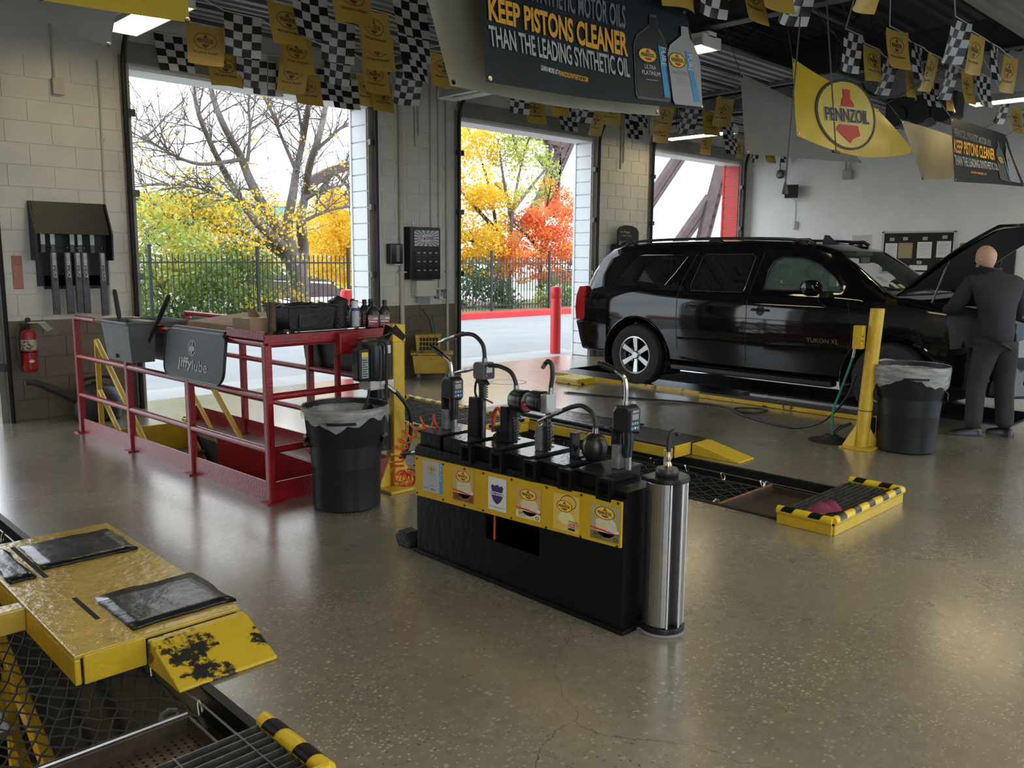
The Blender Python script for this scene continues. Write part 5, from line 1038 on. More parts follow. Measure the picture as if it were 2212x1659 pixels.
def pan(label, x0, x1, y0, y1, z, m, perf):
    t = thing('drip_tray', label, 'tray', ((x0+x1)/2, (y0+y1)/2, z)); part('pan', MB().box((x0, y0, z-.03), (x1, y1, z-.02)), m, t)
    for a, b_ in (((x0, y0), (x1, y0)), ((x1, y0), (x1, y1)), ((x1, y1), (x0, y1)), ((x0, y1), (x0, y0))): part('rim', MB().beam((*a, z), (*b_, z), .012, .06), m if perf else m, t, bev=.003)
    part('front_rail', MB().cyl((x0, y1+.01, z+.035), (x1, y1+.01, z+.035), .009, n=8), STEEL if perf else mat('rusty_rail', (.22, .09, .03), .6, var=.4, scale=20), t)
    for x in (x0+.06, x1-.06): part('hanger_ring', MB().tube([(x+.035*math.cos(a/8*6.283), y1+.02, z+.03+.035*math.sin(a/8*6.283)) for a in range(8)], .009, 6, closed=True), STEEL, t)
    if perf:
        p = MB()
        for i in range(26):
            for j in range(10):
                if (i+j) % 1 == 0: cx_, cy_ = x0+.02+(x1-x0-.04)*i/25, y0+.03+(y1-y0-.06)*(j+.5*(i % 2))/10; p.add([(cx_+.006*math.cos(a*1.047), cy_+.009*math.sin(a*1.047), z-.0195) for a in range(6)], [tuple(range(6))])
        o = part('perforations', p, mat('perforation_dark', (.004, .004, .004), .9), t); o['kind'] = 'stuff'
    return t
pan('perforated brown metal drip tray in the near left pit behind the grating', .36, 1.14, 2.46, 2.80, -.05, mat('greasy_brown_metal', (.10, .075, .055), .45, metal=.5, var=.4, scale=12), True)
pan('flat brown drip tray hung in the middle pit behind the striped guard', 4.84, 5.64, 2.48, 2.98, -.08, mat('brown_pan', (.075, .055, .04), .5, metal=.3, var=.4, scale=8), False)
# yellow stair rails and grey treads seen down the left pit
t = thing('pit_stair', 'yellow railed steel stair descending in the near left pit under the net', 'stair', (.7, 3.4, -1.5))
for x in (.42, .98):
    part('handrail', MB().beam((x, 4.9, -.25), (x, 2.9, -1.25), .05, .09), YEL, t, bev=.006); part('lower_rail', MB().beam((x, 4.9, -.65), (x, 2.9, -1.65), .04, .06), YEL, t)
    for y in (4.6, 3.9, 3.2): part('baluster', MB().beam((x, y, -.40-(4.9-y)*.5+.15), (x, y, -2.1), .05, .05), YEL, t)
for k in range(8): part('tread', MB().box((.45, 4.7-.25*k-.22, -.75-.17*k), (.95, 4.7-.25*k, -.72-.17*k)), mat('grey_tread', (.20, .20, .20), .45, metal=.4, var=.3, scale=10), t)
part('pit_drum', MB().cyl((1.02, 3.05, -.28), (1.12, 3.05, -.28), .10, n=20), PLASTIC, thing('hose_reel', 'dark round hose reel on the wall of the near left pit', 'hose reel', (1.07, 3.05, -.28)))
# red rag on the middle guard, floor hose
q = thing('rag', 'crumpled dark red rag lying on the striped guard grating', 'rag', (4.90, 2.22, .085)); R2 = random.Random(12); p = MB()
p.grid(14, 8, lambda u, v: (4.76+.26*u+R2.uniform(-.006, .006), 2.17+.12*v+.02*math.sin(u*7), .083+.045*math.sin(math.pi*u)*math.sin(math.pi*v)*(1+.6*math.sin(u*17+v*5))+R2.uniform(0, .007))); part('cloth', p, mat('red_rag', (.16, .02, .045), .85, var=.25, scale=20), q, smooth=180)
q = thing('air_hose', 'thin black air hose with a loop lying across the floor to the right yellow post', 'air hose', (7.9, 5.0, 0))
pts = [(7.50, 6.69, .012), (7.72, 6.0, .012), (7.98, 5.35, .012), (8.05, 4.90, .012), (7.90, 4.62, .012), (7.95, 4.45, .014), (8.12, 4.40, .022), (8.16, 4.55, .022), (8.0, 4.70, .024), (7.80, 4.55, .014), (7.55, 4.05, .012), (7.50, 3.75, .02), (7.42, 3.45, .14), (7.33, 3.22, .38), (7.27, 3.11, .62)]
part('hose', MB().tube(smooth_path(pts, 8), .011, 8), RUBBER, q, smooth=True); part('brass_tip', MB().cyl((7.50, 6.69, .012), (7.485, 6.74, .014), .014, .009, 10), BRASS, q)
# work lamps in the pits
for (x, y, lb) in ((.30, 4.3, 'caged work lamp on the wall of the near left pit'), (4.79, 6.3, 'caged work lamp on the wall of the middle pit')):
    q = thing('pit_lamp', lb, 'lamp', (x, y, -1.0)); part('housing', MB().box((x, y-.35, -1.02), (x+.05, y+.35, -.92)), STEEL, q, bev=.004); part('tube', MB().cyl((x+.075, y-.32, -.97), (x+.075, y+.32, -.97), .018, n=10), mat('pit_lamp_tube', (.9, .85, .7), .4, emit=((1, .82, .5), 14.0)), q, smooth=True)
    for k in range(5): part('cage_wire', MB().tube([(x+.05, y-.3+.15*k, -.93), (x+.10, y-.3+.15*k, -.94), (x+.10, y-.3+.15*k, -1.0), (x+.05, y-.3+.15*k, -1.01)], .003, 5), STEEL, q)
# ================================================================== black long-wheelbase SUV, hood up
CPAINT = mat('black_car_paint', (.005, .005, .006), .05, spec=.5)
GLASSD = mat('privacy_glass', (.010, .013, .014), .03, alpha=.86, spec=.8); GLASSC = mat('tinted_clear_glass', (.25, .38, .33), .03, alpha=.16, spec=.8)
TRIMB = mat('black_trim', (.012, .012, .012), .4)
SXC = 9.62
suv = thing('suv', 'black long sport utility vehicle parked over the right pit with its hood raised', 'car', (SXC, 5.0, 0))
def lerp_tab(tab, y):
    tab = sorted(tab)
    if y <= tab[0][0]: return tab[0][1:]
    for a, b_ in zip(tab, tab[1:]):
        if y <= b_[0]:
            k = (y-a[0])/(b_[0]-a[0]); return [p+(q-p)*k for p, q in zip(a[1:], b_[1:])]
    return tab[-1][1:]
# y, zbottom, ztop, half width, roof half width, belt z
TAB = [(2.18, .45, 1.00, .62, .60, .98), (2.26, .36, 1.08, .74, .70, 1.04), (2.42, .34, 1.13, .88, .78, 1.10), (2.70, .34, 1.17, .975, .84, 1.13), (3.0, .34, 1.20, 1.0, .86, 1.16), (3.42, .34, 1.245, 1.0, .88, 1.21),
       (3.55, .34, 1.30, 1.0, .84, 1.225), (3.72, .34, 1.43, 1.0, .79, 1.225), (3.92, .34, 1.58, 1.0, .76, 1.23), (4.12, .34, 1.71, 1.0, .75, 1.23), (4.34, .34, 1.785, 1.0, .75, 1.23), (4.6, .34, 1.82, 1.0, .75, 1.23), (5.2, .34, 1.845, 1.0, .75, 1.235), (5.9, .34, 1.845, 1.0, .75, 1.24),
       (6.6, .34, 1.83, 1.0, .745, 1.245), (7.0, .36, 1.80, .99, .735, 1.25), (7.18, .38, 1.76, .985, .725, 1.25), (7.32, .40, 1.66, .975, .73, 1.24), (7.44, .42, 1.45, .96, .78, 1.22), (7.52, .44, 1.22, .95, .82, 1.15), (7.56, .46, .90, .94, .86, .85)]
ys_ = [r[0] for r in TAB]; ys_ = sorted(set(ys_+[2.85, 3.2, 4.9, 5.5, 6.25]))
def section(y):
    zb, zt, hw, rw, be = lerp_tab(TAB, y); g = max(0, zt-be)
    h = [(0, zb), (hw*.90, zb), (hw*.965, zb+.05), (hw*.99, zb+(be-zb)*.30), (hw, zb+(be-zb)*.55), (hw*.992, zb+(be-zb)*.80), (hw*.97, be-.03), (hw*.945 if g > .1 else (hw+rw)/2, be)]
    top = [(rw+(hw*.93-rw)*.62, be+g*.35), (rw+(hw*.93-rw)*.25, be+g*.70), (rw, be+g*.90), (rw*.93, be+g*.965), (rw*.72, be+g*.99), (0, zt)]
    return h+top
rings = []; bm_ = MB()
for y in ys_:
    h = section(y); ring = [(SXC-x, y, z) for x, z in h]+[(SXC+x, y, z) for x, z in h[-2:0:-1]]; rings.append(ring)
k = len(rings[0]); bm_.add([p for r in rings for p in r], [(i*k+j, i*k+(j+1) % k, (i+1)*k+(j+1) % k, (i+1)*k+j) for i in range(len(rings)-1) for j in range(k)]+[tuple(range(k))[::-1], tuple((len(rings)-1)*k+j for j in range(k))])
shell = bpy.data.objects.new('body_shell', bm_.mesh('body_shell', CPAINT)); COL.objects.link(shell)
cuts = []
def cutter(mb):
    o = bpy.data.objects.new('cut', mb.mesh('cut', TRIMB)); COL.objects.link(o); cuts.append(o); md = shell.modifiers.new('c', 'BOOLEAN'); md.operation = 'DIFFERENCE'; md.object = o; md.solver = 'EXACT'
def xprism(poly, x0, x1): return MB().prism(poly, lambda a, b2: (x0, a, b2), lambda a, b2: (x1, a, b2))
HR, HF, HZ, RW_ = 6.56, 3.37, .365, .395
arch = lambda yc: [(yc+.49*math.cos(math.radians(a)), HZ+.03+.49*math.sin(math.radians(a))) for a in range(-30, 211, 10)]
for yc in (HR, HF):
    for x0, x1 in ((SXC-1.2, SXC-.62), (SXC+.62, SXC+1.2)): cutter(xprism(arch(yc), x0, x1))
cutter(xprism([(3.75, .62), (3.72, 1.16), (4.02, 1.56), (4.22, 1.68), (4.42, 1.735), (5.2, 1.785), (6.6, 1.77), (7.05, 1.73), (7.30, 1.40), (7.36, .9), (7.3, .62)], SXC-.70, SXC+.70))
WIN_F = [(4.84, 1.285), (4.83, 1.50), (4.78, 1.60), (4.70, 1.645), (4.45, 1.635), (4.25, 1.57), (4.05, 1.43), (3.93, 1.30), (3.95, 1.275)]
WIN_R = [(5.78, 1.24), (5.80, 1.30), (5.72, 1.64), (5.68, 1.67), (5.06, 1.675), (5.02, 1.64), (5.07, 1.26), (5.10, 1.24)]
WIN_Q = [(7.02, 1.27), (6.95, 1.37), (6.80, 1.58), (6.72, 1.65), (6.60, 1.67), (5.98, 1.665), (5.94, 1.64), (6.18, 1.29), (6.22, 1.265)]
for w in (WIN_F, WIN_R, WIN_Q):
    for x0, x1 in ((SXC-1.1, SXC-.6), (SXC+.6, SXC+1.1)): cutter(xprism(w, x0, x1))
cutter(MB().prism([(-.70, 0), (.70, 0), (.60, 1), (-.60, 1)], lambda a, b2: (SXC+a, 3.56+b2*.62-.20, 1.30+b2*.40+.12), lambda a, b2: (SXC+a, 3.56+b2*.62+.25, 1.30+b2*.40-.18)))
cutter(MB().box((SXC-.66, 7.2, 1.30), (SXC+.66, 7.8, 1.60)))
cutter(MB().box((SXC-.72, 2.42, .62), (SXC+.72, 3.36, 1.5)))
dg = bpy.context.evaluated_depsgraph_get(); ev = shell.evaluated_get(dg); me = bpy.data.meshes.new_from_object(ev)
for o in cuts: bpy.data.objects.remove(o)
bpy.data.objects.remove(shell)
me.materials.clear(); me.materials.append(CPAINT); me.polygons.foreach_set('use_smooth', [True]*len(me.polygons)); me.set_sharp_from_angle(angle=math.radians(32))
for p_ in me.polygons: p_.material_index = 0
bodyo = link('body_shell', me, suv); bodyo.name = 'body_shell'
def side_x(y, z):
    h = section(y); h = h[1:]
    for (x0, z0), (x1, z1) in zip(h, h[1:]):
        if z0 <= z <= z1 and z1 > z0: return x0+(x1-x0)*(z-z0)/(z1-z0)
    return h[-2][0]
def skin(name, poly, m, parent, off=.004, sides=(-1,), nsub=3, thick=.008):
    for s in sides:
        f0 = lambda a, b2: (SXC+s*(side_x(a, b2)+off), a, b2); f1 = lambda a, b2: (SXC+s*(side_x(a, b2)+off-thick), a, b2)
        part(name, MB().prism(poly, f0, f1), m, parent)
for w, m_ in ((WIN_F, GLASSC), (WIN_R, GLASSD), (WIN_Q, GLASSD)): skin('window_glass', w, m_, suv, -.008, (-1, 1))
for w in (WIN_R, WIN_F):
    part('window_seal', MB().tube([(SXC-(side_x(a, b2)+.002), a, b2) for a, b2 in w], .007, 6, closed=True), TRIMB, suv)
part('window_chrome', MB().tube([(SXC-(side_x(a, b2)+.003), a, b2) for a, b2 in ((5.94, 1.64), (6.06, 1.46), (6.18, 1.29))], .004, 6), CHROME, suv); part('window_chrome', MB().tube([(SXC-(side_x(a, b2)+.003), a, b2) for a, b2 in ((5.02, 1.64), (5.05, 1.40), (5.08, 1.25))], .004, 6), CHROME, suv)
ws = MB(); ws.grid(10, 6, lambda u, v: (SXC+(u-.5)*2*(.80-.13*v), 3.50+.68*v-.10*(1-(2*u-1)**2)*(1-.4*v), 1.285+.43*v+.012*(1-(2*u-1)**2))); wso = part('windshield', ws, GLASSC, suv, smooth=180)
part('rear_glass', MB().box((SXC-.66, 7.36, 1.28), (SXC+.66, 7.375, 1.60)), GLASSD, suv)
# windshield stickers
for (u, v, m_, s) in ((.07, .22, mat('sticker_teal', (.02, .20, .32), .4), .06), (.12, .08, mat('sticker_pale_green', (.35, .50, .45), .4), .05), (.19, .03, mat('sticker_pale_green', (.35, .5, .45)), .05)):
    pt_ = lambda a, b2: Vector((SXC+(a-.5)*2*(.80-.13*b2), 3.50+.68*b2-.10*(1-(2*a-1)**2)*(1-.4*b2)-.006, 1.285+.43*b2+.012*(1-(2*a-1)**2)+.004)); part('windshield_sticker', MB().add([pt_(u, v), pt_(u+s, v), pt_(u+s, v+.13), pt_(u, v+.13)], [(0, 1, 2, 3)]), m_, suv)
# seams, mouldings, handles, badges
SEAM = mat('seam_black', (.002, .002, .002), .7)
for pts in ([(5.80, 1.70), (5.92, 1.40), (5.95, 1.20), (5.95, .90), (5.93, .52)], [(4.92, 1.70), (5.0, 1.25), (5.0, .90), (4.99, .45)], [(3.86, 1.23), (3.78, .95), (3.78, .75), (3.84, .50)]):
    part('door_seam', MB().tube([(SXC-(side_x(a, b2)-.001), a, b2) for a, b2 in smooth_path([(a, b2, 0) for a, b2 in pts], 4) for a, b2 in [(a, b2)]] if False else [(SXC-(side_x(v.x, v.y)-.001), v.x, v.y) for v in smooth_path([(a, b2, 0) for a, b2 in pts], 4)], .005, 6), SEAM, suv)
for y0, y1 in ((5.02, 5.92), (3.86, 4.97)): part('side_moulding', MB().tube([(SXC-(side_x(y, .66)+.002), y, .66) for y in (y0, (y0+y1)/2, y1)], .016, 8), CPAINT, suv)
part('running_board', MB().box((SXC-1.01, 3.95, .27), (SXC-.86, 6.0, .33)), TRIMB, suv, bev=.015); part('running_board', MB().box((SXC+.86, 3.95, .27), (SXC+1.01, 6.0, .33)), TRIMB, suv, bev=.015)
for y in (5.72, 4.83):
    h = part('door_handle', MB().tube(smooth_path([(SXC-side_x(y, 1.05)+.01, y+.10, 1.05), (SXC-side_x(y, 1.05)-.028, y+.08, 1.055), (SXC-side_x(y, 1.05)-.028, y-.08, 1.055), (SXC-side_x(y, 1.05)+.01, y-.10, 1.05)], 4), .014, 8), BLACKG, suv, smooth=True)
    part('handle_cup', MB().lathe([(0, -.002), (.05, -.001), (.06, .006)], (SXC-side_x(y, 1.04)-.002, y, 1.04), 16, axis='x'), TRIMB, h)
def badge(txt, y0, y1, z0, z1):
    pr = Print(lambda a, b2, lv: Vector((SXC-side_x(y0+(y1-y0)*a, z0+(z1-z0)*b2)-.002-.002*lv, y0+(y1-y0)*a, z0+(z1-z0)*b2))); pr.text(txt, 0, 0, 1, 1, CHROME, 1, .015); pr.build(suv, 'badge')
badge('YUKON XL', 4.26, 3.90, .735, .785); badge('SLT', 6.07, 5.98, 1.295, 1.325)
# mirror
mi = part('mirror', MB().lathe([(0, -.125), (.06, -.12), (.085, -.07), (.088, .05), (.075, .10), (0, .11)], (SXC-1.13, 4.17, 1.32), 20, axis='x'), CPAINT, suv, smooth=True); part('mirror_arm', MB().box((SXC-1.06, 4.02, 1.22), (SXC-.93, 4.12, 1.27)), TRIMB, mi, bev=.01); part('mirror_glass', MB().lathe([(0, 0), (.07, .001)], (SXC-1.13, 4.262, 1.32), 16, axis='y'), CHROME, mi)
mi2 = part('mirror', MB().lathe([(0, -.11), (.06, -.10), (.088, .05), (.075, .10), (0, .125)], (SXC+1.13, 4.17, 1.32), 16, axis='x'), CPAINT, suv, smooth=True); part('mirror_arm', MB().box((SXC+.93, 4.02, 1.22), (SXC+1.06, 4.12, 1.27)), TRIMB, mi2)
# roof rails, fin
for s in (-1, 1):
    x = SXC+s*.70
    part('roof_rail', MB().tube(smooth_path([(x, 6.98, 1.78), (x, 6.85, 1.825), (x, 6.4, 1.85), (x, 5.6, 1.86), (x, 4.9, 1.85), (x, 4.55, 1.83), (x, 4.45, 1.78)], 5), .017, 8), TRIMB, suv, smooth=True)
    for y in (6.95, 5.62, 4.50): part('rail_foot', MB().tube([(x, y+.13, 1.79), (x, y+.06, 1.83), (x, y-.06, 1.83), (x, y-.13, 1.79)], .022, 8), TRIMB, suv, smooth=True)
part('antenna_fin', MB().prism([(4.62, 1.815), (4.40, 1.79), (4.47, 1.83), (4.55, 1.90), (4.60, 1.905)], lambda a, b2: (SXC-.012, a, b2), lambda a, b2: (SXC+.012, a, b2)), TRIMB, suv, bev=.004)
# tail lamps, bumpers
TAIL = mat('tail_lamp_red', (.50, .012, .02), .12, coat=1)
for s in (-1, 1):
    part('tail_lamp', MB().prism([(7.585, .80), (7.60, .95), (7.585, 1.12), (7.53, 1.245), (7.42, 1.25), (7.44, 1.1), (7.45, .80)], lambda a, b2: (SXC+s*.985, a-.0, b2), lambda a, b2: (SXC+s*.80, a+.012, b2)), TAIL, suv, bev=.012)
part('rear_bumper', MB().prism([(-1.0, 7.02), (-1.005, 7.45), (-.98, 7.58), (-.88, 7.67), (0, 7.71), (.88, 7.67), (.98, 7.58), (1.005, 7.45), (1.0, 7.02), (.85, 7.02), (.85, 7.4), (-.85, 7.4), (-.85, 7.02)], lambda a, b2: (SXC+a*.97, b2-(.10 if b2 > 7.4 else 0), .40), lambda a, b2: (SXC+a, b2, .79)), CPAINT, suv, bev=.03)
part('front_bumper', MB().prism([(-.90, 2.50), (-.86, 2.32), (-.70, 2.20), (0, 2.12), (.70, 2.20), (.86, 2.32), (.90, 2.50), (.75, 2.55), (-.75, 2.55)], lambda a, b2: (SXC+a, b2, .33), lambda a, b2: (SXC+a*.97, b2+.03, .66)), CPAINT, suv, bev=.03)
gr = part('grille', MB().box((SXC-.52, 2.15, .70), (SXC+.52, 2.20, 1.0)), CHROME, suv, bev=.02)
for k_ in range(5): part('grille_slat', MB().box((SXC-.48, 2.14, .735+.05*k_), (SXC+.48, 2.152, .755+.05*k_)), TRIMB, gr)
for s in (-1, 1):
    part('headlamp', MB().prism([(s*.58, 2.17), (s*.74, 2.24), (s*.875, 2.40), (s*.86, 2.46), (s*.58, 2.26)], lambda a, b2: (SXC+a, b2, .72), lambda a, b2: (SXC+a*.98, b2+.02, .96)), mat('headlamp_glass', (.35, .37, .38), .08, spec=.8), suv, bev=.012)
    part('fog_lamp', MB().lathe([(0, 0), (.05, .0), (.055, .02)], (SXC+s*.66, 2.165, .48), 14, axis='y'), CHROME, suv)
# wheels
TIRE = mat('tire_rubber', (.014, .014, .014), .7, bump=.2, bscale=60); ALLOY = mat('alloy_wheel', (.50, .50, .49), .28, metal=.9); ALLOYD = mat('alloy_dark', (.10, .10, .10), .4, metal=.8)
def wheel(x, y, s, lab):
    w = part('wheel', MB().lathe([(.23, -.11), (.30, -.125), (.37, -.115), (.392, -.07), (.395, .0), (.392, .07), (.37, .115), (.30, .125), (.23, .11)], (x, y, HZ+.03), 40, axis='x', caps=False), TIRE, suv, smooth=35, label=lab); zc = HZ+.03; xo = x+s*.10
    part('rim', MB().lathe([(.235, -.005), (.24, .018*1), (.225, .02), (.215, -.03), (.20, -.06)] if s > 0 else [(.20, .06), (.215, .03), (.225, -.02), (.24, -.018), (.235, .005)], (xo, y, zc), 40, axis='x', caps=False), ALLOY, w, smooth=35)
    part('rim_well', MB().lathe([(.0, 0), (.22, 0)], (x+s*.03, y, zc), 30, axis='x'), ALLOYD, w); part('hub_cap', MB().lathe([(0, .03*s), (.04, .03*s), (.055, .01*s), (.06, -.02*s)], (xo-s*.015, y, zc), 20, axis='x'), ALLOY, w, smooth=True)
    for k_ in range(6):
        a = math.radians(60*k_+28); d = Vector((0, math.cos(a), math.sin(a))); e = Vector((0, -math.sin(a), math.cos(a))); c = Vector((xo, y, zc))
        P = [c+d*.04-e*.026+Vector((-s*.012, 0, 0)), c+d*.04+e*.026+Vector((-s*.012, 0, 0)), c+d*.222+e*.036+Vector((s*.006, 0, 0)), c+d*.222-e*.036+Vector((s*.006, 0, 0))]; part('spoke', MB().add(P+[p+Vector((-s*.03, 0, 0)) for p in P], [(0, 1, 2, 3), (4, 7, 6, 5), (0, 4, 5, 1), (1, 5, 6, 2), (2, 6, 7, 3), (3, 7, 4, 0)]), ALLOY, w, bev=.004)
        a2 = a+math.radians(30); c2 = c+Vector((s*.002, .085*math.cos(a2), .085*math.sin(a2))); part('lug_nut', MB().cyl(c2-Vector((s*.02, 0, 0)), c2+Vector((s*.008, 0, 0)), .013, n=6), BLACKG, w)
for x, s in ((SXC-.885, -1), (SXC+.885, 1)):
    for y, nm in ((HR, 'rear'), (HF, 'front')): wheel(x, y, s, None)
for yc in (HR, HF):
    part('arch_liner', MB().grid(16, 1, lambda u, v: (SXC-.99+.37*v, yc+.485*math.cos(math.pi*(u*1.3-.15)), HZ+.03+.485*math.sin(math.pi*(u*1.3-.15)))), TRIMB, suv); part('arch_lip', MB().tube([(SXC-.995, yc+.493*math.cos(math.pi*u/16), HZ+.03+.493*math.sin(math.pi*u/16)) for u in range(-2, 19)], .012, 6), CPAINT, suv, smooth=True)
part('underbody', MB().box((SXC-.70, 2.6, .30), (SXC+.70, 7.4, .37)), TRIMB, suv); part('rear_axle', MB().cyl((SXC-.8, HR, HZ), (SXC+.8, HR, HZ), .06, n=10), TRIMB, suv); part('muffler', MB().cyl((SXC-.3, 7.0, .33), (SXC+.2, 7.0, .33), .10, n=12), DKSTEEL, suv)
# seats
SEAT = mat('seat_leather', (.02, .02, .021), .5)
for x, y in ((SXC-.40, 4.55), (SXC+.40, 4.55), (SXC-.42, 5.55), (SXC+.42, 5.55)):
    se = part('seat', MB().prism([(y-.25, .80), (y+.25, .78), (y+.40, 1.33), (y+.30, 1.36), (y+.14, .95), (y-.25, .95)], lambda a, b2: (x-.24, a, b2), lambda a, b2: (x+.24, a, b2)), SEAT, suv, bev=.05); part('headrest', MB().lathe([(0, -.13), (.07, -.12), (.095, -.06), (.095, .06), (.07, .12), (0, .13)], (x, y+.36, 1.47), 16, axis='x'), SEAT, se, smooth=True); part('headrest_post', MB().cyl((x, y+.36, 1.30), (x, y+.36, 1.42), .012), STEEL, se)
part('dashboard', MB().prism([(3.55, .8), (3.55, 1.20), (3.80, 1.25), (4.02, 1.12), (3.95, .8)], lambda a, b2: (SXC-.69, a, b2), lambda a, b2: (SXC+.69, a, b2)), SEAT, suv, bev=.03); part('steering_wheel', MB().tube([(SXC-.40+.19*math.cos(a*.3927), 4.12+.06*math.sin(a*.3927), 1.16+.18*math.sin(a*.3927)) for a in range(16)], .015, 8, closed=True), SEAT, suv); part('rearview_mirror', MB().box((SXC-.12, 4.10, 1.58), (SXC+.12, 4.13, 1.65)), SEAT, suv, bev=.01)
# engine bay
part('engine_cover', MB().box((SXC-.40, 2.55, .85), (SXC+.35, 3.20, 1.08)), TRIMB, suv, bev=.04); part('battery', MB().box((SXC-.68, 2.95, .85), (SXC-.45, 3.25, 1.10)), PLASTIC, suv, bev=.01); part('coolant_tank', MB().box((SXC+.42, 2.95, .9), (SXC+.62, 3.2, 1.12)), mat('tank_grey', (.15, .15, .15), .5), suv, bev=.03); part('radiator_support', MB().box((SXC-.70, 2.36, 1.0), (SXC+.70, 2.50, 1.06)), TRIMB, suv, bev=.01)
part('cowl_panel', MB().prism([(-.86, 3.36), (-.80, 3.56), (0, 3.46), (.80, 3.56), (.86, 3.36), (0, 3.28)], lambda a, b2: (SXC+a, b2, 1.205), lambda a, b2: (SXC+a, b2+.02, 1.262)), TRIMB, suv, bev=.01)
for x in (-.35, .25): part('wiper', MB().tube([(SXC+x, 3.42, 1.275), (SXC+x-.30, 3.50, 1.32), (SXC+x-.45, 3.56, 1.345)], .009, 6), TRIMB, suv)
part('fender_cloth', MB().grid(6, 6, lambda u, v: (SXC-.80-.17*min(1, v*1.6)+.02*math.sin(u*9), 2.50+.55*u, 1.165-(max(0, v-.5)*.75)-.02*math.sin(u*6+v*4))), mat('fender_cloth_black', (.03, .03, .032), .6), suv, smooth=180)
# hood
HD_ = MB(); hy0, hz0 = 3.40, 1.268; al = math.radians(36); L_ = 1.28
def hood(u, v, lift=0):
    d = L_*v; crown = .05*(1-(2*u-1)**2)+.06*math.sin(min(1, v)*math.pi*.9); drop = -.22*max(0, v-.86)/.14*.5
    yy = hy0-d*math.cos(al)+(crown+drop+lift)*math.sin(al); zz = hz0+d*math.sin(al)+(crown+drop+lift)*math.cos(al)
    return Vector((SXC+(u-.5)*2*(.86-.10*max(0, v-.6)), yy, zz))
HD_.grid(14, 14, lambda u, v: hood(u, v)); ho = part('hood', HD_, CPAINT, suv, smooth=180); md = ho.modifiers.new('s', 'SOLIDIFY'); md.thickness = .02
HI = MB(); HI.grid(10, 10, lambda u, v: hood(.06+.88*u, .05+.86*v, -.045)); part('hood_inner_frame', HI, mat('hood_liner', (.008, .008, .008), .8, spec=.2), ho, smooth=50)
for s in (.03, .97): part('hood_strut', MB().cyl(hood(s, .45, -.05), (SXC+(s-.5)*1.72, 3.10, 1.10), .011, n=8), BLACKG, suv)
# ================================================================== mechanic leaning over the engine
def skin_obj(name, V, Ed, m, parent, sub=2):
    me = bpy.data.meshes.new(name); me.from_pydata([v[0] for v in V], Ed, []); ob = bpy.data.objects.new(name, me); COL.objects.link(ob)
    md = ob.modifiers.new('sk', 'SKIN'); md.use_smooth_shade = True
    for i, v in enumerate(V): r = v[1]; me.skin_vertices[0].data[i].radius = r if hasattr(r, '__len__') else (r, r)
    me.skin_vertices[0].data[0].use_root = True
    s = ob.modifiers.new('ss', 'SUBSURF'); s.levels = sub; s.render_levels = sub
    m2 = bpy.data.meshes.new_from_object(ob.evaluated_get(bpy.context.evaluated_depsgraph_get())); bpy.data.objects.remove(ob); m2.materials.clear(); m2.materials.append(m)
    m2.polygons.foreach_set('use_smooth', [True]*len(m2.polygons)); return link(name, m2, parent)
SKIN_ = mat('skin', (.58, .36, .26), .5, var=.06, scale=12); JAC = mat('navy_black_jacket', (.012, .013, .018), .8, var=.2, scale=9, bump=.5, bscale=14); TRO = mat('charcoal_trousers', (.022, .022, .023), .85, var=.25, scale=9, bump=.5, bscale=14); SHOE = mat('black_shoe', (.010, .010, .010), .35)
MB_ = Vector((8.585, 2.405, 0)); FWD = Vector((.66, .75, 0)).normalized(); RGT = Vector((FWD.y, -FWD.x, 0))
def H(r, f, z): return MB_+RGT*r+FWD*f+Vector((0, 0, z))
man = thing('person', 'bald person in dark jacket and charcoal trousers bending over the engine of the black vehicle', 'person', tuple(MB_))
hipz = .93
BV = [(H(0, .0, hipz), (.11, .09)), (H(0, .03, 1.10), (.12, .09)), (H(0, .09, 1.28), (.15, .09)), (H(0, .15, 1.42), (.13, .09)), (H(0, .175, 1.50), (.058, .058)), (H(0, .20, 1.555), (.06, .065)),
      (H(-.19, .14, 1.40), (.07, .07)), (H(-.27, .22, 1.16), (.05, .05)), (H(-.20, .44, 1.14), (.04, .04)), (H(-.17, .50, 1.14), (.03, .036)),
      (H(.19, .14, 1.40), (.07, .07)), (H(.29, .20, 1.14), (.05, .05)), (H(.20, .42, 1.10), (.04, .04)), (H(.17, .48, 1.10), (.03, .036)),
      (H(-.09, -.01, .84), (.07, .07)), (H(-.14, .03, .48), (.065, .065)), (H(-.15, -.0, .10), (.045, .045)), (H(.09, -.01, .84), (.07, .07)), (H(.13, .03, .48), (.065, .065)), (H(.145, -.02, .10), (.045, .045))]
BE = [(0, 1), (1, 2), (2, 3), (3, 4), (4, 5), (3, 6), (6, 7), (7, 8), (8, 9), (3, 10), (10, 11), (11, 12), (12, 13), (0, 14), (14, 15), (15, 16), (0, 17), (17, 18), (18, 19)]
body_ = skin_obj('body', BV, BE, SKIN_, man)
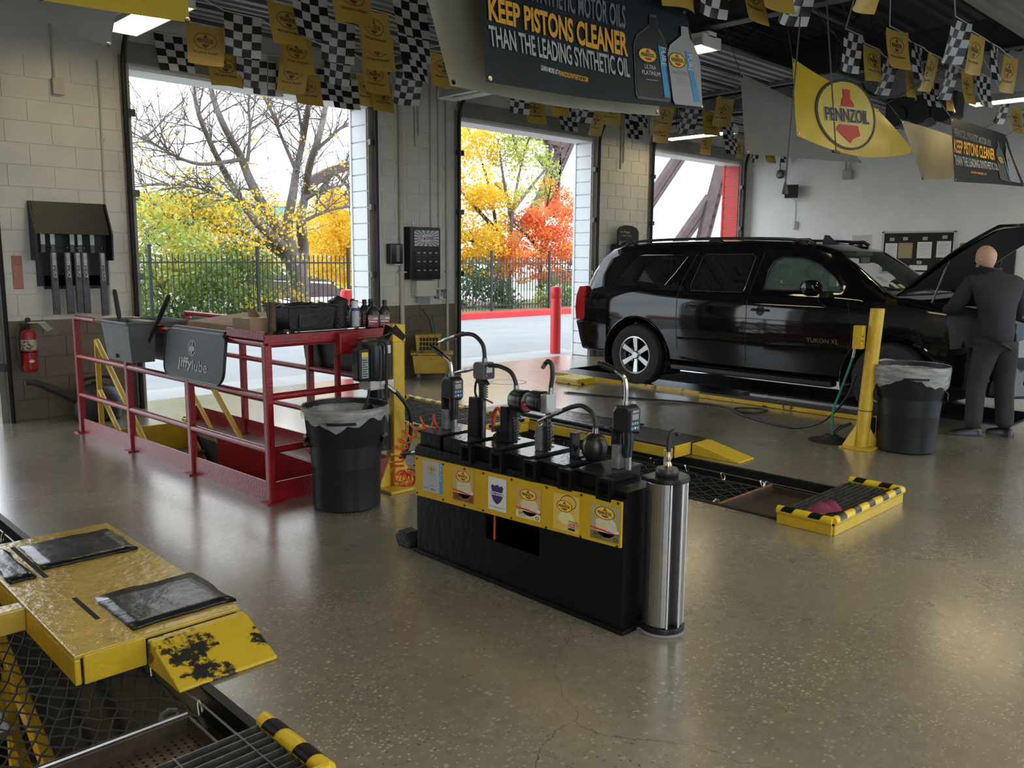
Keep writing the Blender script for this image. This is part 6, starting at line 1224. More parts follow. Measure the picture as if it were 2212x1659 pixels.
# head: shaped, turned and bowed, with ears, nose, brow, eyes, mouth
hc = H(-.012, .235, 1.645); yaw = math.radians(18)
hf = (FWD*math.cos(yaw)-RGT*math.sin(yaw)); hr = Vector((hf.y, -hf.x, 0)); tilt = math.radians(28); hu = (Vector((0, 0, 1))*math.cos(tilt)+hf*math.sin(tilt)).normalized(); hf2 = (hf*math.cos(tilt)-Vector((0, 0, 1))*math.sin(tilt)).normalized()
def HP(r, f, u): return hc+hr*r+hf2*f+hu*u
hd = MB(); nu, nv = 24, 18; P = []
for j in range(nv+1):
    th = math.pi*j/nv; 
    for i in range(nu):
        ph = 2*math.pi*i/nu; x, y, z = math.sin(th)*math.cos(ph), math.sin(th)*math.sin(ph), math.cos(th)
        rr, ff, uu = .077*x, .098*y, .118*z
        if z < -.1: rr *= 1+.25*z; ff = ff*(1+.10*z)+.012*(-z)
        if y > .5 and -.5 < z < .3: ff += .004
        if y < -.2 and z < -.3: ff *= 1-.25*(-z)
        P.append(HP(rr, ff, uu))
hd.add(P, [(j*nu+i, j*nu+(i+1) % nu, (j+1)*nu+(i+1) % nu, (j+1)*nu+i) for j in range(nv) for i in range(nu)]); head = part('head', hd, SKIN_, man, smooth=180)
for s in (-1, 1):
    part('ear', MB().lathe([(0, -.008), (.020, -.006), (.028, .004), (.020, .010), (.010, .004), (0, .004)], n=14).mesh('ear', SKIN_, True), None, head).matrix_local = Matrix(((hr.x*s, hf2.x, hu.x, HP(s*.080, -.008, -.015).x), (hr.y*s, hf2.y, hu.y, HP(s*.080, -.008, -.015).y), (hr.z*s, hf2.z, hu.z, HP(s*.080, -.008, -.015).z), (0, 0, 0, 1))) @ Matrix.Rotation(math.pi/2, 4, 'Y')
    part('eye', MB().lathe([(0, .012), (.009, .008), (.012, 0), (0, -.012)], tuple(HP(s*.032, .088, .012)), 10), mat('eye_white', (.6, .6, .58), .2), head, smooth=True); part('eyebrow', MB().tube([HP(s*.015, .100, .032), HP(s*.033, .098, .037), HP(s*.052, .084, .032)], .0045, 6), mat('brow_brown', (.06, .04, .03), .8), head)
part('nose', MB().tube([HP(0, .096, .02), HP(0, .112, -.012), HP(0, .120, -.028), HP(0, .102, -.036)], [.007, .011, .014, .010], 8), SKIN_, head, smooth=True); part('mouth', MB().tube([HP(-.025, .093, -.062), HP(0, .103, -.064), HP(.025, .093, -.062)], .005, 6), mat('lips', (.35, .14, .12), .5), head)
# hands with five fingers each
for s, w_, f_ in ((-1, H(-.17, .50, 1.14), H(-.13, .58, 1.13)), (1, H(.17, .48, 1.10), H(.13, .56, 1.09))):
    d = (f_-w_).normalized(); sd = d.cross(Vector((0, 0, 1))).normalized()
    V = [(w_, (.026, .03)), (w_+d*.05, (.018, .038)), (w_+d*.085, (.015, .038))]; E_ = [(0, 1), (1, 2)]
    for k_, (o_, ln) in enumerate(((-.030, .062), (-.010, .072), (.010, .068), (.029, .052))):
        b0 = w_+d*.088+sd*o_; i0 = len(V); V += [(b0, .0095), (b0+d*ln*.5+Vector((0, 0, -.008)), .0085), (b0+d*ln*.85+Vector((0, 0, -.03)), .0075)]; E_ += [(2, i0), (i0, i0+1), (i0+1, i0+2)]
    b0 = w_+d*.035-sd*s*.036; i0 = len(V); V += [(b0, .012), (b0+d*.03-sd*s*.018+Vector((0, 0, -.01)), .010), (b0+d*.055-sd*s*.02+Vector((0, 0, -.02)), .0085)]; E_ += [(1, i0), (i0, i0+1), (i0+1, i0+2)]
    skin_obj('hand', V, E_, SKIN_, body_, 1)
JV = [(H(0, .0, .82), (.19, .15)), (H(0, -.0, .96), (.205, .155)), (H(0, .03, 1.20), (.215, .15)), (H(0, .09, 1.36), (.215, .13)), (H(0, .15, 1.465), (.135, .10)), (H(0, .185, 1.535), (.080, .078)),
      (H(-.215, .12, 1.40), (.088, .092)), (H(-.315, .19, 1.17), (.078, .078)), (H(-.235, .40, 1.155), (.062, .062)), (H(-.20, .46, 1.15), (.055, .055)), (H(.215, .12, 1.40), (.088, .092)), (H(.335, .17, 1.14), (.078, .078)), (H(.24, .38, 1.11), (.062, .062)), (H(.20, .44, 1.105), (.055, .055))]
part('collar', MB().tube([H(0, .185, 1.55)+(RGT*math.cos(a*.524)*.082+FWD*math.sin(a*.524)*.082+Vector((0, 0, .015*math.sin(a*.524)))) for a in range(12)], .018, 8, closed=True), JAC, man, smooth=True)
skin_obj('jacket', JV, [(0, 1), (1, 2), (2, 3), (3, 4), (4, 5), (3, 6), (6, 7), (7, 8), (8, 9), (3, 10), (10, 11), (11, 12), (12, 13)], JAC, man); part('jacket_hem', MB().tube([H(.175*math.cos(a*.3927), .005+.135*math.sin(a*.3927), .865) for a in range(16)], .026, 8, closed=True), JAC, man, smooth=True)
TV = [(H(0, 0, 1.0), (.165, .125)), (H(-.095, -.01, .80), (.112, .12)), (H(-.135, .025, .48), (.085, .092)), (H(-.145, .005, .20), (.072, .085)), (H(-.15, .0, .055), (.075, .092)), (H(.095, -.01, .80), (.112, .12)), (H(.13, .025, .48), (.085, .092)), (H(.145, -.005, .20), (.072, .085)), (H(.148, -.02, .055), (.075, .092))]
skin_obj('trousers', TV, [(0, 1), (1, 2), (2, 3), (3, 4), (0, 5), (5, 6), (6, 7), (7, 8)], TRO, man)
for r, f, ang in ((-.15, .0, 70), (.148, -.02, 12)):
    c = H(r, f, 0); a = math.radians(ang); d = (FWD*math.cos(a)-RGT*math.sin(a)); sd = Vector((d.y, -d.x, 0))
    sh = MB(); P = []; prof = [(-.085, .030, .055), (-.07, .042, .085), (-.02, .046, .095), (.05, .046, .075), (.12, .050, .055), (.17, .044, .042), (.195, .022, .028)]
    for (l_, w, h) in prof: P += [c+d*l_+sd*(w*math.cos(math.pi*i/8))+Vector((0, 0, .016+(h-.016)*math.sin(math.pi*i/8))) for i in range(9)]
    sh.add(P, [(j*9+i, j*9+i+1, (j+1)*9+i+1, (j+1)*9+i) for j in range(len(prof)-1) for i in range(8)]+[tuple(range(9)), tuple((len(prof)-1)*9+i for i in range(9))[::-1]]); so = part('shoe', sh, SHOE, man, smooth=60)
    part('sole', MB().prism([(l_, w*1.06) for l_, w, h in prof]+[(l_, -w*1.06) for l_, w, h in prof[::-1]], lambda u, v: c+d*u+sd*v+Vector((0, 0, .001)), lambda u, v: c+d*u+sd*v+Vector((0, 0, .02))), RUBBER, so)
# ---- right yellow post, hoses, second bin
t = thing('utility_post', 'leaning yellow steel post beside the right trash bin with a green air hose', 'post', (7.20, 3.0, 0)); A, B = Vector((7.20, 3.0, .012)), Vector((7.24, 2.955, 1.20))
part('column', MB().tube([A, B], .058, 20), YEL, t, smooth=40); part('column_cap', MB().cyl(B, B+Vector((0, 0, .006)), .058, n=20), YEL, t); part('joint_ring', MB().tube([A.lerp(B, .262), A.lerp(B, .268)], .0595, 20), BLACK, t); part('base_plate', MB().box((7.05, 2.87, 0), (7.36, 3.13, .014)), YELW, t, bev=.003)
for d in (Vector((-.7, .72, 0)), Vector((.7, -.72, 0))): part('gusset', MB().prism([(.05, .014), (.16, .014), (.05, .20)], lambda u, v: A+d*u+Vector((-.006, -.006, v-.012)), lambda u, v: A+d*u+Vector((.006, .006, v-.012))), YEL, t)
part('outlet_box', MB().box((7.115, 3.02, .86), (7.19, 3.10, 1.06)), YEL, t, bev=.004)
for z in (.93, .97): part('box_screw', MB().cyl((7.12, 3.018, z), (7.12, 3.013, z), .006, n=8), BLACK, t)
part('coupler', MB().cyl((7.15, 3.09, .86), (7.15, 3.10, .78), .012, n=10), STEEL, t); part('green_hose', MB().tube(smooth_path([(7.15, 3.10, .79), (7.16, 3.14, .66), (7.20, 3.22, .45), (7.22, 3.28, .25), (7.25, 3.28, .02)], 6), .010, 8), mat('green_hose', (.01, .18, .13), .4), t, smooth=True); part('switch', MB().box((7.27, 2.93, .12), (7.31, 2.96, .26)), BLACK, t, bev=.004)
q = thing('floor_drain_mat', 'black crumpled rubber boot with hose ends on the floor by the right yellow post', 'floor fitting', (7.27, 3.30, 0)); R2 = random.Random(6)
part('boot', MB().lathe([(.20, .002), (.17, .012), (.10, .022), (.07, .05), (.05, .06), (0, .06)], (7.27, 3.30, 0), 18), GRIME, q, smooth=60)
for e in ((.12, -.12, .16), (.04, .02, .22), (.16, -.02, .12)): part('hose_end', MB().tube(smooth_path([(7.27, 3.30, .04), (7.27+e[0]*.4, 3.30+e[1]*.4, e[2]*.7), (7.27+e[0], 3.30+e[1], e[2])], 4), .013, 8), RUBBER, q, smooth=True)
bin_('dark grey round trash bin with torn clear liner beside the right yellow post', 7.40, 2.70, .735, .30, .235, .5, .13, 5)
# ================================================================== things on the walls
YF = YW-.002
CONB = mat('painted_conduit', (.55, .52, .45), .5, var=.1, scale=5)
def conduit(label, pts, r=.012, m=CONB, fit=None):
    q = thing('conduit', label, 'conduit', tuple(pts[-1])); part('pipe', MB().tube(pts, r, 8), m, q, smooth=True)
    for z in ([pts[0][2]*.35+pts[-1][2]*.65, pts[0][2]*.7+pts[-1][2]*.3]): part('strap', MB().box((pts[0][0]-r*1.9, YF-r*2.3, z-.01), (pts[0][0]+r*1.9, YF, z+.01)), m, q)
    if fit: part('junction_box', MB().box((fit[0]-.05, YF-.05, fit[1]-.075), (fit[0]+.05, YF, fit[1]+.075)), m, q, bev=.004)
    return q
conduit('white conduit ending in a small square box high on the left pier', [(2.735, YF-.014, 4.4), (2.735, YF-.014, 3.28)], .010, fit=(2.76, 3.20)); conduit('thin conduit along the right edge of the left pier', [(3.146, YF-.012, 3.5), (3.12, YF-.012, 1.0)], .010)
conduit('wide painted pipe left of the lit display cabinet', [(6.83, YF-.03, 4.0), (6.83, YF-.03, .02)], .03); conduit('short conduit pair ending in a fitting on the middle pier', [(7.085, YF-.012, 4.0), (7.085, YF-.012, 3.05)], .011, fit=None); conduit('short conduit right of the pair on the middle pier', [(7.14, YF-.012, 4.0), (7.14, YF-.012, 3.2)], .010)
conduit('thin conduit running down behind the display cabinet', [(7.345, YF-.012, 4.0), (7.345, YF-.012, 1.15)], .012); conduit('thin conduit beside the cabinet on the middle pier', [(7.48, YF-.012, 4.0), (7.48, YF-.012, 1.2)], .010); conduit('square edged pipe along the right side of the middle pier', [(7.62, YF-.02, 4.0), (7.62, YF-.02, .02)], .02)
conduit('short conduit on the right pier above the black vehicle', [(11.41, YF-.012, 4.0), (11.41, YF-.012, 3.1)], .011); conduit('second short conduit on the right pier above the black vehicle', [(11.48, YF-.012, 4.0), (11.48, YF-.012, 3.2)], .010)
# wiper rack
t = thing('wiper_rack', 'black hooded wiper blade rack on the left pier', 'display rack', (2.8, 9.0, 1.3)); RK = mat('rack_black', (.014, .015, .017), .5, var=.15, scale=6)
part('back_panel', MB().box((2.46, YF-.02, 1.30), (3.12, YF, 1.98)), RK, t); part('back_step', MB().box((2.52, YF-.02, 1.27), (2.75, YF, 1.40)), RK, t); part('back_step', MB().box((2.92, YF-.02, 1.27), (3.06, YF, 1.40)), RK, t)
p = MB(); p.prism([(0, 2.11), (0, 1.84), (.17, 1.80), (.035, 2.11)], lambda a, b2: (2.44, YF-a, b2), lambda a, b2: (3.10, YF-a, b2)); part('hood', p, RK, t, bev=.004)
for x in (2.43, 3.12):
    p = MB(); p.prism([(0, 2.11), (0, 1.55), (.17, 1.55), (.19, 1.80), (.035, 2.11)], lambda a, b2: (x-.008, YF-a, b2), lambda a, b2: (x+.008, YF-a, b2)); part('cheek', p, RK, t)
BLD = mat('blade_carton', (.05, .055, .065), .35, var=.5, scale=16); BLC = mat('blade_window', (.40, .42, .44), .25, var=.3, scale=20)
for k, x in enumerate((2.50, 2.585, 2.76, 2.83, 2.945)):
    part('peg', MB().cyl((x, YF-.02, 1.86), (x, YF-.13, 1.86), .004, n=6), STEEL, t); q = thing('wiper_pack', 'short wiper blade pack, %s of the upper row in the wiper rack' % ORD[k], 'wiper pack', (x, YF-.10, 1.58)); part('sleeve', MB().box((x-.022, YF-.13, 1.62), (x+.022, YF-.10, 1.83)), BLD, q, bev=.006); part('header_card', MB().box((x-.02, YF-.132, 1.70), (x+.02, YF-.13, 1.80)), BLC, q); part('hang_tab', MB().box((x-.012, YF-.118, 1.83), (x+.012, YF-.112, 1.87)), BLC, q)
for k, (x, z0) in enumerate(((2.575, 1.03), (2.70, 1.03), (2.79, 1.04), (2.855, 1.03), (3.02, 1.0))):
    part('peg', MB().cyl((x, YF-.02, 1.67), (x, YF-.17, 1.67), .004, n=6), STEEL, t); q = thing('wiper_pack', 'long wiper blade pack, %s of the lower row in the wiper rack' % ORD[k], 'wiper pack', (x, YF-.14, z0)); part('sleeve', MB().box((x-.032, YF-.165, z0), (x+.032, YF-.135, 1.63)), BLD, q, bev=.006); part('blade_card', MB().box((x-.013, YF-.167, z0+.35), (x+.018, YF-.165, 1.62)), BLC, q)
    pr = Print(lambda a, b2, lv: Vector((x-.012+.026*a, YF-.1672-.0005*lv, 1.32+.20*b2))); pr.text('PEAK', .05, .1, .95, .9, INK, 1, .02, rot=True); pr.build(q, 'brand_print')
q = thing('wall_sign', 'faded red vertical sign left of the wiper rack', 'sign', (2.30, YF, 1.28)); part('plate', MB().box((2.255, YF-.006, 1.275), (2.34, YF, 1.59)), mat('faded_red_sign', (.42, .17, .13), .6, var=.15, scale=10), q); part('faded_panel', MB().box((2.262, YF-.007, 1.285), (2.333, YF-.006, 1.50)), mat('faded_pink', (.48, .22, .17), .6), q)
q = thing('fire_extinguisher', 'red fire extinguisher hung on the brown wall at the far left', 'fire extinguisher', (2.31, 9.0, .48)); EX = mat('extinguisher_red', (.38, .012, .018), .3, var=.1); c = (2.315, 8.985, 0)
part('cylinder', MB().lathe([(.05, .485), (.067, .50), (.070, .52), (.070, .84), (.06, .875), (.03, .895), (0, .895)], c, 24), EX, q, smooth=40); part('label_band', MB().lathe([(.0712, .70), (.0712, .80)], c, 24, a0=3.3, a1=6.1), mat('extinguisher_label', (.55, .50, .38), .5, wear=((.08, .08, .07), .52, 40)), q); part('bracket_strap', MB().lathe([(.0722, .672), (.0722, .688)], c, 24, a0=0.01, a1=6.28), BLACK, q)
part('valve', MB().cyl((2.315, 8.985, .89), (2.315, 8.985, .95), .02, n=12), BLACK, q); part('lever', MB().box((2.31, 8.94, .955), (2.45, 8.965, .965)), STEEL, q); part('carry_handle', MB().tube([(2.32, 8.95, .935), (2.40, 8.95, .93), (2.46, 8.95, .905)], .008, 8), CHROME, q); part('hose', MB().tube(smooth_path([(2.31, 8.97, .93), (2.24, 8.95, .92), (2.22, 8.95, .80), (2.225, 8.96, .62), (2.235, 8.97, .55)], 6), .012, 8), RUBBER, q, smooth=True); part('gauge', MB().cyl((2.315, 8.965, .985), (2.315, 8.945, .985), .024, n=14), BLACK, q); part('wall_bracket', MB().box((2.28, 9.04, .55), (2.35, YF, .95)), DKSTEEL, q); part('inspection_tag', MB().add([(2.40, 8.94, .95), (2.46, 8.94, .97), (2.53, 8.945, .89), (2.47, 8.94, .87)], [(0, 1, 2, 3)]), mat('tag_film', (.5, .5, .47), .3, alpha=.6), q)
pr = Print(lambda a, b2, lv: Vector((2.285+.06*a, 8.9142-.0004*lv, .57+.05*b2))); pr.poly([(0, .5), (.5, .85), (1, .5), (.5, .15)], PWHITE); pr.build(q, 'diamond_emblem')
# portable drain
q = thing('oil_drain_can', 'black round waste oil can with long spout on the floor by the left pier', 'oil can', (2.80, 8.72, 0)); c = (2.82, 8.74, 0)
part('drum', MB().lathe([(.17, 0), (.21, .02), (.225, .10), (.215, .22), (.17, .31), (.08, .345), (0, .35)], c, 28), RUBBER, q, smooth=50); part('spout', MB().tube(smooth_path([(2.66, 8.72, .20), (2.52, 8.72, .28), (2.36, 8.73, .37), (2.26, 8.74, .415), (2.20, 8.745, .415)], 5), [.05]*5+[.038]*5+[.03]*5+[.026]*6, 12), RUBBER, q, smooth=True); part('carry_arch', MB().tube(smooth_path([(2.66, 8.74, .31), (2.70, 8.74, .39), (2.85, 8.74, .415), (2.99, 8.74, .38), (3.03, 8.74, .22)], 6), .014, 8), RUBBER, q, smooth=True); part('filler_cap', MB().lathe([(.04, .345), (.04, .37), (0, .372)], c, 14), PLASTIC, q)
# middle pier: cabinet, dispensers, outlets
q = thing('display_cabinet', 'black wall cabinet with a burst patterned WAGNER header panel', 'display cabinet', (7.14, 9.0, 1.3)); CB = mat('cabinet_black', (.014, .015, .018), .35)
part('case', MB().box((6.89, YF-.14, 1.315), (7.40, YF, 2.005)), CB, q, bev=.006); part('lamp_hook', MB().box((7.0, YF-.05, 2.005), (7.01, YF-.04, 2.09)), STEEL, q)
pr = Print(lambda a, b2, lv: Vector((6.955+.42*a, YF-.1405-.0006*lv, 1.755+.21*b2))); pr.rect(0, 0, 1, 1, mat('header_grey', (.20, .23, .28), .4))
for k in range(22):
    a0 = 6.2832*k/22; a1 = a0+.14; e = lambda a: (min(1, max(0, .5+.75*math.cos(a))), min(1, max(0, .5+.75*math.sin(a)))); pr.poly([(.5, .5), e(a0), e(a1)], PWHITE, 2)
pr.ell(.5, .5, .30, .22, PWHITE, 3); pr.text('W', .22, .40, .34, .62, PNAVY, 4, .02); pr.poly([(.36, .40), (.41, .62), (.46, .40)], LOGORED, 4); pr.text('GNER', .47, .40, .79, .62, PNAVY, 4, .02); pr.build(q, 'header_print', 'silver starburst header lettered WAGNER'); part('header_frame', MB().tube([(6.95, YF-.142, 1.75), (7.38, YF-.142, 1.75), (7.38, YF-.142, 1.97), (6.95, YF-.142, 1.97)], .006, 6, closed=True), CB, q)
for r in range(3):
    sh = part('tray', MB().box((6.96, YF-.148, 1.36+.115*r), (7.37, YF-.139, 1.455+.115*r)), mat('tray_smoke', (.03, .032, .036), .25), q)
    for k in range(4): part('tray_divider', MB().box((6.965+.10*k, YF-.151, 1.362+.115*r), (6.972+.10*k, YF-.147, 1.45+.115*r)), CB, sh); part('price_tag', MB().box((7.0+.10*k, YF-.150, 1.432+.115*r), (7.04+.10*k, YF-.148, 1.445+.115*r)), PWHITE, sh)
q = thing('towel_dispenser', 'small black dispenser with a shiny front left of the wall cabinet', 'dispenser', (6.70, 9.0, 1.5)); part('case', MB().box((6.60, YF-.10, 1.52), (6.80, YF, 1.78)), BLACKG, q, bev=.01); part('window', MB().box((6.69, YF-.104, 1.55), (6.74, YF-.10, 1.76)), mat('smoke_window', (.25, .25, .26), .12), q); part('paper_end', MB().box((6.67, YF-.09, 1.505), (6.76, YF-.02, 1.52)), PAPER, q)
q = thing('paper_towel_dispenser', 'white paper towel dispenser with blue towel hanging below the wall cabinet', 'dispenser', (7.17, 9.0, 1.08)); part('case', MB().box((7.0, YF-.13, 1.085), (7.34, YF, 1.30)), mat('dispenser_white', (.62, .61, .56), .45), q, bev=.012); part('blue_towel', MB().grid(4, 3, lambda u, v: (7.06+.22*u, YF-.07-.012*math.sin(u*5), 1.085-.085*v-.012*u)), mat('blue_towel', (.25, .33, .42), .8), q); part('keyhole', MB().box((7.005, YF-.132, 1.14), (7.01, YF-.13, 1.17)), BLACK, q)
for x, lb, m_ in ((7.43, 'grimy grey outlet box left of the white switch plate', GREYW), (7.50, 'white switch plate between two outlet boxes', WHITE), (7.56, 'grimy grey outlet box right of the white switch plate', GREYW)):
    q = thing('outlet_box', lb, 'outlet', (x, YF, 1.05)); part('box', MB().box((x-.035, YF-.035, 1.05 if m_ is GREYW else 1.03), (x+.035, YF, 1.17 if m_ is GREYW else 1.13)), m_, q, bev=.004); part('cover', MB().box((x-.02, YF-.038, 1.08), (x+.02, YF-.035, 1.12)), PGREY, q)
# mop bucket
MY_ = mat('mop_bucket_yellow', (.42, .27, .03), .5, var=.3, scale=6, wear=((.16, .11, .04), .58, 5)); q = thing('mop_bucket', 'dirty yellow mop bucket with wringer on casters by the middle pier', 'mop bucket', (7.05, 8.72, 0)); c = Vector((7.05, 8.72, 0)); a = math.radians(-38); bu = Vector((math.cos(a), math.sin(a), 0)); bv = Vector((-bu.y, bu.x, 0))
def bx_(mb, u0, u1, v0, v1, z0, z1, tp=0.): mb.add([c+bu*(u+(tp if u > 0 else -tp)*k)+bv*(v+(tp if v > 0 else -tp)*k)+Vector((0, 0, z)) for k, z in ((0, z0), (1, z1)) for u, v in ((u0, v0), (u1, v0), (u1, v1), (u0, v1))], [(0, 3, 2, 1), (4, 5, 6, 7), (0, 1, 5, 4), (1, 2, 6, 5), (2, 3, 7, 6), (3, 0, 4, 7)]); return mb
part('tub', bx_(MB(), -.23, .23, -.15, .15, .085, .34, .03), MY_, q, bev=.025); part('rim', bx_(MB(), -.28, .28, -.19, .19, .34, .365), MY_, q, bev=.01)
w_ = part('wringer', bx_(MB(), -.20, .10, -.10, .14, .365, .60, .02), MY_, q, bev=.01)
for k in range(6):
    for r in range(3): part('wringer_slot', bx_(MB(), -.16+.042*k, -.135+.042*k, -.125, -.118, .40+.06*r, .445+.06*r), mat('slot_black', (.005, .005, .005)), w_)
part('press_handle', MB().tube([c+bu*.02+bv*.1+Vector((0, 0, .58)), c+bu*-.02+bv*.1+Vector((0, 0, .80)), c+bu*-.12+bv*.1+Vector((0, 0, .93))], .016, 8), PLASTIC, q); part('mop_handle', MB().cyl(c+bu*.10+bv*.05+Vector((0, 0, .3)), c+bu*.02+bv*.2+Vector((0, 0, .85)), .013, n=8), mat('mop_handle_green', (.03, .12, .06), .5), q)
for u in (-.18, .18):
    for v in (-.12, .12): cc = c+bu*u+bv*v; cs = part('caster', MB().cyl(cc+bv*-.012+Vector((0, 0, .04)), cc+bv*.012+Vector((0, 0, .04)), .04, n=16), PLASTIC, q); part('caster_fork', MB().box(tuple(cc+Vector((-.015, -.015, .04))), tuple(cc+Vector((.015, .015, .095)))), STEEL, cs)
# rounded display on right pier
q = thing('display_stand', 'dark round topped display stand with pale lettering behind the black vehicle', 'display stand', (11.45, 8.9, 0)); part('header', MB().prism([(11.17, 1.86), (11.17, 2.08), (11.23, 2.14), (11.36, 2.17), (11.52, 2.165), (11.66, 2.13), (11.72, 2.06), (11.72, 1.86)], lambda a, b2: (a, 8.90, b2), lambda a, b2: (a, 8.94, b2)), mat('display_navy', (.018, .022, .03), .35), q, bev=.006); part('cabinet', MB().box((11.17, 8.86, 0), (11.72, 9.06, 1.86)), RK, q, bev=.01)
pr = Print(lambda a, b2, lv: Vector((11.18+.53*a, 8.8985-.0006*lv, 1.86+.3*b2))); pr.text('It Pays', .10, .55, .55, .72, PCREAM, 2); pr.text('to keep it clean', .10, .40, .62, .50, PCREAM, 2); pr.poly([(.02, .04), (.98, .04), (.98, .22), (.5, .10), (.02, .16)], mat('display_olive', (.25, .22, .05), .5), 1)
for k in range(6): pr.ell(.4+.08*k, .14, .02, .03, PWHITE, 3)
pr.build(q, 'header_print')
# cleanout ring on the floor by the middle doorway
q = MB(); q.lathe([(.22, .0015), (.235, .003), (.25, .0015)], (7.62, 7.85, 0), 40, caps=False); struct('trim_2', q, mat('cleanout_ring', (.33, .31, .27), .5))
# ---- right wall
XF = XR-.002
def wbox(name, label, cat, y0, y1, z0, z1, d, m, pn='panel', bev=.004):
    q = thing(name, label, cat, (XF, (y0+y1)/2, z0)); part(pn, MB().box((XF-d, y0, z0), (XF, y1, z1)), m, q, bev=bev); return q
q = wbox('notice_board', 'black pin board in a white frame on the right wall', 'notice board', 5.09, 6.29, 1.42, 2.11, .02, mat('cork_black', (.018, .015, .014), .8, var=.3, scale=20))
for (y0, y1, z0, z1) in ((5.07, 5.11, 1.40, 2.13), (6.27, 6.31, 1.40, 2.13), (5.07, 6.31, 1.40, 1.43), (5.07, 6.31, 2.10, 2.13)): part('frame_rail', MB().box((XF-.03, y0, z0), (XF, y1, z1)), mat('frame_white', (.55, .54, .52), .5), q, bev=.004)
for k, (y0, y1, z0, z1, m_, lb) in enumerate(((6.03, 6.24, 1.665, 1.925, PAPER, 'white sheet pinned at the upper left of the notice board'), (5.77, 6.01, 1.665, 1.93, mat('manila', (.38, .31, .17), .7), 'brown manila sheet pinned second from left on the notice board'), (5.45, 5.69, 1.665, 1.945, PAPER, 'white printed letter pinned third from left on the notice board'), (5.14, 5.37, 1.68, 1.955, PAPER, 'white bordered notice pinned at the upper right of the notice board'), (5.86, 6.12, 1.46, 1.535, PAPER, 'white slip at the lower left of the notice board'), (5.50, 5.80, 1.46, 1.545, PAPER, 'white slip at the lower middle of the notice board'))):
    q = thing('notice', lb, 'paper', (XF-.021, (y0+y1)/2, z0)); part('sheet', MB().box((XF-.024, y0, z0), (XF-.0215, y1, z1)), m_, q); part('pin', MB().cyl((XF-.03, (y0+y1)/2, z1-.012), (XF-.022, (y0+y1)/2, z1-.012), .006, n=8), LOGORED, q)
    if m_ is PAPER:
        pr = Print(lambda a, b2, lv: Vector((XF-.0243-.0004*lv, y1+(y0-y1)*a, z0+(z1-z0)*b2)))
        for r in range(7 if z1-z0 > .1 else 2): pr.rect(.12, .80-.1*r, .12+[.76, .7, .55, .72, .4, .66, .5][r], .82-.1*r, PGREY, 1)
        pr.build(q, 'print_lines')
for k, (y, z) in enumerate(((6.13, 1.99), (5.90, 2.0), (5.57, 2.0), (5.25, 2.02), (5.98, 1.58), (5.64, 1.59))): q = thing('tag_card', 'small cream tag pinned on the notice board, %s' % ['above the upper left sheet', 'above the manila sheet', 'above the printed letter', 'above the bordered notice', 'above the lower left slip', 'above the lower middle slip'][k], 'tag', (XF-.02, y, z)); part('card', MB().box((XF-.0235, y-.04, z-.025), (XF-.0215, y+.04, z+.03)), mat('tag_cream', (.50, .44, .32), .6), q); part('mark', MB().box((XF-.024, y-.022, z-.01), (XF-.0235, y+.022, z+.012)), PGREY, q)
q = wbox('wall_poster', 'pale paper poster left of the notice board', 'poster', 6.50, 6.86, 1.80, 2.08, .003, mat('poster_grey', (.58, .58, .56), .6), 'sheet', 0); pr = Print(lambda a, b2, lv: Vector((XF-.0035-.0004*lv, 6.86-.36*a, 1.80+.28*b2))); [pr.rect(.1, .85-.12*r, .1+[.8, .5, .7, .6, .75, .4][r], .87-.12*r, PGREY) for r in range(6)]; pr.build(q, 'print_lines')
q = wbox('picture_frame', 'small dark framed certificate below the poster', 'frame', 6.31, 6.64, 1.58, 1.79, .02, BLACK, 'frame'); part('certificate', MB().box((XF-.0215, 6.35, 1.61), (XF-.02, 6.60, 1.76)), mat('certificate_grey', (.10, .10, .10), .4), q)
q = wbox('wall_panel', 'dark panel hanging behind the raised hood on the right wall', 'panel', 4.15, 5.0, .9, 1.80, .05, mat('panel_dark', (.02, .02, .02), .6), 'panel'); q2 = wbox('cork_sheet', 'orange brown cork sheet beside the notice board', 'board', 4.45, 5.0, 1.805, 1.92, .02, mat('cork_orange', (.30, .15, .06), .8, var=.3, scale=15), 'sheet')  # first one is a plain dark wall panel without pegs
q = wbox('shelf_box', 'low black box on the right wall above the vehicle roof', 'box', 7.14, 7.68, 1.72, 1.96, .12, BLACK, 'case'); wbox('sign_panel', 'white panel with grey edge low on the right wall near the corner', 'sign', 8.25, 8.66, 1.70, 2.015, .01, mat('panel_white', (.70, .70, .68), .5), 'panel')
q = thing('loudspeaker', 'black box loudspeaker on the right wall with a hanging wire', 'speaker', (XF-.15, 8.03, 2.79)); part('cabinet', MB().box((-.10, -.12, -.12), (.10, .12, .12), M=Matrix.Translation((XF-.16, 8.03, 2.91)) @ Matrix.Rotation(math.radians(28), 4, 'Z')), mat('speaker_black', (.02, .021, .023), .5), q, bev=.006); part('bracket', MB().box((XF-.08, 7.98, 2.86), (XF, 8.02, 2.96)), BLACK, q); part('wire', MB().tube(smooth_path([(XF-.10, 8.02, 2.79), (XF-.02, 8.0, 2.70), (XF-.01, 8.0, 2.40), (XF-.02, 8.0, 2.36)], 5), .005, 6), mat('wire_grey', (.3, .3, .3), .5), q)
q = thing('wall_phone', 'small white wall telephone below the loudspeaker wire', 'phone', (XF, 7.99, 2.20)); part('body', MB().box((XF-.05, 7.94, 2.20), (XF, 8.04, 2.36)), mat('phone_white', (.68, .67, .64), .4), q, bev=.02); part('handset', MB().box((XF-.075, 7.965, 2.21), (XF-.05, 8.015, 2.35)), mat('phone_white', (.68, .67, .64)), q, bev=.01)  # body and handset of the wall telephone
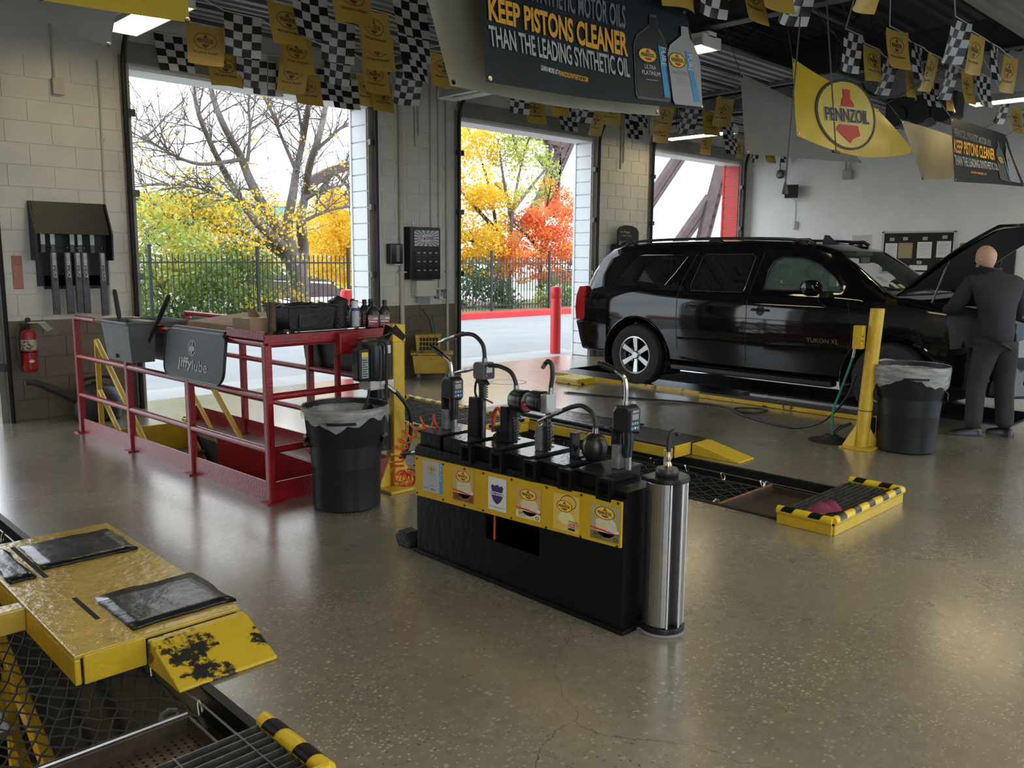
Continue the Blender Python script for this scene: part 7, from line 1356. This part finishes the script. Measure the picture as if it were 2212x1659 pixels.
q = thing('junction_box', 'grey electrical box with two conduits high on the right wall', 'electrical box', (XF, 7.0, 3.08)); part('box', MB().box((XF-.10, 6.92, 3.08), (XF, 7.08, 3.25)), mat('galv_box', (.34, .35, .34), .5, metal=.3), q, bev=.004)
for y in (7.05, 6.96): part('conduit', MB().cyl((XF-.04, y, 3.25), (XF-.04, y, 4.6), .014, n=8), mat('galv_box', (.34, .35, .34)), q)
q = thing('alarm_bell', 'small dark round bell hanging by a rod on the right wall near the corner', 'bell', (XF-.06, 8.34, 3.2)); part('gong', MB().lathe([(0, -.05), (.06, -.045), (.085, -.01), (.085, .01), (0, .01)], (XF-.05, 8.34, 3.26), 20, axis='x'), DKSTEEL, q, smooth=40); part('rod', MB().cyl((XF-.06, 8.34, 3.34), (XF-.06, 8.34, 4.5), .01, n=8), DKSTEEL, q); part('back_box', MB().box((XF-.045, 8.29, 3.20), (XF, 8.39, 3.32)), GREYW, q)
# ================================================================== banners, pennant strings, lamps
def bulge(x, z): return .018*math.sin(x*2.1+z*1.3)+.006*math.sin(x*4.3-z*2.0)
def quad(c, Y):
    P = [px(*p, Y) for p in c]      # TL, TR, BR, BL on the vertical plane y = Y
    def f(u, v):
        a = P[3].lerp(P[2], u); b_ = P[0].lerp(P[1], u); q = a.lerp(b_, v); return Vector((q.x, Y+bulge(q.x, q.z), q.z))
    return f
def banner(label, c, Y, front, sagb=.0, sags=.0, edge=None):
    f0 = quad(c, Y)
    def f(u, v):
        q = f0(u, v); q.z -= sagb*math.sin(math.pi*u)*(1-v); q.x += sags*math.sin(math.pi*v)*(1-u); q.y = Y+bulge(q.x, q.z); return q
    t = thing('banner', label, 'banner', tuple(f(.5, 0))); p = MB(); p.grid(28, 14, f); o = part('vinyl_sheet', p, front, t, smooth=180)
    for u in (0, 1):
        e = f(u, 1); top = beam_pt(e, u); part('tie_cord', MB().cyl(e, top, .004, n=6), BLACK, t)
    for u, v in ((.015, .97), (.985, .97), (.015, .03), (.985, .03)): e = f(u, v); part('grommet', MB().lathe([(.008, -.003), (.016, -.004), (.018, 0), (.016, .004), (.008, .003)], tuple(e), 12, axis='y'), BRASS, t)
    return t, f
BEAMX = (2.7, 7.0, 8.35, 11.6)
def beam_pt(e, right):
    c = [x for x in BEAMX if (x > e.x) == bool(right)] or [XR if right else BEAMX[0]]; x = min(c, key=lambda v: abs(v-e.x)); return Vector((x, e.y, 4.13 if x != XR else 4.0))
VDARK = mat('banner_dark_teal', (.007, .013, .018), .5, var=.4, spec=.3, scale=2.2); VYEL = mat('banner_yellow', (.60, .42, .03), .22, var=.08, scale=3, bump=.25, bscale=5); VWHT = mat('banner_white_back', (.50, .47, .36), .5, var=.12, scale=2.5, bump=.3, bscale=4); VGRY = mat('banner_grey_back', (.36, .37, .36), .5, var=.12, scale=2, bump=.3, bscale=4)
def pprint(t, Y, items, name='printed_graphic'):
    pr = Print(None)
    for it in items:
        kind, c = it[0], it[1]; f0 = quad(c, Y); pr.f = lambda u, v, lv: f0(u, v)+Vector((0, -.005-.003*lv, 0)); it[2](pr)
    return pr.build(t, name)
R01 = lambda m, lv=1: (lambda pr: pr.rect(0, 0, 1, 1, m, lv))
TX = lambda s, m, lv=2, b=.02: (lambda pr: pr.text(s, 0, 0, 1, 1, m, lv, b))
BTL = [(.05, 0), (.95, 0), (1, .04), (.98, .60), (.80, .80), (.70, .86), (.66, 1), (.48, 1), (.46, .88), (.12, .74), (.02, .62), (0, .05)]
# big dark banner and the white back of the one behind it
t, f = banner('pale cream back of a large banner hanging behind the dark one', [(885, -140), (1395, -20), (1425, 250), (968, 186)], 4.35, VWHT, .03)
t, f = banner('large dark teal banner lettered keep pistons cleaner in orange', [(1026, -120), (1478, 22), (1521, 238), (1044, 178)], 4.0, VDARK, .015)
pprint(t, 4.0, [('q', [(1030, -75), (1352, 12), (1353, 62), (1032, -30)], TX('PENNZOIL SYNTHETIC MOTOR OILS', mat('print_dim_grey', (.16, .17, .18), .5))), ('q', [(1048, -8), (1356, 70), (1358, 123), (1050, 46)], TX('KEEP PISTONS CLEANER', PORANGE, 2, .035)), ('q', [(1048, 55), (1359, 127), (1362, 168), (1052, 101)], TX('THAN THE LEADING SYNTHETIC OIL', mat('print_silver', (.42, .43, .44), .5))),
    ('q', [(1165, 141), (1204, 151), (1204, 162), (1165, 152)], TX('LEARN MORE AT', PWHITE)), ('q', [(1205, 152), (1272, 166), (1272, 178), (1205, 163)], TX('PENNZOILSYNTHETICS.COM', PORANGE)),
    ('q', [(1363, 22), (1440, 40), (1448, 222), (1375, 212)], lambda pr: (pr.poly(BTL, mat('bottle_print_edge', (.07, .075, .08), .4), 1), pr.poly([(.5+(a-.5)*.93, .03+b2*.94) for a, b2 in BTL], mat('bottle_print_black', (.008, .008, .009), .4), 2), pr.poly([(.66, .66), (.80, .64), (.97, .06), (.80, .05)], PBLUE, 3), pr.text('PURE', .72, .42, .86, .64, PWHITE, 4, rot=True), pr.logo(.36, .52, .50, .17, 3), pr.text('ULTRA', .26, .36, .56, .41, PWHITE, 4), pr.text('PLATINUM', .18, .29, .68, .34, PWHITE, 4), pr.rect(.28, .23, .6, .24, PGREY, 4))),
    ('q', [(1424, 50), (1504, 66), (1512, 232), (1452, 225)], lambda pr: (pr.poly(BTL, mat('bottle_print_silver', (.34, .35, .35), .4), 4), pr.poly([(.52, .70), (.66, .68), (.93, .06), (.72, .05)], PBLUE, 5), pr.text('PURE', .58, .44, .72, .66, PWHITE, 6, rot=True), pr.logo(.27, .56, .48, .19, 5), pr.text('PLATINUM', .10, .38, .58, .43, PGREY, 6), pr.rect(.2, .32, .5, .33, PGREY, 6), pr.rect(.2, .28, .55, .29, PGREY, 6)))])
# yellow logo banner and the grey back behind it
t, f = banner('grey back of a banner hanging behind the yellow logo banner', [(1595, 158), (1760, 236), (1862, 352), (1610, 332)], 5.3, VGRY, .0)
t, f = banner('glossy yellow banner with a large oval bell logo', [(1714, 124), (1893, 236), (1976, 329), (1724, 292)], 3.9, VYEL, .12)
def big_logo(pr):
    pr.ell(.5, .5, .47, .47, mat('banner_yellow_pale', (.66, .52, .10), .25), 1, 40); pr.ring(.5, .5, .5, .5, .035, .035, INK, 2, 48)
    pr.poly([(.40, .62), (.62, .62), (.60, .68), (.55, .74), (.56, .86), (.44, .86), (.45, .76), (.41, .70)], LOGORED, 3); pr.poly([(.34, .36), (.29, .28), (.42, .17), (.52, .10), (.56, .16), (.70, .22), (.66, .36)], LOGORED, 3); pr.text('PENNZOIL', .13, .385, .87, .60, PWHITE, 3, .05); pr.text('PENNZOIL', .135, .395, .865, .59, INK, 4, .025)
pprint(t, 3.9, [('q', [(1757, 162), (1882, 180), (1892, 330), (1772, 318)], big_logo)], 'oval_logo')
# small dark banner, cream back
t, f = banner('cream back of a banner between the yellow banner and the small dark one', [(1950, 258), (2072, 300), (2085, 386), (1994, 389)], 4.25, VWHT, .0)
t, f = banner('smaller dark banner lettered keep pistons cleaner near the right edge', [(2057, 253), (2173, 292), (2216, 403), (2064, 392)], 3.75, VDARK, .0)
pprint(t, 3.75, [('q', [(2062, 276), (2136, 304), (2136, 317), (2062, 294)], TX('PENNZOIL SYNTHETIC MOTOR OILS', mat('print_dim_grey', (.16, .17, .18)))), ('q', [(2061, 300), (2142, 322), (2144, 347), (2061, 329)], TX('KEEP PISTONS CLEANER', PORANGE)), ('q', [(2061, 334), (2148, 354), (2152, 369), (2064, 356)], TX('THAN THE LEADING SYNTHETIC OIL', mat('print_silver', (.42, .43, .44)))), ('q', [(2097, 369), (2127, 375), (2127, 379), (2097, 374)], TX('LEARN MORE AT', PORANGE)),
    ('q', [(2140, 300), (2158, 310), (2186, 395), (2156, 388)], lambda pr: (pr.poly(BTL, mat('bottle_print_edge', (.07, .075, .08)), 1), pr.poly([(.7, .62), (.82, .60), (.97, .06), (.85, .05)], PBLUE, 3), pr.logo(.36, .52, .55, .17, 3))), ('q', [(2160, 306), (2174, 312), (2205, 396), (2182, 392)], lambda pr: (pr.poly(BTL, mat('bottle_print_silver', (.34, .35, .35)), 4), pr.logo(.27, .56, .5, .17, 5)))])
# banners cropped at the top left
t, f = banner('whitish back of a banner at the upper left before the left pier', [(-60, -120), (268, -60), (239, 101), (-20, -2)], 6.0, VGRY, .0)
t, f = banner('yellow banner cut off by the top left edge of the picture', [(60, -170), (398, -130), (411, 48), (85, -2)], 5.0, VYEL, .0)
# ---- pennant flags
FYEL = mat('flag_yellow', (.56, .37, .07), .35, var=.06, scale=4)
def checker():
    m = bpy.data.materials.new('flag_checker'); m.use_nodes = True; nt = m.node_tree; b = nt.nodes['Principled BSDF']; tc = nt.nodes.new('ShaderNodeTexCoord'); mp = nt.nodes.new('ShaderNodeMapping'); mp.inputs['Scale'].default_value = (4, 5, 1); mp.inputs['Location'].default_value = (.001, .001, .5); ck = nt.nodes.new('ShaderNodeTexChecker'); ck.inputs['Scale'].default_value = 1; ck.inputs['Color1'].default_value = (.55, .56, .56, 1); ck.inputs['Color2'].default_value = (.012, .012, .013, 1)
    nt.links.new(tc.outputs['UV'], mp.inputs[0]); nt.links.new(mp.outputs[0], ck.inputs['Vector']); nt.links.new(ck.outputs[0], b.inputs['Base Color']); b.inputs['Roughness'].default_value = .35; return m
FCHK = checker(); FW_, FH_ = .36, .36
def fl_shape(k):
    a, tw, sk = [(.03, .02, .0), (-.045, -.03, .03), (.06, .05, -.03), (.02, -.06, .015)][k]
    return lambda u, v, lv=0: Vector(((u-.5)*FW_*(1-.05*(1-v))+sk*(1-v), a*math.sin(math.pi*u)*(1-v)*1.3+tw*(1-v)**2-.0006*lv, -FH_*(1-v)-.012*math.sin(math.pi*u)*v))
FM = {}
for k in range(4):
    f = fl_shape(k); FM['Y', k] = MB().grid(8, 8, f).mesh('flag_cloth', FYEL, 180); FM['C', k] = MB().grid(8, 8, f, uvs=True).mesh('flag_cloth', FCHK, 180)
    pr = Print(lambda u, v, lv: f(u, v, 3+lv)); IK = mat('flag_ink', (.035, .03, .025), .5); pr.ring(.5, .62, .31, .21, .014, .014, IK, 1); pr.text('PENNZOIL', .28, .57, .72, .68, IK, 1, .02); pr.poly([(.44, .70), (.57, .70), (.52, .79), (.49, .79)], mat('flag_brown_ink', (.20, .06, .03), .5), 1); pr.poly([(.40, .54), (.60, .54), (.54, .46), (.50, .44), (.43, .48)], MATS['flag_brown_ink'], 1); pr.text('Not just oil, Pennzoil.', .16, .27, .84, .36, IK, 1, .01)
    FM['L', k] = pr.build(None, 'tmp_logo').data; bpy.data.objects.remove(bpy.data.objects['tmp_logo'])
FLAGS = {
    'left doorway front string': [('Y', 4.03, 6.0, 3.8), ('C', 4.58, 5.94, 3.8)],
    'left doorway second string': [('C', 4.03, 6.6, 3.8), ('Y', 4.68, 6.6, 3.8), ('C', 5.16, 6.65, 3.8)],
    'left doorway third string': [('Y', 4.02, 6.99, 3.8), ('C', 4.67, 7.15, 3.8), ('Y', 5.17, 7.24, 3.8), ('C', 5.7, 7.34, 3.8)],
    'left doorway fourth string': [('C', 3.93, 7.59, 3.8), ('Y', 4.66, 7.91, 3.8), ('C', 5.24, 8.05, 3.8), ('Y', 5.85, 8.24, 3.8), ('C', 6.5, 8.43, 3.8)],
    'left doorway fifth string': [('Y', 3.84, 8.18, 3.8), ('C', 4.67, 8.85, 3.8), ('Y', 5.16, 8.8, 3.8), ('C', 5.72, 8.92, 3.78), ('Y', 6.23, 8.9, 3.8)],
    'left doorway rear string': [('C', 3.77, 8.77, 3.8), ('Y', 4.37, 8.92, 3.76), ('C', 4.9, 8.92, 3.75), ('Y', 5.38, 8.92, 3.7), ('C', 5.89, 8.92, 3.72), ('Y', 6.42, 8.92, 3.75)],
    'middle doorway rear string': [('Y', 8.62, 8.4, 3.8), ('C', 9.4, 8.5, 3.8), ('Y', 10.0, 8.4, 3.8), ('C', 10.7, 8.3, 3.8), ('Y', 11.3, 8.2, 3.8)],
    'middle doorway front string': [('Y', 6.15, 7.38, 3.8), ('C', 7.87, 7.91, 3.8), ('Y', 8.4, 7.75, 3.8), ('C', 8.95, 7.72, 3.8), ('Y', 9.4, 7.66, 3.8), ('C', 9.85, 7.55, 3.8), ('Y', 10.3, 7.4, 3.8), ('C', 10.75, 7.3, 3.8)],
    'right doorway front string': [('Y', 11.2, 7.25, 3.8), ('C', 11.75, 7.3, 3.8), ('Y', 10.48, 6.55, 3.8)],
    'right doorway rear string': [('Y', 13.09, 8.53, 3.8), ('C', 13.36, 8.22, 3.8), ('Y', 14.12, 8.52, 3.8), ('C', 14.66, 8.48, 3.8), ('Y', 14.97, 8.37, 3.8), ('C', 15.2, 8.2, 3.8)],
    'string above the dark banner': [('Y', 5.47, 3.9, 3.8), ('C', 5.81, 3.75, 3.8), ('Y', 6.18, 3.66, 3.8)],
    'string above the yellow banner': [('Y', 6.04, 3.4, 3.8), ('C', 6.43, 3.38, 3.8), ('Y', 6.47, 2.83, 3.8)],
    'left string beyond the yellow banner': [('C', 8.38, 3.84, 3.8), ('Y', 9.04, 3.94, 3.8), ('C', 9.72, 4.02, 3.8), ('Y', 10.21, 4.0, 3.8), ('C', 10.87, 4.01, 3.8), ('Y', 11.44, 3.99, 3.8)],
    'middle string beyond the yellow banner': [('Y', 8.57, 3.5, 3.8), ('C', 9.28, 3.58, 3.8), ('Y', 9.83, 3.61, 3.8), ('C', 10.47, 3.63, 3.8), ('Y', 10.96, 3.63, 3.8), ('C', 11.3, 3.56, 3.8)],
    'right string beyond the yellow banner': [('C', 8.66, 2.95, 3.8), ('Y', 9.28, 3.01, 3.8), ('C', 9.84, 3.02, 3.8), ('Y', 10.5, 3.05, 3.8)],
    'short string under the right lamp': [('C', 12.76, 3.72, 3.8), ('Y', 13.88, 3.91, 3.8), ('C', 14.59, 3.97, 3.8)],
}
R2 = random.Random(21)
for row, lst in FLAGS.items():
    cnt = {'Y': 0, 'C': 0}; q = thing('pennant_string', 'white cord carrying the flags of the '+row, 'cord', tuple(lst[0][1:])); pts = [beam_pt(Vector(lst[0][1:]), 0)]
    for a, b_ in zip(lst, lst[1:]+[None]):
        pts.append(Vector(a[1:])+Vector((-FW_/2, .002, .004))); pts.append(Vector(a[1:])+Vector((FW_/2, .002, .004)))
    e = Vector(lst[-1][1:]); pts.append(beam_pt(e, 1)); part('cord', MB().tube(pts, .006, 6), mat('cord_white', (.5, .5, .48), .6), q, smooth=True)
    for i, (kd, x, y, z) in enumerate(lst):
        k = R2.randint(0, 3); lab = ('yellow logo flag' if kd == 'Y' else 'black white checkered flag')+', %s on the %s' % (ORD[i], row)
        q = thing('pennant_flag', lab, 'flag', (x, y, z), R2.uniform(-.22, .12), 'pennant flags'); link('flag_cloth', FM[kd, k], q, world=False)
        if kd == 'Y': link('printed_logo', FM['L', k], q, world=False)
# ---- fluorescent fixtures
TUBE = mat('fluorescent_tube', (.9, .85, .7), .4, emit=((1.0, .82, .50), 4.5)); REFL = mat('fixture_white', (.75, .74, .70), .35)
fx = [(3.06, 7.62, 1), (7.2, 7.95, 0), (12.1, 8.03, 1), (7.2, 5.3, 1), (12.1, 3.3, 1), (3.06, .9, 1), (7.2, .9, 1), (12.1, .7, 1), (-1.2, 5.0, 1), (-1.2, 1.6, 1), (5.1, 1.0, 1), (9.7, .9, 1), (14.2, .9, 1), (1.0, .3, 1)]  # those by the rear doors and left wall are unseen, added to brighten
fn = ['over the left pier with tubes glowing', 'unlit over the middle pier beside the left doors', 'glowing over the right pier among the flags', 'above the dark banner', 'glowing at the right edge above the small dark banner', 'near the left pit behind the viewpoint, added as unseen fill', 'above the front of the middle bay, added as unseen fill', 'above the front of the right bay, added as unseen fill', 'added as unseen fill along the left wall', 'by the left wall near the viewpoint, added as unseen fill', 'between the left and middle rear doors, added as unseen fill', 'before the third rear door, added as unseen fill', 'before the right rear door, added as unseen fill', 'just inside the rear left door, added as unseen fill']
for (x, y, on), nm in zip(fx, fn):
    q = thing('ceiling_lamp', 'white fluorescent fixture '+nm, 'ceiling lamp', (x, y, 3.6)); z = 3.60
    p = MB(); p.prism([(-.16, -.03), (-.15, -.03), (-.08, .05), (.08, .05), (.15, -.03), (.16, -.03), (.09, .06), (-.09, .06)], lambda a, b2: (x+a, y-.62, z+.03+b2), lambda a, b2: (x+a, y+.62, z+.03+b2)); part('reflector', p, REFL, q); part('housing', MB().box((x-.07, y-.63, z+.085), (x+.07, y+.63, z+.14)), REFL, q, bev=.005)
    for s in (-1, 1): part('end_cap', MB().box((x-.15, y+s*.62-.01, z-.005), (x+.15, y+s*.62+.01, z+.10)), REFL, q); part('hanger_rod', MB().cyl((x, y+s*.45, z+.14), (x, y+s*.45, 4.52), .006, n=6), DKSTEEL, q)
    for s in (-.10, -.033, .033, .10): part('tube', MB().cyl((x+s, y-.60, z+.022+(.03 if abs(s) < .05 else 0)), (x+s, y+.60, z+.022+(.03 if abs(s) < .05 else 0)), .016, n=10), TUBE if on else REFL, q, smooth=True)
# ---- pull cords
for (a, b_, Y, lb, hd) in (((1724, 90), (1697, 392), 3.42, 'long pull cord with a brown tassel handle before the yellow banner', 'tassel'), ((1789, 60), (1806, 328), 3.40, 'thin pull cord with a small dark bar handle before the yellow banner', 'bar')):
    A, B = px(*a, Y), px(*b_, Y); A = B+(A-B)*((4.52-B.z)/(A.z-B.z)); q = thing('pull_cord', lb, 'pull cord', tuple(B)); part('cord', MB().cyl(A, B, .006, n=6), mat('cord_brown', (.10, .08, .06), .7), q)
    if hd == 'tassel': part('handle', MB().tube([B, B-Vector((0, 0, .03)), B-Vector((0, 0, .10))], [.008, .014, .026], 10), mat('cord_brown', (.1, .08, .06)), q, smooth=True)
    else: part('handle', MB().cbox(tuple(B), (.13, .025, .022)), mat('bar_maroon', (.06, .02, .02), .5), q, bev=.005)
# dark ceiling machinery: unit heater and hose reels
for (x, y, z, sx, sy, sz, lb) in ((11.55, 5.6, 4.3, .9, .6, .5, 'dark suspended unit heater high behind the yellow banner'), (13.4, 5.0, 3.85, .35, 1.0, .35, 'dark suspended hose reel bank above the small dark banner')):
    q = thing('ceiling_heater' if 'heater' in lb else 'hose_reel_bank', lb, 'heater' if 'heater' in lb else 'hose reel', (x, y, z)); part('casing', MB().cbox((x, y, z), (sx, sy, sz)), BEAM, q, bev=.02)
    for k in range(3): part('louver' if 'heater' in lb else 'reel', MB().cbox((x, y-sy/2-.01, z-.15+.14*k), (sx*.9, .02, .06)) if 'heater' in lb else MB().cyl((x-.2, y-.33+.33*k, z-.1), (x+.2, y-.33+.33*k, z-.1), .15, n=18), BEAM, q)
    for s in (-1, 1): part('hanger', MB().cyl((x+s*sx*.3, y, z+sz/2), (x+s*sx*.3, y, 4.7), .01, n=6), BEAM, q)
